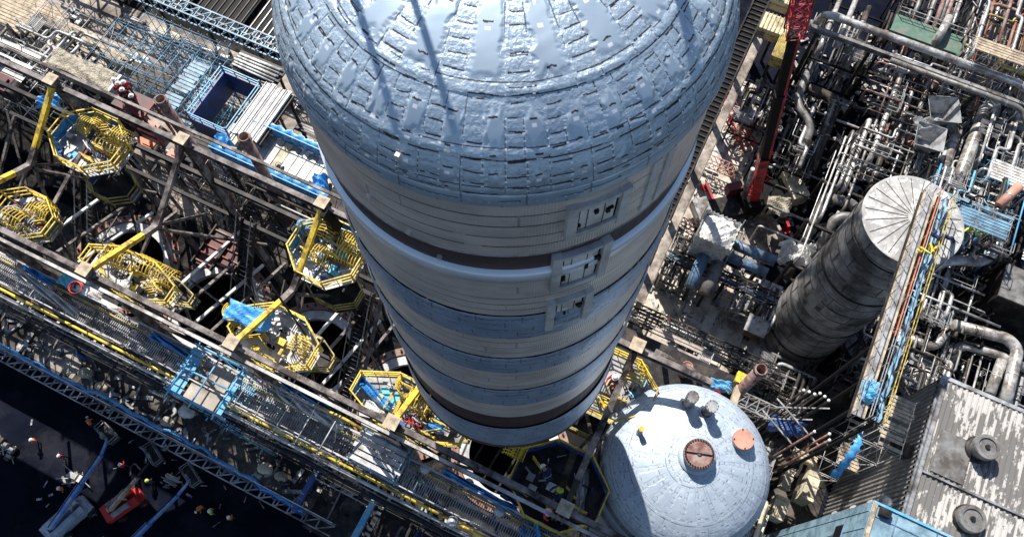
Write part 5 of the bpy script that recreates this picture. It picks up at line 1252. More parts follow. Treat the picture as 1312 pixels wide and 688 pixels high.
pipework('pipework', -19, -10, -7.0, -5.2, 25.05, 31.5, 18, 'dark pipework under the gantry right of the blue tower', n=12, mats=('pipe_dark', 'steel_grey', 'pipe_dark'), rmax=.14, main='a', nv=3, grates=1)
tarp('blue_canvas', 690, 668, 36.0, 1.6, 2.4, 'blue_tarp', 'big blue canvas screen hanging at the bottom below the blue lined platform', .1, .8, 73)
for i, (px, py) in enumerate(((600, 620), (545, 600), (580, 668), (640, 655))):
    c = at(px, py, 36.6); mb = MB(); mb.lathe(c, [(0, .25), (.22, .2), (.3, .05), (.3, 0), (0, 0)], 18); mb.tube([c - ZX * .6, c], .04, 6)
    single('lamp_disc', mb, M['galvanised'], ('round grey lamp disc on the gantry under the drum foot', 'round grey lamp disc on the gantry below the long platform', 'round grey lamp disc lowest on the gantry flank', 'round grey lamp disc near the blue lined platform')[i], 'lamp')
# ------------------------------------------------------------------ people
def person_mesh(pose):
    J = {'pelvis': (0, 0, .95), 'waist': (0, .01, 1.12), 'chest': (0, .0, 1.34), 'neck': (0, .01, 1.50), 'head': (0, .03, 1.60), 'crown': (0, .03, 1.70)}
    if pose == 'bend':
        J.update({'waist': (0, .12, 1.07), 'chest': (0, .32, 1.2), 'neck': (0, .46, 1.26), 'head': (0, .57, 1.28), 'crown': (0, .66, 1.30)})
    rad = {'pelvis': .16, 'waist': .14, 'chest': .17, 'neck': .065, 'head': .095, 'crown': .08}
    E_ = [('pelvis', 'waist'), ('waist', 'chest'), ('chest', 'neck'), ('neck', 'head'), ('head', 'crown')]
    cx, cy, cz = J['chest']
    for s, n in ((-1, 'l'), (1, 'r')):
        fwd = {'stand': (.05, .18), 'work': (.22, .40), 'bend': (.1, .2)}[pose]
        drop = {'stand': (.27, .52), 'work': (.22, .18), 'bend': (.28, .55)}[pose]
        J['sh' + n] = (s * .20, cy, cz + .07); J['el' + n] = (s * .27, cy + fwd[0], cz + .07 - drop[0]); J['wr' + n] = (s * .22, cy + fwd[1], cz + .07 - drop[1]); J['ha' + n] = (s * .21, cy + fwd[1] + .07, cz + .03 - drop[1])
        st = .12 if (pose != 'stand' and s > 0) else 0
        J['hip' + n] = (s * .10, 0, .88); J['kn' + n] = (s * .12, .04 + st, .48); J['an' + n] = (s * .13, -.02 + st * .6, .09); J['to' + n] = (s * .14, .16 + st * .6, .05)
        rad.update({'sh' + n: .075, 'el' + n: .055, 'wr' + n: .042, 'ha' + n: .045, 'hip' + n: .10, 'kn' + n: .07, 'an' + n: .055, 'to' + n: .05})
        E_ += [('chest', 'sh' + n), ('sh' + n, 'el' + n), ('el' + n, 'wr' + n), ('wr' + n, 'ha' + n), ('pelvis', 'hip' + n), ('hip' + n, 'kn' + n), ('kn' + n, 'an' + n), ('an' + n, 'to' + n)]
    ks = list(J); me = bpy.data.meshes.new('person_base'); me.from_pydata([J[k] for k in ks], [(ks.index(a), ks.index(b)) for a, b in E_], [])
    o = bpy.data.objects.new('person_base', me); COL.objects.link(o)
    md = o.modifiers.new('s', 'SKIN'); sv = me.skin_vertices[0].data
    for i, k in enumerate(ks): sv[i].radius = (rad[k], rad[k]); sv[i].use_root = (k == 'pelvis')
    o.modifiers.new('b', 'SUBSURF').levels = 1
    dg = bpy.context.evaluated_depsgraph_get(); dg.update()
    out = bpy.data.meshes.new_from_object(o.evaluated_get(dg)); out.name = 'person'
    bpy.data.objects.remove(o)
    out.polygons.foreach_set('use_smooth', [True] * len(out.polygons))
    return out, J
PM = {k: person_mesh(k) for k in ('stand', 'work', 'bend')}
def person(p, rot, pose, jacket, helmet, label, legs='trousers', group=None):
    base, J = PM[pose]; me = base.copy(); me.materials.clear()
    for m in (jacket, legs, 'skin', 'rubber'): me.materials.append(M[m])
    hc = Vector(J['head']); 
    for f in me.polygons:
        c = f.center; idx = 0
        if c.z < .13: idx = 3
        elif c.z < .93: idx = 1
        if (c - hc).length < .17: idx = 2
        for n in 'lr':
            if (c - Vector(J['ha' + n])).length < .075: idx = 2
        f.material_index = idx
    root = bpy.data.objects.new('person', me); COL.objects.link(root); root.location = p; root.rotation_euler = (0, 0, rot); tag(root, label, 'person', group)
    d = (Vector(J['crown']) - Vector(J['head'])).normalized()
    mb = MB(); c = Vector(J['head']) + d * .05; prof = [(.135 * math.cos(t), .02 + .13 * math.sin(t)) for t in [k * math.pi / 12 for k in range(7)]]
    mb.lathe(c, [(.175, .005), (.135, .02)] + prof[1:], 16, d); h = obj('helmet', mb, M[helmet]); h.parent = root
    mb = MB(); ch = Vector(J['chest']); wa = Vector(J['waist']); ax = (ch - wa).normalized()
    mb.lathe(wa, [(.165, -.06), (.185, .1), (.20, .22), (.15, .33)], 16, ax); v = obj('vest', mb, M[jacket]); v.parent = root
    mb = MB(); mb.lathe(wa, [(.187, .06), (.193, .06), (.196, .10), (.189, .10)], 16, ax); v2 = obj('reflective_strip', mb, M['galvanised']); v2.parent = v
    return root
crew = [(160, 121, 'stand', 'hi_vis_red', 'helmet_white', 'first'), (165, 126, 'work', 'hi_vis_red', 'helmet_white', 'second'), (171, 124, 'stand', 'hi_vis_red', 'helmet_white', 'third'), (163, 131, 'bend', 'hi_vis_red', 'helmet_white', 'fourth'), (170, 133, 'stand', 'red_dark', 'helmet_white', 'fifth'), (182, 141, 'stand', 'red_dark', 'helmet_white', '')]
labs = ['worker at the left of the red clad group on the red stage', 'worker with arms raised in the red clad group on the red stage', 'worker at the back right of the red clad group on the red stage', 'bending worker in front of the red clad group on the red stage', 'dark red clad worker at the front right of the group on the red stage', 'dark red clad worker standing apart, right of the group on the red stage']
for (x, y, po, j, h, _), lb in zip(crew, labs): person(at(x, y, 34.0), rnd.uniform(0, 6), po, j, h, lb, group='workers on the red stage')
person(at(784, 494, 40.02), 2.4, 'work', 'hi_vis_red', 'helmet_white', 'red clad worker with white helmet on the platform between both drums', legs='red_dark')
person(at(858, 414, .12), 1.0, 'bend', 'hi_vis_red', 'helmet_white', 'red clad worker bending on the pale concrete pad')
person(at(703, 618, 39.52), .5, 'bend', 'navy', 'helmet_white', 'navy clad worker bending at the back of the blue lined platform')
person(at(716, 633, 39.52), 2.0, 'work', 'navy', 'hi_vis_yellow', 'navy clad worker with yellow helmet in the blue lined platform')
person(at(700, 660, 39.52), 4.0, 'stand', 'hi_vis_red', 'helmet_white', 'red clad worker at the front of the blue lined platform')
for (x, y, po, j, lb) in ((121, 546, 'bend', 'hi_vis', 'orange clad worker on the dark yard above the left boom lift basket'), (51, 567, 'stand', 'hi_vis', 'orange clad worker on the dark yard nearest the left edge'), (86, 588, 'work', 'hi_vis_red', 'red clad worker on the dark yard left of the blue boom'), (86, 628, 'stand', 'hi_vis', 'orange clad worker beside the left boom lift boom'), (163, 599, 'work', 'hi_vis_red', 'red clad worker above the red boom lift'), (197, 619, 'stand', 'navy', 'navy clad worker right of the red boom lift'), (263, 650, 'bend', 'hi_vis', 'orange clad worker right of the third boom lift'), (275, 657, 'stand', 'hi_vis_yellow', 'yellow clad worker right of the third boom lift'), (300, 665, 'stand', 'hi_vis', 'orange clad worker farthest right on the dark yard')):
    person(at(x, y, 0), rnd.uniform(0, 6), po, j, 'helmet_white' if j != 'navy' else 'hi_vis_yellow', lb)

# ------------------------------------------------------------------ yard with boom lifts
def boom_lift(chx, tip, label, body, arm, head, L=2.9, W=2.3, ztip=6.5, ch_rot=None, base_z=0, grey=False):
    c = at(chx[0], chx[1], 0); t = at(tip[0], tip[1], ztip); root = thing('boom_lift', label, 'boom lift', c, 'boom lifts in the dark yard')
    d = (t - c); d.z = 0; d.normalize(); ax = d; sd = ZX.cross(ax)
    X = (ax, sd, ZX)
    mb = MB(); mb.box(c + ZX * .62, (L, W * .62, .45), X); mb.box(c + ZX * .7 + ax * L * .3, (L * .3, W * .7, .4), X); obj('chassis', mb, M[body], root)
    for i in (-1, 1):
        for j in (-1, 1):
            wc = c + ax * i * L * .38 + sd * j * W * .42 + ZX * .45
            mb = MB(); mb.lathe(wc, [(.2, -.17), (.42, -.17), (.46, -.1), (.46, .1), (.42, .17), (.2, .17)], 20, sd); w = obj('wheel', mb, M['rubber'], root)
            mb = MB(); mb.cyl(wc, .22, -.15, .15, 14, sd); obj('rim', mb, M[body], w)
    mb = MB(); mb.cyl(c, .6, .85, 1.0, 20); mb.box(c + ZX * 1.35 - ax * L * .12 + sd * .55, (L * .95, .62, .75), X); mb.box(c + ZX * 1.35 - ax * L * .12 - sd * .55, (L * .95, .62, .75), X); mb.box(c + ZX * 1.3 - ax * L * .62, (.5, 1.6, .9), X); obj('turntable', mb, M[body], root)
    for s in (-1, 1):
        mb = MB(); mb.box(c + ZX * 1.77 - ax * L * .2 + sd * s * .55, (L * .6, .5, .08), X); obj('engine_cover', mb, M['steel_grey' if grey else body], root)
    p0 = c + ZX * 2.0 - ax * L * .45; p1 = p0.lerp(t, .55); p2 = p0.lerp(t, .9)
    mb = MB(); mb.bar(p0, p1, .42, .5); b1 = obj('main_boom', mb, M[arm], root)
    mb = MB(); mb.bar(p1 - (p1 - p0) * .02 + ZX * .0, p2, .30, .36); obj('fly_boom', mb, M[arm], b1)
    mb = MB(); mb.tube([c + ZX * 1.2 + ax * .3, p0.lerp(p1, .6) - ZX * .3], .10, 8); obj('lift_ram', mb, M['galvanised'], root)
    mb = MB(); mb.tube([p0 + ZX * .3 + sd * .1, p1 + ZX * .3 + sd * .1, p2 + ZX * .22 + sd * .1], .04, 5); obj('cable_track', mb, M['black'], root)
    e = at(head[0], head[1], ztip + .3); mb = MB(); mb.bar(p2, p2.lerp(e, .5), .22, .22); mb.bar(p2.lerp(e, .5), e - ax * .3, .16, .2); obj('jib', mb, M[arm if not grey else 'steel_dark'], root)
    mb = MB(); mb.box(e, (.85, 2.0, .08), X); bk = obj('basket', mb, M['steel_dark'], root)
    pts = [e + ax * (.42 * i) + sd * (1.0 * j) for i, j in ((-1, -1), (1, -1), (1, 1), (-1, 1))]
    mb = MB(); rail(mb, pts, 1.1, (.55, 1.1), .7, .03, True); obj('basket_rail', mb, M['steel_grey'] , bk)
    mb = MB(); mb.box(e - ax * .3 + ZX * .95, (.2, .5, .25), X); obj('control_box', mb, M['steel_grey'], bk)
    return root
boom_lift((97, 662), (137, 572), 'boom lift with grey blue body and long blue boom at bottom left', 'lift_body', 'lift_blue', (141, 556), L=3.6, W=2.7)
boom_lift((168, 645), (180, 606), 'red boom lift with pale boom between the two blue ones', 'hi_vis_red', 'plank', (200, 583), L=2.9, W=2.2, ztip=5, grey=True)
boom_lift((168, 712), (238, 624), 'boom lift with blue boom entering from the bottom edge', 'lift_body', 'lift_blue', (248, 610), L=3.6, W=2.7)
q = random.Random(31); mb = MB()
for k in range(70):
    a, b = q.uniform(-46, -14), q.uniform(-25, -11.0)
    if q.random() < .5: a, b = ab(q.gauss(235, 60), q.gauss(600, 22), 0)
    c = G(a, b, .03); an = q.uniform(0, 3.14); d = AX * math.cos(an) + BX * math.sin(an); mb.bar(c - d * q.uniform(.05, .5), c + d * q.uniform(.05, .5), q.uniform(.04, .22), .05)
stuff('litter', mb, M['litter'], 'small scraps and offcuts strewn over the dark yard')
for i, (x, y, la, lab) in enumerate(((8, 577, 2.2, 'grey crate on the dark yard at the left edge'), (110, 633, .0, ''), (222, 614, 1.4, 'pale scaffold tubes lying on the yard under the third basket'), (100, 612, 1.2, 'heap of pale scrap beside the left blue boom'))):
    if not la: continue
    stock(*ab(x, y, 0), .02, la, la * .6, ('mix', 'mix', 'tubes', 'mix')[i], lab, i + 70)

# ------------------------------------------------------------------ right side: ground and pads
slab('concrete_apron', 2.8, 17.5, 3.5, 31, .02, M['concrete_pale'])
slab('concrete_pad', 3.2, 9.4, 31.0, 54, .03, M['concrete_pale'], None)
slab('concrete_apron', 17.5, 27, 3, 24, .015, M['concrete_dark'])
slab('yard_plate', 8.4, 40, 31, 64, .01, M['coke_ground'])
mb = MB(); mb.lathe(G(11.8, 35.0, 0), [(2.8, .05), (2.8, .9), (3.2, .9), (3.2, .05)], 48, smooth=False); mb.cyl(G(11.8, 35.0, 0), 2.79, .05, .2, 40); single('round_pit', mb, M['concrete'], 'big round dark pit with pale rim in front of the crane', 'pit')
for i, (a, b, la, lb, m, lab) in enumerate(((7.0, 23.6, 2.2, 3.2, 'plank_pale', 'narrow cream slab left of the pad with the bending worker'), (9.9, 24.1, 3.4, 3.6, 'concrete_pale', 'square cream concrete pad with the bending worker'), (13.4, 23.8, 2.6, 3.0, 'concrete_pale', 'pale concrete pad left of the dark tank foot'), (4.4, 21.6, 2.4, 4.4, 'concrete_pale', 'pale slatted pad right of the big drum'), (4.6, 43.5, 1.8, 5.5, 'panel_white', 'long pale slab beside the ribbed gallery'))):
    mb = MB(); mb.box(G(a, b, .22), (la, lb, .3)); single('equipment_pad', mb, M[m], lab, 'pad')
for k in range(4):
    mb = MB(); mb.box(G(4.4, 19.9 + k * 1.0, .40), (2.3, .18, .05)); mb_ = single('timber_strip', mb, M['plank_pale'], '%s timber strip from the front on the slatted pad' % ORD[k + 1], 'timber', 'timber strips on the slatted pad')
# ribbed gallery beside the drum
root = thing('ribbed_gallery', 'dark ribbed covered gallery running past the right side of the dome', 'gallery', G(3.0, 40, 0))
mb = MB(); mb.box(G(3.0, 41, 24.2), (1.1, 52, 1.6)); obj('casing', mb, M['black'], root)
mb = MB()
for k in range(104): mb.box(G(3.0, 15.3 + k * .5, 25.06), (1.16, .10, .12))
obj('top_ribs', mb, M['steel_dark'], root)
mb = MB()
for s in (-.6, .6): mb.bar(G(3.0 + s, 15, 25.1), G(3.0 + s, 67, 25.1), .12, .2)
obj('edge_rail', mb, M['steel_dark'], root)
for k in range(9):
    mb = MB(); mb.bar(G(3.0, 16 + k * 6, .05), G(3.0, 16 + k * 6, 23.4), .5); obj('column', mb, M['steel_dark'], root)
root = thing('parapet', 'pale concrete ledge wall below the ribbed gallery', 'wall', G(3.6, 35, 0))
mb = MB(); mb.box(G(3.9, 36, 9.2), (.5, 34, 1.3)); obj('face', mb, M['concrete'], root)
for k in range(6): mb = MB(); mb.bar(G(3.9, 20 + k * 6.4, .05), G(3.9, 20 + k * 6.4, 8.5), .5); obj('pier', mb, M['concrete_dark'], root)
mb = MB(); mb.box(G(3.9, 36, 9.98), (.9, 34, .16)); obj('coping', mb, M['concrete'], root)
mb = MB(); rail(mb, [G(4.3, 19.5, 10.06), G(4.3, 52, 10.06)], step=1.6); obj('handrail', mb, M['steel_dark'], root)

# ------------------------------------------------------------------ mobile crane
c0, c1 = at(922, 268, 1.5), at(1000, 250, 1.5); ax = (c1 - c0); ax.z = 0; ax.normalize(); sd = ZX.cross(ax); cc = (c0 + c1) / 2; cc.z = 0; X = (ax, sd, ZX)
root = thing('mobile_crane', 'red and black telescopic crane whose boom rises past the top edge', 'crane', cc)
mb = MB(); mb.box(cc + ZX * 1.1, (12, 2.7, .7), X); mb.box(cc + ZX * 1.6, (11, 2.4, .3), X); obj('carrier', mb, M['steel_dark'], root)
for i in range(5):
    for s in (-1, 1):
        wc = cc + ax * (-4.6 + i * 2.2 + (.8 if i > 2 else 0)) + sd * s * 1.2 + ZX * .62; mb = MB(); mb.lathe(wc, [(.3, -.2), (.58, -.2), (.62, -.12), (.62, .12), (.58, .2), (.3, .2)], 20, sd); w = obj('wheel', mb, M['rubber'], root); mb = MB(); mb.cyl(wc, .32, -.18, .18, 12, sd); obj('rim', mb, M['steel_grey'], w)
mb = MB(); mb.box(cc - ax * 5.6 + ZX * 1.9, (1.6, 2.6, 1.6), X); cb = obj('cab', mb, M['steel_grey'], root)
mb = MB(); mb.box(cc - ax * 6.41 + ZX * 2.2, (.04, 2.2, .8), X); obj('windscreen', mb, M['glass'], cb)
mb = MB(); mb.box(cc + ax * 1.2 + ZX * 2.3, (5.0, 2.6, 1.2), X); ss = obj('superstructure', mb, M['black'], root)
mb = MB(); mb.box(cc + ax * 4.6 + ZX * 2.7, (1.8, 3.4, 1.8), X); obj('counterweight', mb, M['plank_pale'], ss)
mb = MB(); mb.box(cc - ax * 1.6 + sd * 1.5 + ZX * 2.5, (1.6, .9, 1.4), X); obj('operator_cab', mb, M['red_dark'], ss)
for i in (-3.6, 3.2):
    for s in (-1, 1):
        mb = MB(); mb.bar(cc + ax * i + sd * s * .8 + ZX * .9, cc + ax * i + sd * s * 3.6 + ZX * .9, .3, .35); mb.cyl(cc + ax * i + sd * s * 3.5, .12, .1, .9, 10); mb.cyl(cc + ax * i + sd * s * 3.5, .5, .03, .12, 16); obj('outrigger', mb, M['red'], root)
B0, B1 = at(966, 252, 3.0), at(1028, 0, 31.0); bd = B1 - B0
def bsec(t0, t1, w, m, name, par, stripe=True):
    p, q_ = B0 + bd * t0, B0 + bd * t1; t = (q_ - p).normalized(); rs = Vector((1, 0, 0)); rs = (rs - t * rs.dot(t)).normalized(); bk = t.cross(rs)
    mb = MB(); mb.box((p + q_) / 2, ((q_ - p).length, w, w * 1.1), (t, rs, bk)); o = obj(name, mb, M[m], par)
    if stripe: mb = MB(); mb.box((p + q_) / 2 + rs * (w / 2 + .12), ((q_ - p).length, .22, w * 1.0), (t, rs, bk)); obj('side_stripe', mb, M['red'], o)
    return o
bsec(-.03, .26, .95, 'red', 'boom_base', root, False); bsec(.262, .60, .70, 'black', 'boom_section', root); bsec(.603, .86, .60, 'black', 'boom_section', root)
for t0 in (.255, .595, .855): bsec(t0, t0 + .012, 1.0 - t0 * .35, 'black', 'boom_collar', root, False)
lattice_pts = []
for s in (-1, 1):
    mb = MB(); o_ = ax * s * .9
    for k in range(9):
        u, v = B0 + bd * (.02 + .028 * k), B0 + bd * (.02 + .028 * (k + 1)); e0, e1 = o_ * (1 - k / 9), o_ * (1 - (k + 1) / 9)
        mb.bar(u + e0, v + e1, .12); mb.bar(u + e0, v, .07); mb.bar(u, u + e0, .07)
    obj('stay_frame', mb, M['red'], root)
mb = MB(); mb.tube([cc + ax * -1.0 + ZX * 2.6, B0 + bd * .2 - ax * .9], .22, 10); obj('lift_ram', mb, M['steel_grey'], root)
p, q_ = B0 + bd * .87, B0 + bd * 1.5; t = (q_ - p).normalized(); rs = Vector((1, 0, 0)); rs = (rs - t * rs.dot(t)).normalized(); bk = t.cross(rs); n = 14; hw = .66
mb = MB(); cor = [rs * hw + bk * hw, -rs * hw + bk * hw, -rs * hw - bk * hw, rs * hw - bk * hw]
for c in cor: mb.tube([p + c, q_ + c], .08, 6)
jb = obj('lattice_jib', mb, M['red'], root)
mb = MB()
for i in range(n):
    u, v = p.lerp(q_, i / n), p.lerp(q_, (i + 1) / n)
    for k in range(4): a, b = cor[k], cor[(k + 1) % 4]; mb.bar(u + a, v + b, .06); mb.bar(u + a, u + b, .05); mb.bar(v + a, u + b, .05)
obj('lattice_web', mb, M['red'], jb)
def lattice(name, p, q_, w, n, m, label, cat):
    t = (q_ - p).normalized(); s = t.cross(ZX).normalized() * w / 2; up = s.cross(t).normalized() * w / 2 ; r_ = thing(name, label, cat, p); cor = [s + up, -s + up, -s - up, s - up]; mb = MB()
    for c in cor: mb.tube([p + c, q_ + c], .07, 6)
    obj('chord', mb, M[m], r_); mb = MB()
    for i in range(n):
        u, v = p.lerp(q_, i / n), p.lerp(q_, (i + 1) / n)
        for k in range(4): a, b = cor[k], cor[(k + 1) % 4]; mb.bar(u + a, v + b, .06); mb.bar(u + a, u + b, .05)
    obj('web', mb, M[m], r_); return r_
lattice('jib_section', at(922, 118, 3), at(945, 158, 3), 1.4, 6, 'red', 'red lattice jib section lying behind the dome, upper of two', 'lattice')
lattice('jib_section', at(938, 150, 2.4), at(962, 190, 2.4), 1.2, 5, 'red', 'red lattice jib section lying behind the dome, lower of two', 'lattice')
lattice('jib_section', at(905, 205, 2), at(945, 222, 2), 1.0, 6, 'coral', 'faded red lattice frame on the pale pad left of the crane', 'lattice')
lattice('jib_section', at(872, 285, 2), at(895, 298, 2), .9, 4, 'red_dark', 'dark red lattice frame left of the white wrapped vessel', 'lattice')
# yellow framed modules at the top
for i, (a, b, la, lb, z, lab) in enumerate(((2.2 + 2.4, 53.5, 3.4, 2.2, 11, 'yellow framed crate with ribs at the top edge, left of the crane jib'), (6.6, 51.0, 1.6, 3.0, 11, 'smaller yellow slatted crate just below the ribbed one'), (3.9, 57.5, 3.0, 2.0, 11, 'pale yellow crate touching the top edge beside the dome'))):
    root = thing('yellow_module', lab, 'module', G(a, b, 0)); mb = MB(); mb.box(G(a, b, z - .8), (la, lb, 1.5)); obj('body', mb, M['plank_pale' if i != 1 else 'yellow_dull'], root)
    mb = MB()
    for k in range(9): mb.box(G(a - la / 2 + la * k / 8, b, z), (.09, lb + .1, .1))
    obj('rib', mb, M['yellow_dull'], root)
    for s in (-1, 1): mb = MB(); mb.box(G(a, b + s * (lb / 2 + .06), z - .7), (la, .1, .2)); obj('side_beam', mb, M['yellow_dull'], root)
    for s in (-1, 1): mb = MB(); mb.bar(G(a + s * la * .4, b, 0), G(a + s * la * .4, b, z - 1.55), .3); obj('leg', mb, M['steel_dark'], root)

# ------------------------------------------------------------------ wrapped vessel and its pipes
def wrapped(c, la, lb, h, m, label, seed, amp=.3):
    """a boxy thing shrink wrapped in sheeting"""
    n = 16; vs, fs = [], []; g_ = {}
    def key(i, j, k):
        if (i, j, k) not in g_:
            x, y, z = i / n - .5, j / n - .5, k / n; w = amp * (math.sin(i * 1.7 + seed) * math.sin(j * 1.3 + seed * 2) * math.sin(k * 1.9 + seed) + .5 * math.sin(i * 3.1 + j * 2.3 + k * 2.9))
            r_ = max(abs(x), abs(y)) * 2; sag = (1 - .18 * (abs(x * 2) ** 3 + abs(y * 2) ** 3) if k == n else 1); pinch = 1 - .12 * math.sin(z * 3.1)
            g_[(i, j, k)] = len(vs); vs.append(c + AX * (x * la * pinch + w * .4) + BX * (y * lb * pinch + w * .4) + ZX * (h * z * sag + w * .5 * z))
        return g_[(i, j, k)]
    for i in range(n):
        for j in range(n): fs.append((key(i, j, n), key(i + 1, j, n), key(i + 1, j + 1, n), key(i, j + 1, n)))
        for k in range(n):
            fs += [(key(i, 0, k), key(i + 1, 0, k), key(i + 1, 0, k + 1), key(i, 0, k + 1)), (key(i + 1, n, k), key(i, n, k), key(i, n, k + 1), key(i + 1, n, k + 1)), (key(0, i + 1, k), key(0, i, k), key(0, i, k + 1), key(0, i + 1, k + 1)), (key(n, i, k), key(n, i + 1, k), key(n, i + 1, k + 1), key(n, i, k + 1))]
    mb = MB(); mb.add(vs, fs, False); return mb
vc = G(7.9, 29.6, 4.4)
root = thing('wrapped_vessel', 'boxy vessel wrapped in torn white sheeting left of the crane', 'vessel', G(7.9, 29.6, 0))
obj('white_wrap', wrapped(vc, 3.6, 3.2, 5.0, 'sheet_white', '', 3), M['sheet_white'], root)
mb = MB(); mb.cyl(G(7.9, 29.6, 0), 1.2, .1, 3.9, 24); obj('skirt', mb, M['pipe_grey'], root)
for (u, v) in ((-1.95, .3), (-1.9, -.7)): mb = MB(); mb.box(G(7.9 + u, 29.6 + v, 7.2), (.3, .6, 1.0)); obj('torn_opening', mb, M['black'], root)
for i in (-1.9, 1.9):
    for j in (-1.7, 1.7): mb = MB(); mb.tube([G(7.9 + i, 29.6 + j, .05), G(7.9 + i, 29.6 + j, 9.6)], .05, 6); obj('scaffold_pole', mb, M['galvanised'], root)
pipe_run('large_pipe', [G(7.7, 29.0, 5.6), G(7.7, 24.6, 5.2)], .62, M['pipe_blue'], 'thick blue pipe dropping from the white wrapped vessel', 18, cat='pipe', fm=M['pipe_blue'])
pipe_run('large_pipe', [G(9.3, 29.0, 5.4), G(9.3, 24.6, 5.0)], .66, M['pipe_grey'], 'thick grey pipe beside the blue one under the wrapped vessel', 18, fm=M['pipe_grey'])
pipe_run('large_pipe', [G(9.2, 30.4, 6), G(14.2, 30.4, 6)], .55, M['pipe_blue'], 'thick blue pipe running right from the wrapped vessel, upper of two', 18, fm=M['pipe_blue'])
pipe_run('large_pipe', [G(9.2, 28.9, 6), G(13.9, 28.9, 6)], .5, M['pipe_blue'], 'thick blue pipe running right from the wrapped vessel, lower of two', 18, fm=M['pipe_blue'])
for i, (a, b, z) in enumerate(((7.7, 25.2, 4.6), (9.3, 25.2, 4.3), (13.2, 30.4, 5.4), (13.0, 28.9, 5.45))):
    mb = MB(); mb.bar(G(a, b, .03), G(a, b, z), .3); mb.box(G(a, b, z), (.9, .3, .12)); single('pipe_stand', mb, M['steel_dark'], ('stand under the thick blue dropping pipe', 'stand under the thick grey pipe beside it', 'stand under the upper of two blue pipes running right', 'stand under the lower of two blue pipes running right')[i], 'stand')
tarp('white_sheet', 1022, 322, 6.0, 3.2, 2.4, 'sheet_white', 'crumpled white sheet heaped left of the dark tank', .2, 1.1, 81)
tarp('sand_cover', 1000, 262, 4.2, 2.4, 2.2, 'sand', 'yellowish canvas on the crane tail', .3, .5, 82)
for i, (px, py, s, lab) in enumerate(((986, 373, 2.2, 'flat grey lid left of the dark tank foot, upper of two'), (970, 417, 2.1, 'flat grey lid left of the dark tank foot, lower of two'))):
    c = at(px, py, 4.0); root = thing('duct_hood', lab, 'duct', (c.x, c.y, 0)); mb = MB(); mb.box(c - ZX * .05, (s, s * .9, .14)); obj('lid', mb, M['hopper'], root); mb = MB(); mb.box(c - ZX * 1.0, (s * .8, s * .7, 1.75)); obj('hood', mb, M['steel_dark'], root); mb = MB(); mb.bar((c.x, c.y, .03), c - ZX * 1.88, .5); obj('leg', mb, M['steel_dark'], root)

# ------------------------------------------------------------------ pipe rack right of the crane
q = random.Random(41)
root = thing('pipe_rack_frame', 'dark steel pipe rack frame carrying the white pipes behind the dark tank', 'rack', G(18.5, 42, 0))
for b in (30, 35, 40, 45, 50, 55):
    for a in (15.4, 22.2): mb = MB(); mb.bar(G(a, b, .02), G(a, b, 8.0), .3); obj('post', mb, M['steel_dark'], root)
    for z in (4.5, 7.4): mb = MB(); mb.ibeam(G(15.3, b, z), G(22.3, b, z), .24, .34); obj('beam', mb, M['steel_dark'], root)
pr = []
defs = [(16.0, 31, 46, 7.8, .10, 'tube_white'), (16.5, 36, 47, 7.85, .16, 'pipe_white'), (17.0, 40, 46.5, 8.3, .2, 'pipe_white'), (17.6, 40, 49, 8.0, .26, 'pipe_white'), (18.3, 38, 52, 7.7, .14, 'pipe_grey'), (18.9, 44, 57, 8.4, .30, 'pipe_white'), (19.9, 41, 58, 7.9, .30, 'pipe_dark'), (20.6, 47, 58, 8.0, .2, 'pipe_white'), (21.4, 40, 52, 7.8, .12, 'galvanised'), (21.8, 50, 57, 8.2, .24, 'pipe_grey'), (15.6, 33, 44, 7.7, .06, 'galvanised')]
for (a, b0, b1, z, r, m) in defs:
    s = q.choice((-1, 1)) * q.uniform(.3, .7); e = pipe_run('rack_pipe', [G(a, b0, z - 4), G(a, b0, z), G(a, (b0 + b1) / 2, z), G(a, b1, z), G(a, b1, z - 3)], r, M[m], '', 12); pr.append(e)
family(pr, '{o} pipe from the left on the rack behind the dark tank', 'pipes on the rack behind the tank')
pr = []
for k in range(9):
    b = 31.5 + k * 2.6; r = q.uniform(.07, .18); m = q.choice(('pipe_grey', 'pipe_dark', 'galvanised', 'pipe_white')); pr.append(pipe_run('cross_pipe', [G(11.6, b, 1.2), G(11.6, b, 4.9), G(16.5 + q.uniform(0, 4), b, 4.9), G(18.5, b + 1, 4.9)], r, M[m], '', 10))
family(pr, '{o} cross pipe counted from the top between crane and pipe rack', 'low cross pipes right of the crane', key='y')
pipe_run('u_pipe', [G(16.4, 31.6, 2), G(16.4, 38.6, 7.0), G(16.4, 38.8, 7.0), G(19.6, 39.4, 7.0), G(19.9, 35.5, 7), G(19.9, 33.0, 3)], .50, M['pipe_grey'], 'thick grey bent pipe behind the dark tank, outer of two', 18, bend=1.4)
pipe_run('u_pipe', [G(17.9, 31.0, 2), G(17.9, 37.3, 7.0), G(20.4, 37.9, 7.0), G(20.6, 34.5, 3)], .52, M['pipe_grey'], 'thick grey bent pipe behind the dark tank, inner of two', 18, bend=1.4)
root = thing('pipe_support', 'steel beam with legs under the long white pipe at upper right', 'support', G(19, 54, 0))
mb = MB(); mb.ibeam(G(8, 53.0, 12.8), G(30, 53.0, 12.8), .4, .6); obj('beam', mb, M['steel_grey'], root)
for a in (9, 14.5, 20, 25.5): mb = MB(); mb.bar(G(a, 53.2, .02), G(a, 53.2, 12.5), .35); obj('leg', mb, M['steel_dark'], root)
pipe_run('long_pipe', [G(8.6, 55.4, 10.5), G(8.9, 54.2, 14), G(29, 54.2, 14), G(31.5, 52.0, 13)], .38, M['pipe_white'], 'long pale pipe crossing the upper right towards the corner', 16, flanges=1)
pipe_run('long_pipe', [G(16.5, 52.1, 13.3), G(29.5, 52.1, 13.3), G(31.5, 50, 12)], .28, M['pipe_grey'], 'thinner grey pipe under the long pale pipe at upper right', 12)
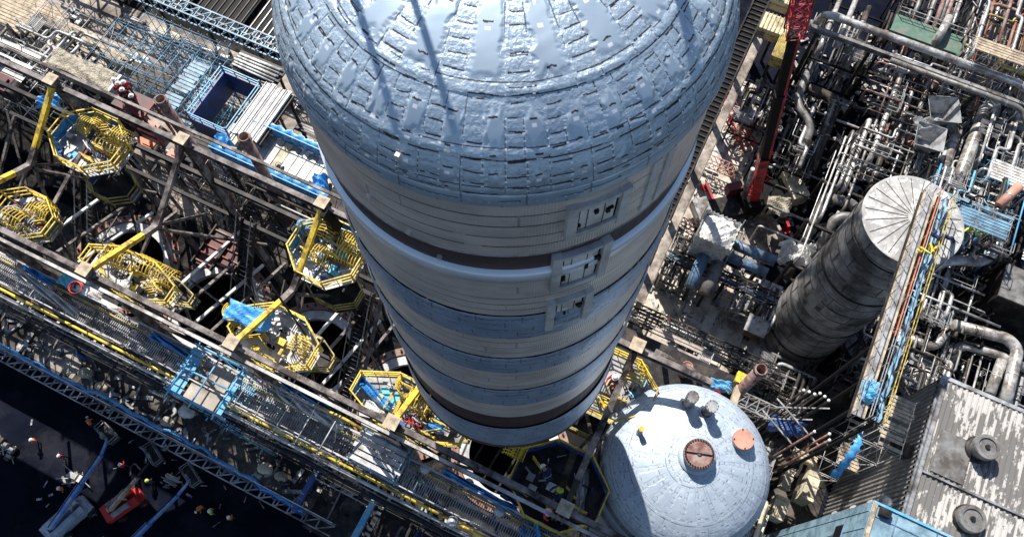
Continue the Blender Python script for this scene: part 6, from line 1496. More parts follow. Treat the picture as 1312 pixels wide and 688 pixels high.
root = thing('green_deck', 'green floored deck behind the long pale pipe at upper right', 'deck', G(19.4, 58.3, 0))
mb = MB(); mb.box(G(19.4, 58.2, 11.9), (7.4, 2.2, .2)); obj('floor', mb, M['green'], root); mb = MB(); mb.box(G(19.4, 57.0, 11.7), (7.6, .14, .7)); obj('edge_plate', mb, M['green'], root)
mb = MB(); rail(mb, [G(15.8, 59.3, 12), G(23.1, 59.3, 12)], step=1.2, r=.03); obj('handrail', mb, M['galvanised'], root)
for a in (16.2, 22.6): mb = MB(); mb.bar(G(a, 58.2, .02), G(a, 58.2, 11.8), .3); obj('leg', mb, M['steel_dark'], root)
pipe_run('elbow_pipe', [G(20.6, 60.5, 12.6), G(20.2, 57.4, 13.2), G(20.2, 57.2, 10)], .42, M['pipe_white'], 'white elbow pipe standing in front of the green deck', 14)
pipe_run('riser_pipe', [G(28.6, 55.5, 8.5), G(27.4, 54.0, 10), G(26.9, 44.0, 10), G(26.9, 43.5, 3)], .62, M['pipe_white'], 'fat white pipe bending downwards at the upper right edge', 18, bend=1.6)
# grey open hoppers
def hopper(c, s, h, rot, label, m='hopper'):
    u = AX * math.cos(rot) + BX * math.sin(rot); v = ZX.cross(u); root = thing('open_hopper', label, 'hopper', (c.x, c.y, 0))
    t = [(-1, -1), (1, -1), (1, 1), (-1, 1)]
    for i in range(4):
        (a, b), (a2, b2) = t[i], t[(i + 1) % 4]; o = (u * a + v * b + u * a2 + v * b2) * .5
        T0, T1 = c + (u * a + v * b) * s + ZX * h, c + (u * a2 + v * b2) * s + ZX * h; B0_, B1_ = c + (u * a + v * b) * s * .45, c + (u * a2 + v * b2) * s * .45; th_ = -o * .04
        mb = MB(); mb.add([T0, T1, B1_, B0_, T0 + th_, T1 + th_, B1_ + th_, B0_ + th_], [(3, 2, 1, 0), (4, 5, 6, 7), (0, 1, 5, 4), (1, 2, 6, 5), (2, 3, 7, 6), (3, 0, 4, 7)]); obj('side_plate', mb, M[m], root)
    mb = MB(); mb.box(c - ZX * .06, (s * .95, s * .95, .1), (u, v, ZX)); obj('base', mb, M['steel_grey'], root); mb = MB(); mb.bar((c.x, c.y, .02), c - ZX * .12, .7); obj('stand', mb, M['steel_dark'], root); return root
hopper(at(1200, 152, 10), 1.5, 1.7, .35, 'grey open hopper behind the dark tank, upper of two'); hopper(at(1183, 186, 10), 1.4, 1.6, .1, 'grey open hopper behind the dark tank, lower of two')
mb = sheet_mb(at(1190, 158, 11.3), 2.5, 1.6, 90, .5, rot=.4); single('grey_sheet', mb, M['hopper'], 'bent grey sheet thrown over the upper open hopper', 'sheet')
mb = MB(); mb.add(wrapped(at(1146, 180, 5), 2.6, 3.2, 2.4, 'pink', '', 9, .5).v, wrapped(at(1146, 180, 5), 2.6, 3.2, 2.4, 'pink', '', 9, .5).f); root = thing('canvas_bundle', 'pinkish brown canvas covered bundle left of the grey hoppers', 'bundle', at(1146, 180, 0)); obj('cover', mb, M['pink'], root)
mb = MB(); mb.bar(at(1146, 180, 0), at(1146, 180, 0) + ZX * 5, .8); obj('stand', mb, M['steel_dark'], root)

for i, (pts, r, m, lab) in enumerate((([G(9.6, 52, 5.2), G(14.2, 52, 5.2), G(14.2, 44, 5.2), G(14.2, 41, 2)], .55, 'pipe_dark', 'thick black duct bending through the shadow right of the crane boom'), ([G(10.2, 57, 6), G(10.2, 49, 6), G(12.8, 47, 6), G(12.8, 42.5, 4)], .42, 'pipe_grey', 'thick grey duct descending right of the crane boom'), ([G(23.2, 50.5, 9.2), G(25.6, 50.5, 9.2), G(25.6, 44, 9.2)], .5, 'pipe_white', 'fat pale duct behind the grey hoppers'), ([G(15.6, 59, 8.8), G(21.8, 59.8, 8.8)], .6, 'rust_pale', 'rusty pink duct under the green deck'))):
    pipe_run('duct', pts, r, M[m], lab, 16, cat='duct', fm=M['steel_grey'])
q = random.Random(61); mb = MB()
for k in range(420):
    a, b = q.uniform(8, 26), q.uniform(38, 66); z = q.choice((.1, .3, q.uniform(2, 9))); c = G(a, b, z); d = AX * q.uniform(-1, 1) + BX * q.uniform(-1, 1)
    if z > 1 : continue
    mb.bar(c - d * q.uniform(.05, .8), c + d * q.uniform(.05, .8), q.uniform(.08, .5), q.uniform(.05, .4))
stuff('rubble', mb, M['debris_pale'], 'pale rubble and scrap lying under the pipes behind the crane')
# ------------------------------------------------------------------ generic pipework filling the plant
PW = [
 (8.6, 14.6, 41.5, 52, 0, 5, 101, 'dark pipework in the shadow right of the crane boom', dict(n=26, mats=('pipe_dark', 'pipe_dark', 'pipe_grey', 'galvanised'), frame='black', nv=5, grates=2, rmax=.25)),
 (4.8, 9.5, 45, 51, 0, 5, 102, 'white and black pipework between the dome and crane boom', dict(n=22, mats=('tube_white', 'pipe_dark', 'galvanised', 'pipe_white'), frame='black', nv=6, grates=1)),
 (9.5, 15.5, 54, 62, 0, 8, 103, 'tall dark pipework at the top edge right of the red jib', dict(n=22, mats=('pipe_dark', 'pipe_grey', 'pipe_white', 'galvanised'), frame='black', nv=4, grates=2, rmax=.3)),
 (22.6, 31, 55.6, 68, 0, 13.5, 104, 'dense scaffolded pipework in the top right corner', dict(n=44, mats=('tube_white', 'galvanised', 'pipe_white', 'yellow_dull', 'rust'), frame='steel_brown', nv=8, grates=5, nd=30)),
 (16, 22.4, 60, 70, 0, 10, 105, 'pipework beyond the green deck', dict(n=24, mats=('pipe_white', 'rust_pale', 'pipe_grey', 'pipe_dark'), frame='steel_dark', nv=4, grates=2, rmax=.3)),
 (22.6, 26.3, 43, 52, 0, 8.5, 106, 'silver pipework around the grey hoppers', dict(n=34, mats=('pipe_white', 'galvanised', 'tube_white', 'pipe_grey'), frame='steel_grey', nv=8, grates=3, nd=24)),
 (27.6, 33, 45, 53, 0, 10.5, 107, 'pale grating and pipework at the right edge below the corner', dict(n=30, mats=('panel_white', 'galvanised', 'tube_white', 'pipe_grey'), frame='steel_grey', nv=4, grates=6, nd=20)),
 (23.2, 31.5, 35.4, 42.5, 0, 13.5, 108, 'tangled pipework with hoses right of the dark tank top', dict(n=46, mats=('pipe_dark', 'tube_white', 'galvanised', 'pipe_dark', 'blue_bright'), frame='steel_dark', nv=12, grates=4, nd=30, rmax=.16)),
 (23.5, 33, 28.5, 35, 0, 10, 109, 'dark pipework right of the striped walkway', dict(n=40, mats=('pipe_dark', 'pipe_grey', 'tube_white', 'galvanised'), frame='black', nv=10, grates=3, nd=26, rmax=.2)),
 (23.2, 30, 21.2, 28.2, 0, 9, 110, 'pipework around the white vessel head', dict(n=36, mats=('pipe_grey', 'pipe_dark', 'pipe_white', 'galvanised'), frame='steel_dark', nv=8, grates=2, nd=24, rmax=.2)),
 (31, 38, 22, 29, 0, 8, 111, 'pipework behind the ribbed roof at the right edge', dict(n=30, mats=('pipe_grey', 'pipe_dark', 'pipe_white', 'galvanised'), frame='steel_dark', nv=6, grates=2, rmax=.25)),
 (12.2, 18.2, 24.8, 28.6, 0, 4, 112, 'low pipework between blue pipes and tank foot', dict(n=26, mats=('galvanised', 'pipe_grey', 'pipe_dark', 'tube_white'), frame='steel_grey', nv=9, grates=1, nd=16)),
 (4.6, 6.2, 25.4, 30, 0, 4, 113, 'grey pipework between drum and wrapped vessel', dict(n=20, mats=('galvanised', 'pipe_grey', 'pipe_dark'), frame='steel_grey', nv=6, grates=1, nd=14)),
 (14.6, 21.5, 17.0, 21.5, 0, 3.5, 114, 'dark pipework in front of the dark tank foot', dict(n=34, mats=('pipe_dark', 'pipe_grey', 'galvanised', 'pipe_dark'), frame='black', nv=8, grates=3, nd=20, main='a')),
 (12.5, 19.5, 7.5, 12.0, 0, 9, 115, 'pipework right of the small drum dome', dict(n=34, mats=('galvanised', 'pipe_grey', 'rust_pale', 'tube_white', 'pipe_dark'), frame='steel_brown', nv=7, grates=4, nd=24, main='a')),
 (14.5, 20.5, 1.0, 7.0, 0, 9, 116, 'pipework at the bottom edge right of the small drum', dict(n=34, mats=('galvanised', 'pipe_grey', 'plank_pale', 'tube_white'), frame='steel_brown', nv=5, grates=4, nd=20)),
 (7.0, 14.0, 7.5, 13.5, 0, 16, 117, 'brown framed pipework behind the small drum dome', dict(n=30, mats=('steel_brown', 'galvanised', 'tube_white', 'blue_bright'), frame='steel_brown', nv=8, grates=5, nd=20, main='a')),
 (33.5, 40, 34, 44, 0, 11, 119, 'grey framed pipework outside the right edge', dict(n=14, nv=3, grates=2)),
]
for (a0, a1, b0, b1, z0, z1, sd_, lab, kw) in PW: pipework('pipework', a0, a1, b0, b1, z0 + .03, z1, sd_, lab, **kw)
for (a0, a1, b0, b1, z0, z1, sd_, lab, kw) in ((16, 22.2, 40, 46, 8.5, 10.5, 201, 'thin cross lines and trays lying over the pipe rack, lower group', dict(n=14, posts=False, rmax=.10, nv=5, grates=1, mats=('galvanised', 'pipe_dark', 'tube_white', 'pipe_grey'), main='a', nd=6)), (16, 22.2, 47, 56, 8.5, 11, 202, 'thin cross lines and trays lying over the pipe rack, upper group', dict(n=18, posts=False, rmax=.12, nv=5, grates=2, mats=('pipe_dark', 'pipe_dark', 'galvanised', 'rust_pale'), main='a', nd=6))): pipework('pipework', a0, a1, b0, b1, z0, z1, sd_, lab, **kw)
# pipe bridge along the row, right of the drum
def pipe_bridge(a0, a1, b, z, label, w=1.5, h=1.0, pipes=4, m='steel_dark', seed=1, legs=3):
    r_ = truss('pipe_bridge', G(a0, b, z), G(a1, b, z), w, h, int((a1 - a0) / .9), M[m], label, cat='pipe bridge'); q_ = random.Random(seed)
    for k in range(pipes): r = q_.uniform(.06, .15); bb = b - w * .4 + w * .8 * k / max(1, pipes - 1); mb = MB(); mb.tube([G(a0 - q_.uniform(0, 1), bb, z + .15 + r), G(a1 + q_.uniform(0, 1), bb, z + .15 + r)], r, 8); obj('pipe', mb, M[q_.choice(('pipe_grey', 'pipe_dark', 'galvanised', 'pipe_blue'))], r_)
    for k in range(legs): a = a0 + (a1 - a0) * (k + .5) / legs; mb = MB(); mb.bar(G(a, b - w / 2, .03), G(a, b - w / 2, z - .06), .22); mb.bar(G(a, b + w / 2, .03), G(a, b + w / 2, z - .06), .22); obj('trestle', mb, M[m], r_)
    return r_
pipe_bridge(2.5, 18, 19.2, 6.0, 'long dark pipe bridge crossing between drum and tank foot', 1.7, 1.0, 5, seed=2)
pipe_bridge(4.8, 16.5, 27.1, 4.6, 'upper dark pipe bridge in front of the blue pipes', 1.0, .8, 4, seed=3)
pipe_bridge(6.5, 20.5, 14.6, 9.0, 'grey pipe bridge behind the small drum, with railings', 1.3, 1.0, 4, 'steel_grey', seed=4)
mb = MB(); mb.ibeam(at(838, 452, 30), at(905, 487, 30), .45, .6); root = thing('roof_beam', 'thick brown beam end pointing at the small drum top', 'beam', at(838, 452, 30)); obj('web', mb, M['steel_brown'], root)
mb = MB(); mb.bar(at(850, 459, 30) - ZX * .3, at(850, 459, 20), .3); mb.bar(at(895, 482, 30) - ZX * .3, at(895, 482, 20), .3); obj('leg', mb, M['steel_dark'], root)
slab('side_floor', 2.6, 13.5, 4.9, 12.6, 20.0, M['steel_dark'], .4)
for i, (x, y, z, m, lab) in enumerate(((882, 468, 22, 'coral', 'coral red capped drum on the floor behind the small drum'), (918, 505, 22, 'red', 'red drum beside the open brown pipe'))):
    c = at(x, y, z); root = thing('oil_barrel', lab, 'barrel', (c.x, c.y, 20.01)); mb = MB(); mb.lathe((c.x, c.y, 0), [(0, 20.02), (.42, 20.02), (.42, 20.8), (.46, 20.83), (.42, 20.86), (.42, 21.7), (.38, 21.7), (.38, 21.62), (0, 21.62)], 20); obj('shell', mb, M[m], root); mb = MB(); mb.cyl((c.x + .2, c.y, 0), .06, 21.62, 21.7, 8); obj('bung', mb, M['steel_dark'], root)
top = at(976, 473, 26); root = thing('pipe_stub', 'wide open brown pipe stub leaning over the vents right of the small drum', 'pipe', (top.x, top.y, 0), 'open topped pipe stubs')
mb = MB(); mb.lathe((top.x, top.y, 0), [(.42, .05), (.42, 26), (.35, 26), (.35, 22)], 24); obj('barrel', mb, M['rust_pale'], root); mb = MB(); mb.cyl((top.x, top.y, 0), .349, 22, 22.1, 20); obj('inner_cap', mb, M['black'], root)
mb = MB(); mb.lathe((top.x, top.y, 0), [(.43, 25.6), (.48, 25.6), (.48, 25.8), (.43, 25.8)], 24, smooth=False); obj('collar', mb, M['steel_brown'], root)
mb = MB(); mb.bar(at(938, 520, 21), at(950, 485, 21), .5, .6); single('timber_beam', mb, M['plank'], 'thick tan timber beam beside the yellow box', 'timber'); mb = MB(); mb.box(at(952, 486, 21.2), (1.1, .8, .5)); mb.box(at(952, 486, 21.5), (1.0, .7, .04)); single('yellow_box', mb, M['yellow'], 'yellow box between tan timber and open brown pipe', 'box')
tarp('blue_cover', 925, 493, 21, 1.6, .9, 'blue_bright', 'blue sheet on the floor behind the small drum', .2, .3, 91); tarp('blue_cover', 1010, 545, 12, 3.0, 1.4, 'blue_paint', 'dark blue sheet under the thin vent pipes', .2, .5, 92)
vs_ = []
for (x, y) in ((1031, 499), (1038, 501), (1045, 504), (1052, 503), (1058, 507), (1063, 512), (1045, 552), (1064, 555), (1064, 563)):
    t = at(x, y, 20.5); r_ = thing('vent_pipe', '', 'vent', (t.x, t.y, .05)); mb = MB(); mb.tube([(t.x, t.y, .05), (t.x, t.y, 20.2)], .085, 8); obj('pipe', mb, M['pipe_dark'] if y < 530 else M['rust'], r_); mb = MB(); mb.ball((t.x, t.y, 20.3), .13, 10, sz=.8); obj('cap', mb, M['sheet_white'], r_); vs_.append(r_)
family(vs_, '{o} white capped vent pipe from the left, right of the small drum', 'white capped vent pipes')
for i, z in enumerate((13.0, 17.0)):
    mb = MB(); t0, t1 = at(1031, 499, 20.5), at(1064, 560, 20.5); mb.bar((t0.x - 1, t0.y + .2, z), (t1.x + .4, t1.y, z), .12); mb.bar((t0.x - 1, t0.y - .5, z), (t0.x + 3, t0.y - .6, z), .1); single('brace_bar', mb, M['galvanised'], '%s cross bar tying the white capped vent pipes' % ('lower', 'upper')[i], 'bar')
for i, r in enumerate((2.2, 2.9, 3.5)):
    pipe_run('loop_pipe', [G(20.2 + i * .5, 22.5, 5 + i * .2), G(20.2 + i * .5, 16.5 - i * .4, 5 + i * .2), G(16.5, 16.0 - i * .6, 5 + i * .2)], .16, M['pipe_dark'], ('inner', 'middle', 'outer')[i] + ' dark curved pipe in front of the tank foot', 10, bend=2.0)

# ------------------------------------------------------------------ striped high walkway with blue sheeting
WZ, WB0, WB1 = 27.5, 10.8, 29.0; WL = WB1 - WB0; WM = (WB0 + WB1) / 2
root = thing('high_walkway', 'narrow high walkway with grey deck and blue sheeting crossing right of the tank', 'walkway', G(20.4, WM, 0))
mb = MB(); mb.box(G(19.85, WM, WZ - .1), (.85, WL, .12)); obj('deck', mb, M['plank'], root)
mb = MB(); mb.box(G(19.85, WM, WZ - .02), (.5, WL, .03)); obj('deck_strip', mb, M['hopper'], root)
for a in (19.4, 20.34, 21.25): mb = MB(); rail(mb, [G(a, WB0, WZ - .05), G(a, WB1, WZ - .05)], step=1.3, r=.025); obj('handrail', mb, M['yellow_dull' if a > 21 else 'galvanised'], root)
mb = MB(); mb.bar(G(20.28, WB0 + 6, WZ + .7), G(20.28, WB1, WZ + .7), .07); obj('orange_pipe', mb, M['orange'], root)
for k in range(3): mb = MB(); mb.tube([G(20.48 + .12 * k, WB0, WZ - .3), G(20.48 + .12 * k, WB1, WZ - .3)], .05, 6); obj('cable', mb, M['black'], root)
mb = MB(); vs = []; n = 60
for j in range(n + 1):
    b = WB0 + .2 + (WL - .4) * j / n; w = .08 * math.sin(j * 1.9) + .06 * math.sin(j * .8)
    for k in range(5): vs.append(G(20.85 + .09 * k + w * .3, b, WZ - .1 + .10 * math.sin(k * 1.6 + j * .9) + w))
mb.add(vs, [(5 * j + k, 5 * j + 5 + k, 5 * j + 6 + k, 5 * j + 1 + k) for j in range(n) for k in range(4)], True); obj('blue_sheeting', mb, M['blue_scaf'], root)
mb = MB()
for a in (19.5, 21.2): mb.ibeam(G(a, WB0 - .1, WZ - .5), G(a, WB1 + .1, WZ - .5), .2, .5)
obj('bearer', mb, M['steel_dark'], root)
for b in (11.2, 16.0):
    for a in (19.5, 21.2): mb = MB(); mb.bar(G(a, b, .03), G(a, b, WZ - .76), .2); obj('post', mb, M['black'], root)
mb = MB(); mb.bar(G(19.6, 28.2, 25.3), G(19.6, 28.2, WZ - .76), .25); obj('post', mb, M['steel_dark'], root)
tarp('blue_canvas', 1118, 500, 28.0, 1.2, 1.6, 'blue_bright', 'blue canvas wrapped round the lower end of the high walkway', .2, .5, 95); tarp('blue_cover', 1222, 302, 14.5, 2.0, 1.6, 'blue_bright', 'blue sheet among the tangled hoses right of the tank top', .5, .5, 96)
mb = MB(); vs = []; n = 18
for j in range(n + 1):
    f = j / n; w = .5 + .15 * math.sin(j * 2); c = at(1103, 556, 19.5).lerp(at(1066, 612, 17.0), f) + ZX * (1.2 * math.sin(f * 3.0))
    if f < .2: w *= .6
    vs += [c - AX * w * .6, c + ZX * .22 + AX * .08 * math.sin(j), c + AX * w * .6 + ZX * .05 * math.sin(j * 3)]
mb.add(vs, [(3 * j + k, 3 * j + 3 + k, 3 * j + 4 + k, 3 * j + 1 + k) for j in range(n) for k in range(2)], True); single('blue_canvas', mb, M['blue_tarp'], 'long bright blue canvas strip hanging beside the ribbed wall', 'tarpaulin')
for i, (pts, m, lab) in enumerate(((((1195, 300, 28.2), (1200, 310, 28.0), (1215, 305, 27.6), (1235, 318, 14.6)), 'navy', 'navy hose bundle right of the tank top'), (((1180, 325, 28.3), (1190, 318, 28.5), (1200, 316, 28.0)), 'yellow', 'yellow hose tied on the high walkway'), (((1225, 300, 15), (1240, 295, 15), (1262, 300, 14.6)), 'hi_vis_yellow', 'yellow green hose right of the tank top'), (((1190, 280, 15), (1230, 262, 15.5), (1262, 252, 15)), 'black', 'thick black hose above the blue sheet'))): hose('hose', pts, .10 + .04 * (i == 0), m, lab, w=.35, seed=i)
pipe_run('lagged_pipe', [at(1280, 264, 15), at(1306, 238, 15.6)], .42, M['coral'], 'short peach coloured lagged pipe at the right edge', 14)
pipe_run('white_loop', [at(1180, 352, 12), at(1213, 332, 12.2), at(1262, 336, 12.2), at(1278, 318, 12.2), at(1284, 268, 12.2), at(1288, 250, 12.2)], .48, M['pipe_white'], 'fat white pipe loop right of the tank top', 18, bend=1.5)
pipe_run('white_loop', [at(1246, 340, 12), at(1252, 300, 13.6), at(1253, 290, 13.8)], .38, M['pipe_white'], 'short white riser rising from the fat white loop', 14)
pipe_run('white_pipe', [at(1222, 416, 10), at(1292, 434, 10), at(1304, 448, 10), at(1289, 513, 10), at(1287, 520, 7)], .52, M['pipe_white'], 'fat white pipe turning down to the ribbed roof, outer', 18, bend=1.5)
pipe_run('white_pipe', [at(1214, 474, 6), at(1226, 440, 9), at(1276, 452, 9), at(1318, 474, 9)], .42, M['pipe_white'], 'fat white pipe near the ribbed roof, inner', 18, bend=1.3)
pipe_run('white_pipe', [at(1160, 432, 9), at(1196, 446, 9), at(1212, 428, 9.4), at(1216, 400, 9.6)], .42, M['pipe_white'], 'white elbow pipe right of the high walkway', 16, bend=1.1)
pipe_run('white_pipe', [at(1255, 380, 8), at(1318, 404, 8)], .55, M['pipe_grey'], 'straight fat grey pipe leaving at the right edge', 18)
pipe_run('white_pipe', [at(1268, 505, 9.6), at(1284, 462, 9.6)], .45, M['pipe_white'], 'short white pipe standing against the ribbed roof', 14)
c = at(1188, 487, 8.5); root = thing('vessel_head', 'white domed vessel head ringed by a round railing', 'vessel', (c.x, c.y, 0)); mb = MB(); mb.lathe((c.x, c.y, 0), [(1.3, .05), (1.3, 7.6), (1.25, 8.0), (1.0, 8.4), (.6, 8.65), (0, 8.75)], 32); obj('shell', mb, M['sheet_white'], root)
mb = MB(); pts = [(c.x + 2.3 * math.cos(t), c.y + 2.3 * math.sin(t), 8.9) for t in [k * 2 * math.pi / 36 for k in range(37)]]; mb.tube(pts, .06, 6); mb.tube([(x, y, 8.4) for x, y, _ in pts], .05, 6)
for k in range(0, 36, 3): mb.bar((pts[k][0], pts[k][1], 7.8), pts[k], .06)
mb.lathe((c.x, c.y, 0), [(1.5, 7.7), (2.4, 7.7), (2.4, 7.78), (1.5, 7.78)], 36, smooth=False); obj('ring_platform', mb, M['steel_grey'], root)
mb = MB()
for k in range(4): t = k * 1.57 + .4; mb.bar((c.x + 2.2 * math.cos(t), c.y + 2.2 * math.sin(t), .05), (c.x + 2.2 * math.cos(t), c.y + 2.2 * math.sin(t), 7.68), .2)
obj('legs', mb, M['steel_dark'], root)

# ------------------------------------------------------------------ ribbed building
def ribs_mb(o, u, v, n_, L, H_, pitch, d):
    """trapezoid profile sheet spanned by u (across ribs) and v (along), n_ outward"""
    k = int(L / pitch); vs, fs = [], []
    for i in range(k):
        for (f, e) in ((0, 0), (.35, 0), (.5, d), (.85, d)): p = o + u * (i + f) * pitch + n_ * e; vs += [p, p + v * H_]
    p = o + u * k * pitch; vs += [p, p + v * H_]
    m = len(vs) // 2; fs = [(2 * i, 2 * i + 2, 2 * i + 3, 2 * i + 1) for i in range(m - 1)]
    mb = MB(); mb.add(vs, fs); return mb
A0, A1, Bq0, Bq1, ZR = 27.5, 40.5, 6.95, 20.2, 18.0
root = thing('ribbed_building', 'grey ribbed sheet building with streaked flat roof and roof fans at lower right', 'building', G(33, 14, 0))
obj('wall', ribs_mb(G(A0, Bq0, 0), BX, ZX, -AX, Bq1 - Bq0, ZR - .25, .42, .12), M['wall_sheet'], root, 'dark corrugated wall facing the drums')
obj('wall', ribs_mb(G(A0, Bq1, 0), AX, ZX, BX, A1 - A0, ZR - .25, .42, .12), M['wall_sheet'], root)
obj('wall', ribs_mb(G(A0, Bq0, 0), AX, ZX, -BX, A1 - A0, ZR - .25, .42, .12), M['wall_sheet'], root)
mb = MB(); mb.box(G((A0 + A1) / 2 + .15, (Bq0 + Bq1) / 2, ZR - .12), (A1 - A0 + .1, Bq1 - Bq0 - .02, .2)); rf_ = obj('roof', mb, M['steel_dark'], root)
obj('roof_sheet', ribs_mb(G(A0 + .5, 12.6, ZR + .01), AX, BX, ZX, 12.5, Bq1 - 12.65, .42, .10), M['roof_sheet'], rf_); obj('roof_sheet', ribs_mb(G(A0 + .5, Bq0 + .05, ZR + .012), AX, BX, ZX, 12.5, 5.4, .42, .10), M['roof_sheet'], rf_)
mb = MB(); mb.bar(G(A0 + .2, Bq0, ZR + .06), G(A0 + .2, Bq1, ZR + .06), .55, .22); obj('verge_trim', mb, M['steel_grey'], rf_); mb = MB(); mb.bar(G(A0 + .5, 12.5, ZR + .16), G(A1, 12.5, ZR + .16), .16, .24); obj('ridge_bar', mb, M['steel_grey'], rf_)
mb = MB(); mb.bar(G(A0, Bq1 + .1, ZR + .05), G(A1, Bq1 + .1, ZR + .05), .3, .25); obj('eaves_trim', mb, M['hopper'], rf_)
mb = MB(); mb.box(G(A0 + 2.2, 14.5, ZR + .16), (2.4, 3.4, .08)); obj('cover_plate', mb, M['pipe_grey'], rf_, 'plain grey plate in the ribbed roof')
for i, (px, py, r, h, nm) in enumerate(((1266, 572, .95, 1.5, 'round roof fan standing on the upper ribbed roof'), (1247, 664, 1.0, .9, 'low round roof fan at the bottom of the ribbed roof'))):
    c = at(px, py, ZR + h); fan = thing('roof_fan', nm, 'fan', (c.x, c.y, ZR + .11)); mb = MB(); mb.lathe((c.x, c.y, ZR), [(r * .75, .11), (r * .75, h - .5), (r * 1.0, h - .5), (r * 1.0, h - .1), (r * .95, h), (r * .7, h), (r * .68, h - .12), (0, h - .12)], 36, smooth=False); obj('cowl', mb, M['pipe_grey'], fan)
    mb = MB(); mb.cyl((c.x, c.y, ZR), r * .18, h - .12, h + .04, 12); obj('hub', mb, M['steel_dark'], fan); mb = MB(); mb.lathe((c.x, c.y, ZR), [(r * 1.1, .10), (r * 1.1, .2), (r * .76, .25)], 36); obj('flashing', mb, M['steel_dark'], fan)
mb = MB(); mb.box(G(26.6, 13.9, 16.5), (1.3, .9, 1.0)); mb.box(G(26.6, 13.9, 17.05), (1.45, 1.05, .08)); single('junction_box', mb, M['steel_dark'], 'dark box bracketed to the top of the ribbed wall', 'box')
root = thing('white_standpipe', 'white flanged standpipe climbing the ribbed wall', 'pipe', at(1128, 636, 6)); p0, p1 = G(26.7, 9.6, 3.0), G(26.7, 9.6, 17.0); mb = MB(); mb.tube([p0, p1], .32, 14); obj('pipe', mb, M['panel_white'], root)
for f in (.25, .55, .8, .97): mb = MB(); mb.cyl(p0.lerp(p1, f), .5, -.1, .1, 16); obj('flange', mb, M['galvanised'], root)
mb = MB(); mb.bar(p0, (p0.x, p0.y, .02), .5); obj('base', mb, M['concrete'], root)
# blue cabin
root = thing('blue_cabin', 'pale blue sheet clad cabin at the bottom edge with a small dark window', 'cabin', G(27, 3, 0))
C0, C1, D0, D1, ZC = 23.1, 33.0, -4.0, 6.8, 25.0
mb = MB(); mb.box(G((C0 + C1) / 2, (D0 + D1) / 2, ZC / 2), (C1 - C0, D1 - D0, ZC - .04)); obj('wall', mb, M['container_blue'], root)
mb = MB(); mb.box(G((C0 + C1) / 2, (D0 + D1) / 2, ZC + .02), (C1 - C0 + .1, D1 - D0 + .1, .1)); rf_ = obj('roof', mb, M['container_blue'], root)
mb = MB()
for k in range(6): mb.box(G((C0 + C1) / 2, D1 - .9 - k * 1.5, ZC + .1), (C1 - C0 - .6, .07, .06))
for k in range(4): mb.box(G(C0 + 1.6 + 2.6 * k, (D0 + D1) / 2, ZC + .09), (.07, D1 - D0 - .4, .05))
obj('roof_seam', mb, M['pipe_blue'], rf_); mb = MB(); mb.bar(G(C0 + .12, D0, ZC + .13), G(C0 + .12, D1, ZC + .13), .26, .12); obj('verge_trim', mb, M['plank'], rf_); mb = MB(); mb.bar(G(C0, D1 - .06, ZC + .14), G(C1, D1 - .06, ZC + .14), .16, .14); obj('eaves_trim', mb, M['blue_bright'], rf_)
mb = MB(); mb.box(G(C0 + .75, D1 - .5, ZC + .3), (.7, .5, .4)); obj('lifting_lug', mb, M['steel_dark'], rf_)
mb = MB()
for k in range(9): mb.box(G(C0 - .02, D1 - .6 - k * 1.2, ZC / 2 - .1), (.05, .06, ZC - .4))
obj('wall_rib', mb, M['container_blue'], root)
for i, (b, z, w, h) in enumerate(((5.0, 20.2, 1.3, 1.6),)):
    mb = MB(); mb.box(G(C0 - .05, b, z), (.08, w, h)); f_ = obj('window', mb, M['pipe_blue'], root); mb = MB(); mb.box(G(C0 - .10, b, z), (.04, w - .2, h - .2)); obj('pane', mb, M['black'], f_)
# cream boxes and planks beside the ribbed wall
for i, (px, py, la, lb, h, lab) in enumerate(((1040, 622, 1.1, 2.6, 3.0, 'tall cream plank box left of the ribbed wall'), (1000, 650, 1.2, 2.0, 2.0, 'cream plank box beside the lower right of the small drum'), (1010, 612, .8, 2.0, 1.0, 'low cream board by the vent pipes'), (1032, 585, 2.0, .8, .8, 'cream board lying near the blue canvas strip'))):
    c = at(px, py, 6.0); mb = MB(); mb.box(c - ZX * h / 2, (la, lb, h)); root = thing('plank_box', lab, 'box', (c.x, c.y, 0)); obj('boards', mb, M['plank_pale'], root); mb = MB()
    for k in range(3): mb.box(c + BX * (-lb * .35 + lb * .35 * k) + ZX * .03, (la + .1, .12, .06))
    obj('batten', mb, M['plank'], root); mb = MB(); mb.bar((c.x, c.y, .03), c - ZX * h, .5); obj('leg', mb, M['steel_dark'], root)
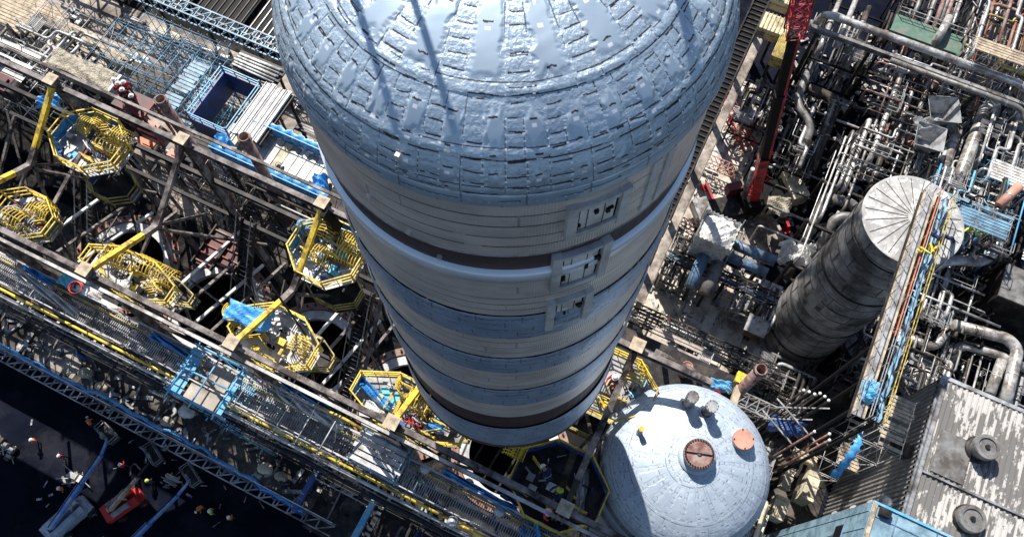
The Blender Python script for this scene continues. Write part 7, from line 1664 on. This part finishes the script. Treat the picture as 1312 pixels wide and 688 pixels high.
# right edge ledge building
root = thing('ledge_building', 'grey concrete ledge with dark recess at the right edge', 'building', G(34, 33.5, 0)); mb = MB(); mb.box(G(35.0, 34.2, 6.2), (5.4, 3.2, 12)); obj('block', mb, M['steel_dark'], root); mb = MB(); mb.box(G(35.0, 34.2, 12.3), (5.6, 3.4, .2)); obj('slab', mb, M['pipe_grey'], root)
gm = grating_mb(33.0, 38, 36.4, 40, 13.0, 'a', .3, .18); root = thing('grating_panel', 'white slatted floor grating at the right edge', 'grating', G(35, 38, 13)); obj('slats', gm, M['panel_white'], root); mb = MB(); mb.bar(G(33.4, 38, .05), G(33.4, 38, 12.9), .3); mb.bar(G(37, 38, .05), G(37, 38, 12.9), .3); obj('leg', mb, M['steel_dark'], root)
scaffold('scaffold_tower', 22.8, 27.6, 54.8, 56.4, .05, 15.5, 3, 1, 5, M['galvanised'], 'galvanised scaffold behind the long pale pipe in the right corner', M['plank'], boards=(2, 4), seed=31)
scaffold('scaffold_tower', 28.0, 31.5, 42.6, 44.8, .05, 14, 2, 1, 4, M['blue_bright'], 'light blue scaffold at the right edge beside the fat white pipe', M['panel_white'], boards=(2, 3), seed=32)
scaffold('scaffold_tower', 24.0, 30.5, 36.0, 38.5, .05, 15.2, 4, 1, 4, M['galvanised'], 'galvanised scaffold around the hoses right of the tank top', M['blue_scaf'], boards=(3,), seed=33)
scaffold('scaffold_tower', 6.0, 12.6, 14.0, 17.5, .05, 9.8, 4, 2, 3, M['steel_brown'], 'brown tube scaffold behind the platform between both drums', M['concrete'], boards=(1, 2), seed=34)
scaffold('scaffold_tower', 24.6, 26.4, 13.2, 17.5, .05, 17.5, 1, 3, 4, M['tube_white'], 'slender white scaffold between blue canvas and high walkway', M['plank'], boards=(1, 3), seed=35)
q = random.Random(8); mb = MB()
for k in range(520):
    a, b = q.uniform(3.6, 22), q.uniform(5, 30); 
    if k % 3 == 0: a, b = q.uniform(3.6, 14), q.uniform(30, 54)
    c = G(a, b, .1 + q.uniform(0, .3)); an = q.choice((0, 1.57, q.uniform(0, 3.1))); d = AX * math.cos(an) + BX * math.sin(an); mb.bar(c - d * q.uniform(.1, 1.2), c + d * q.uniform(.1, 1.2), q.uniform(.05, .3), q.uniform(.05, .3))
stuff('scrap', mb, M['debris_pale'], 'loose material strewn over the ground right of the drums')
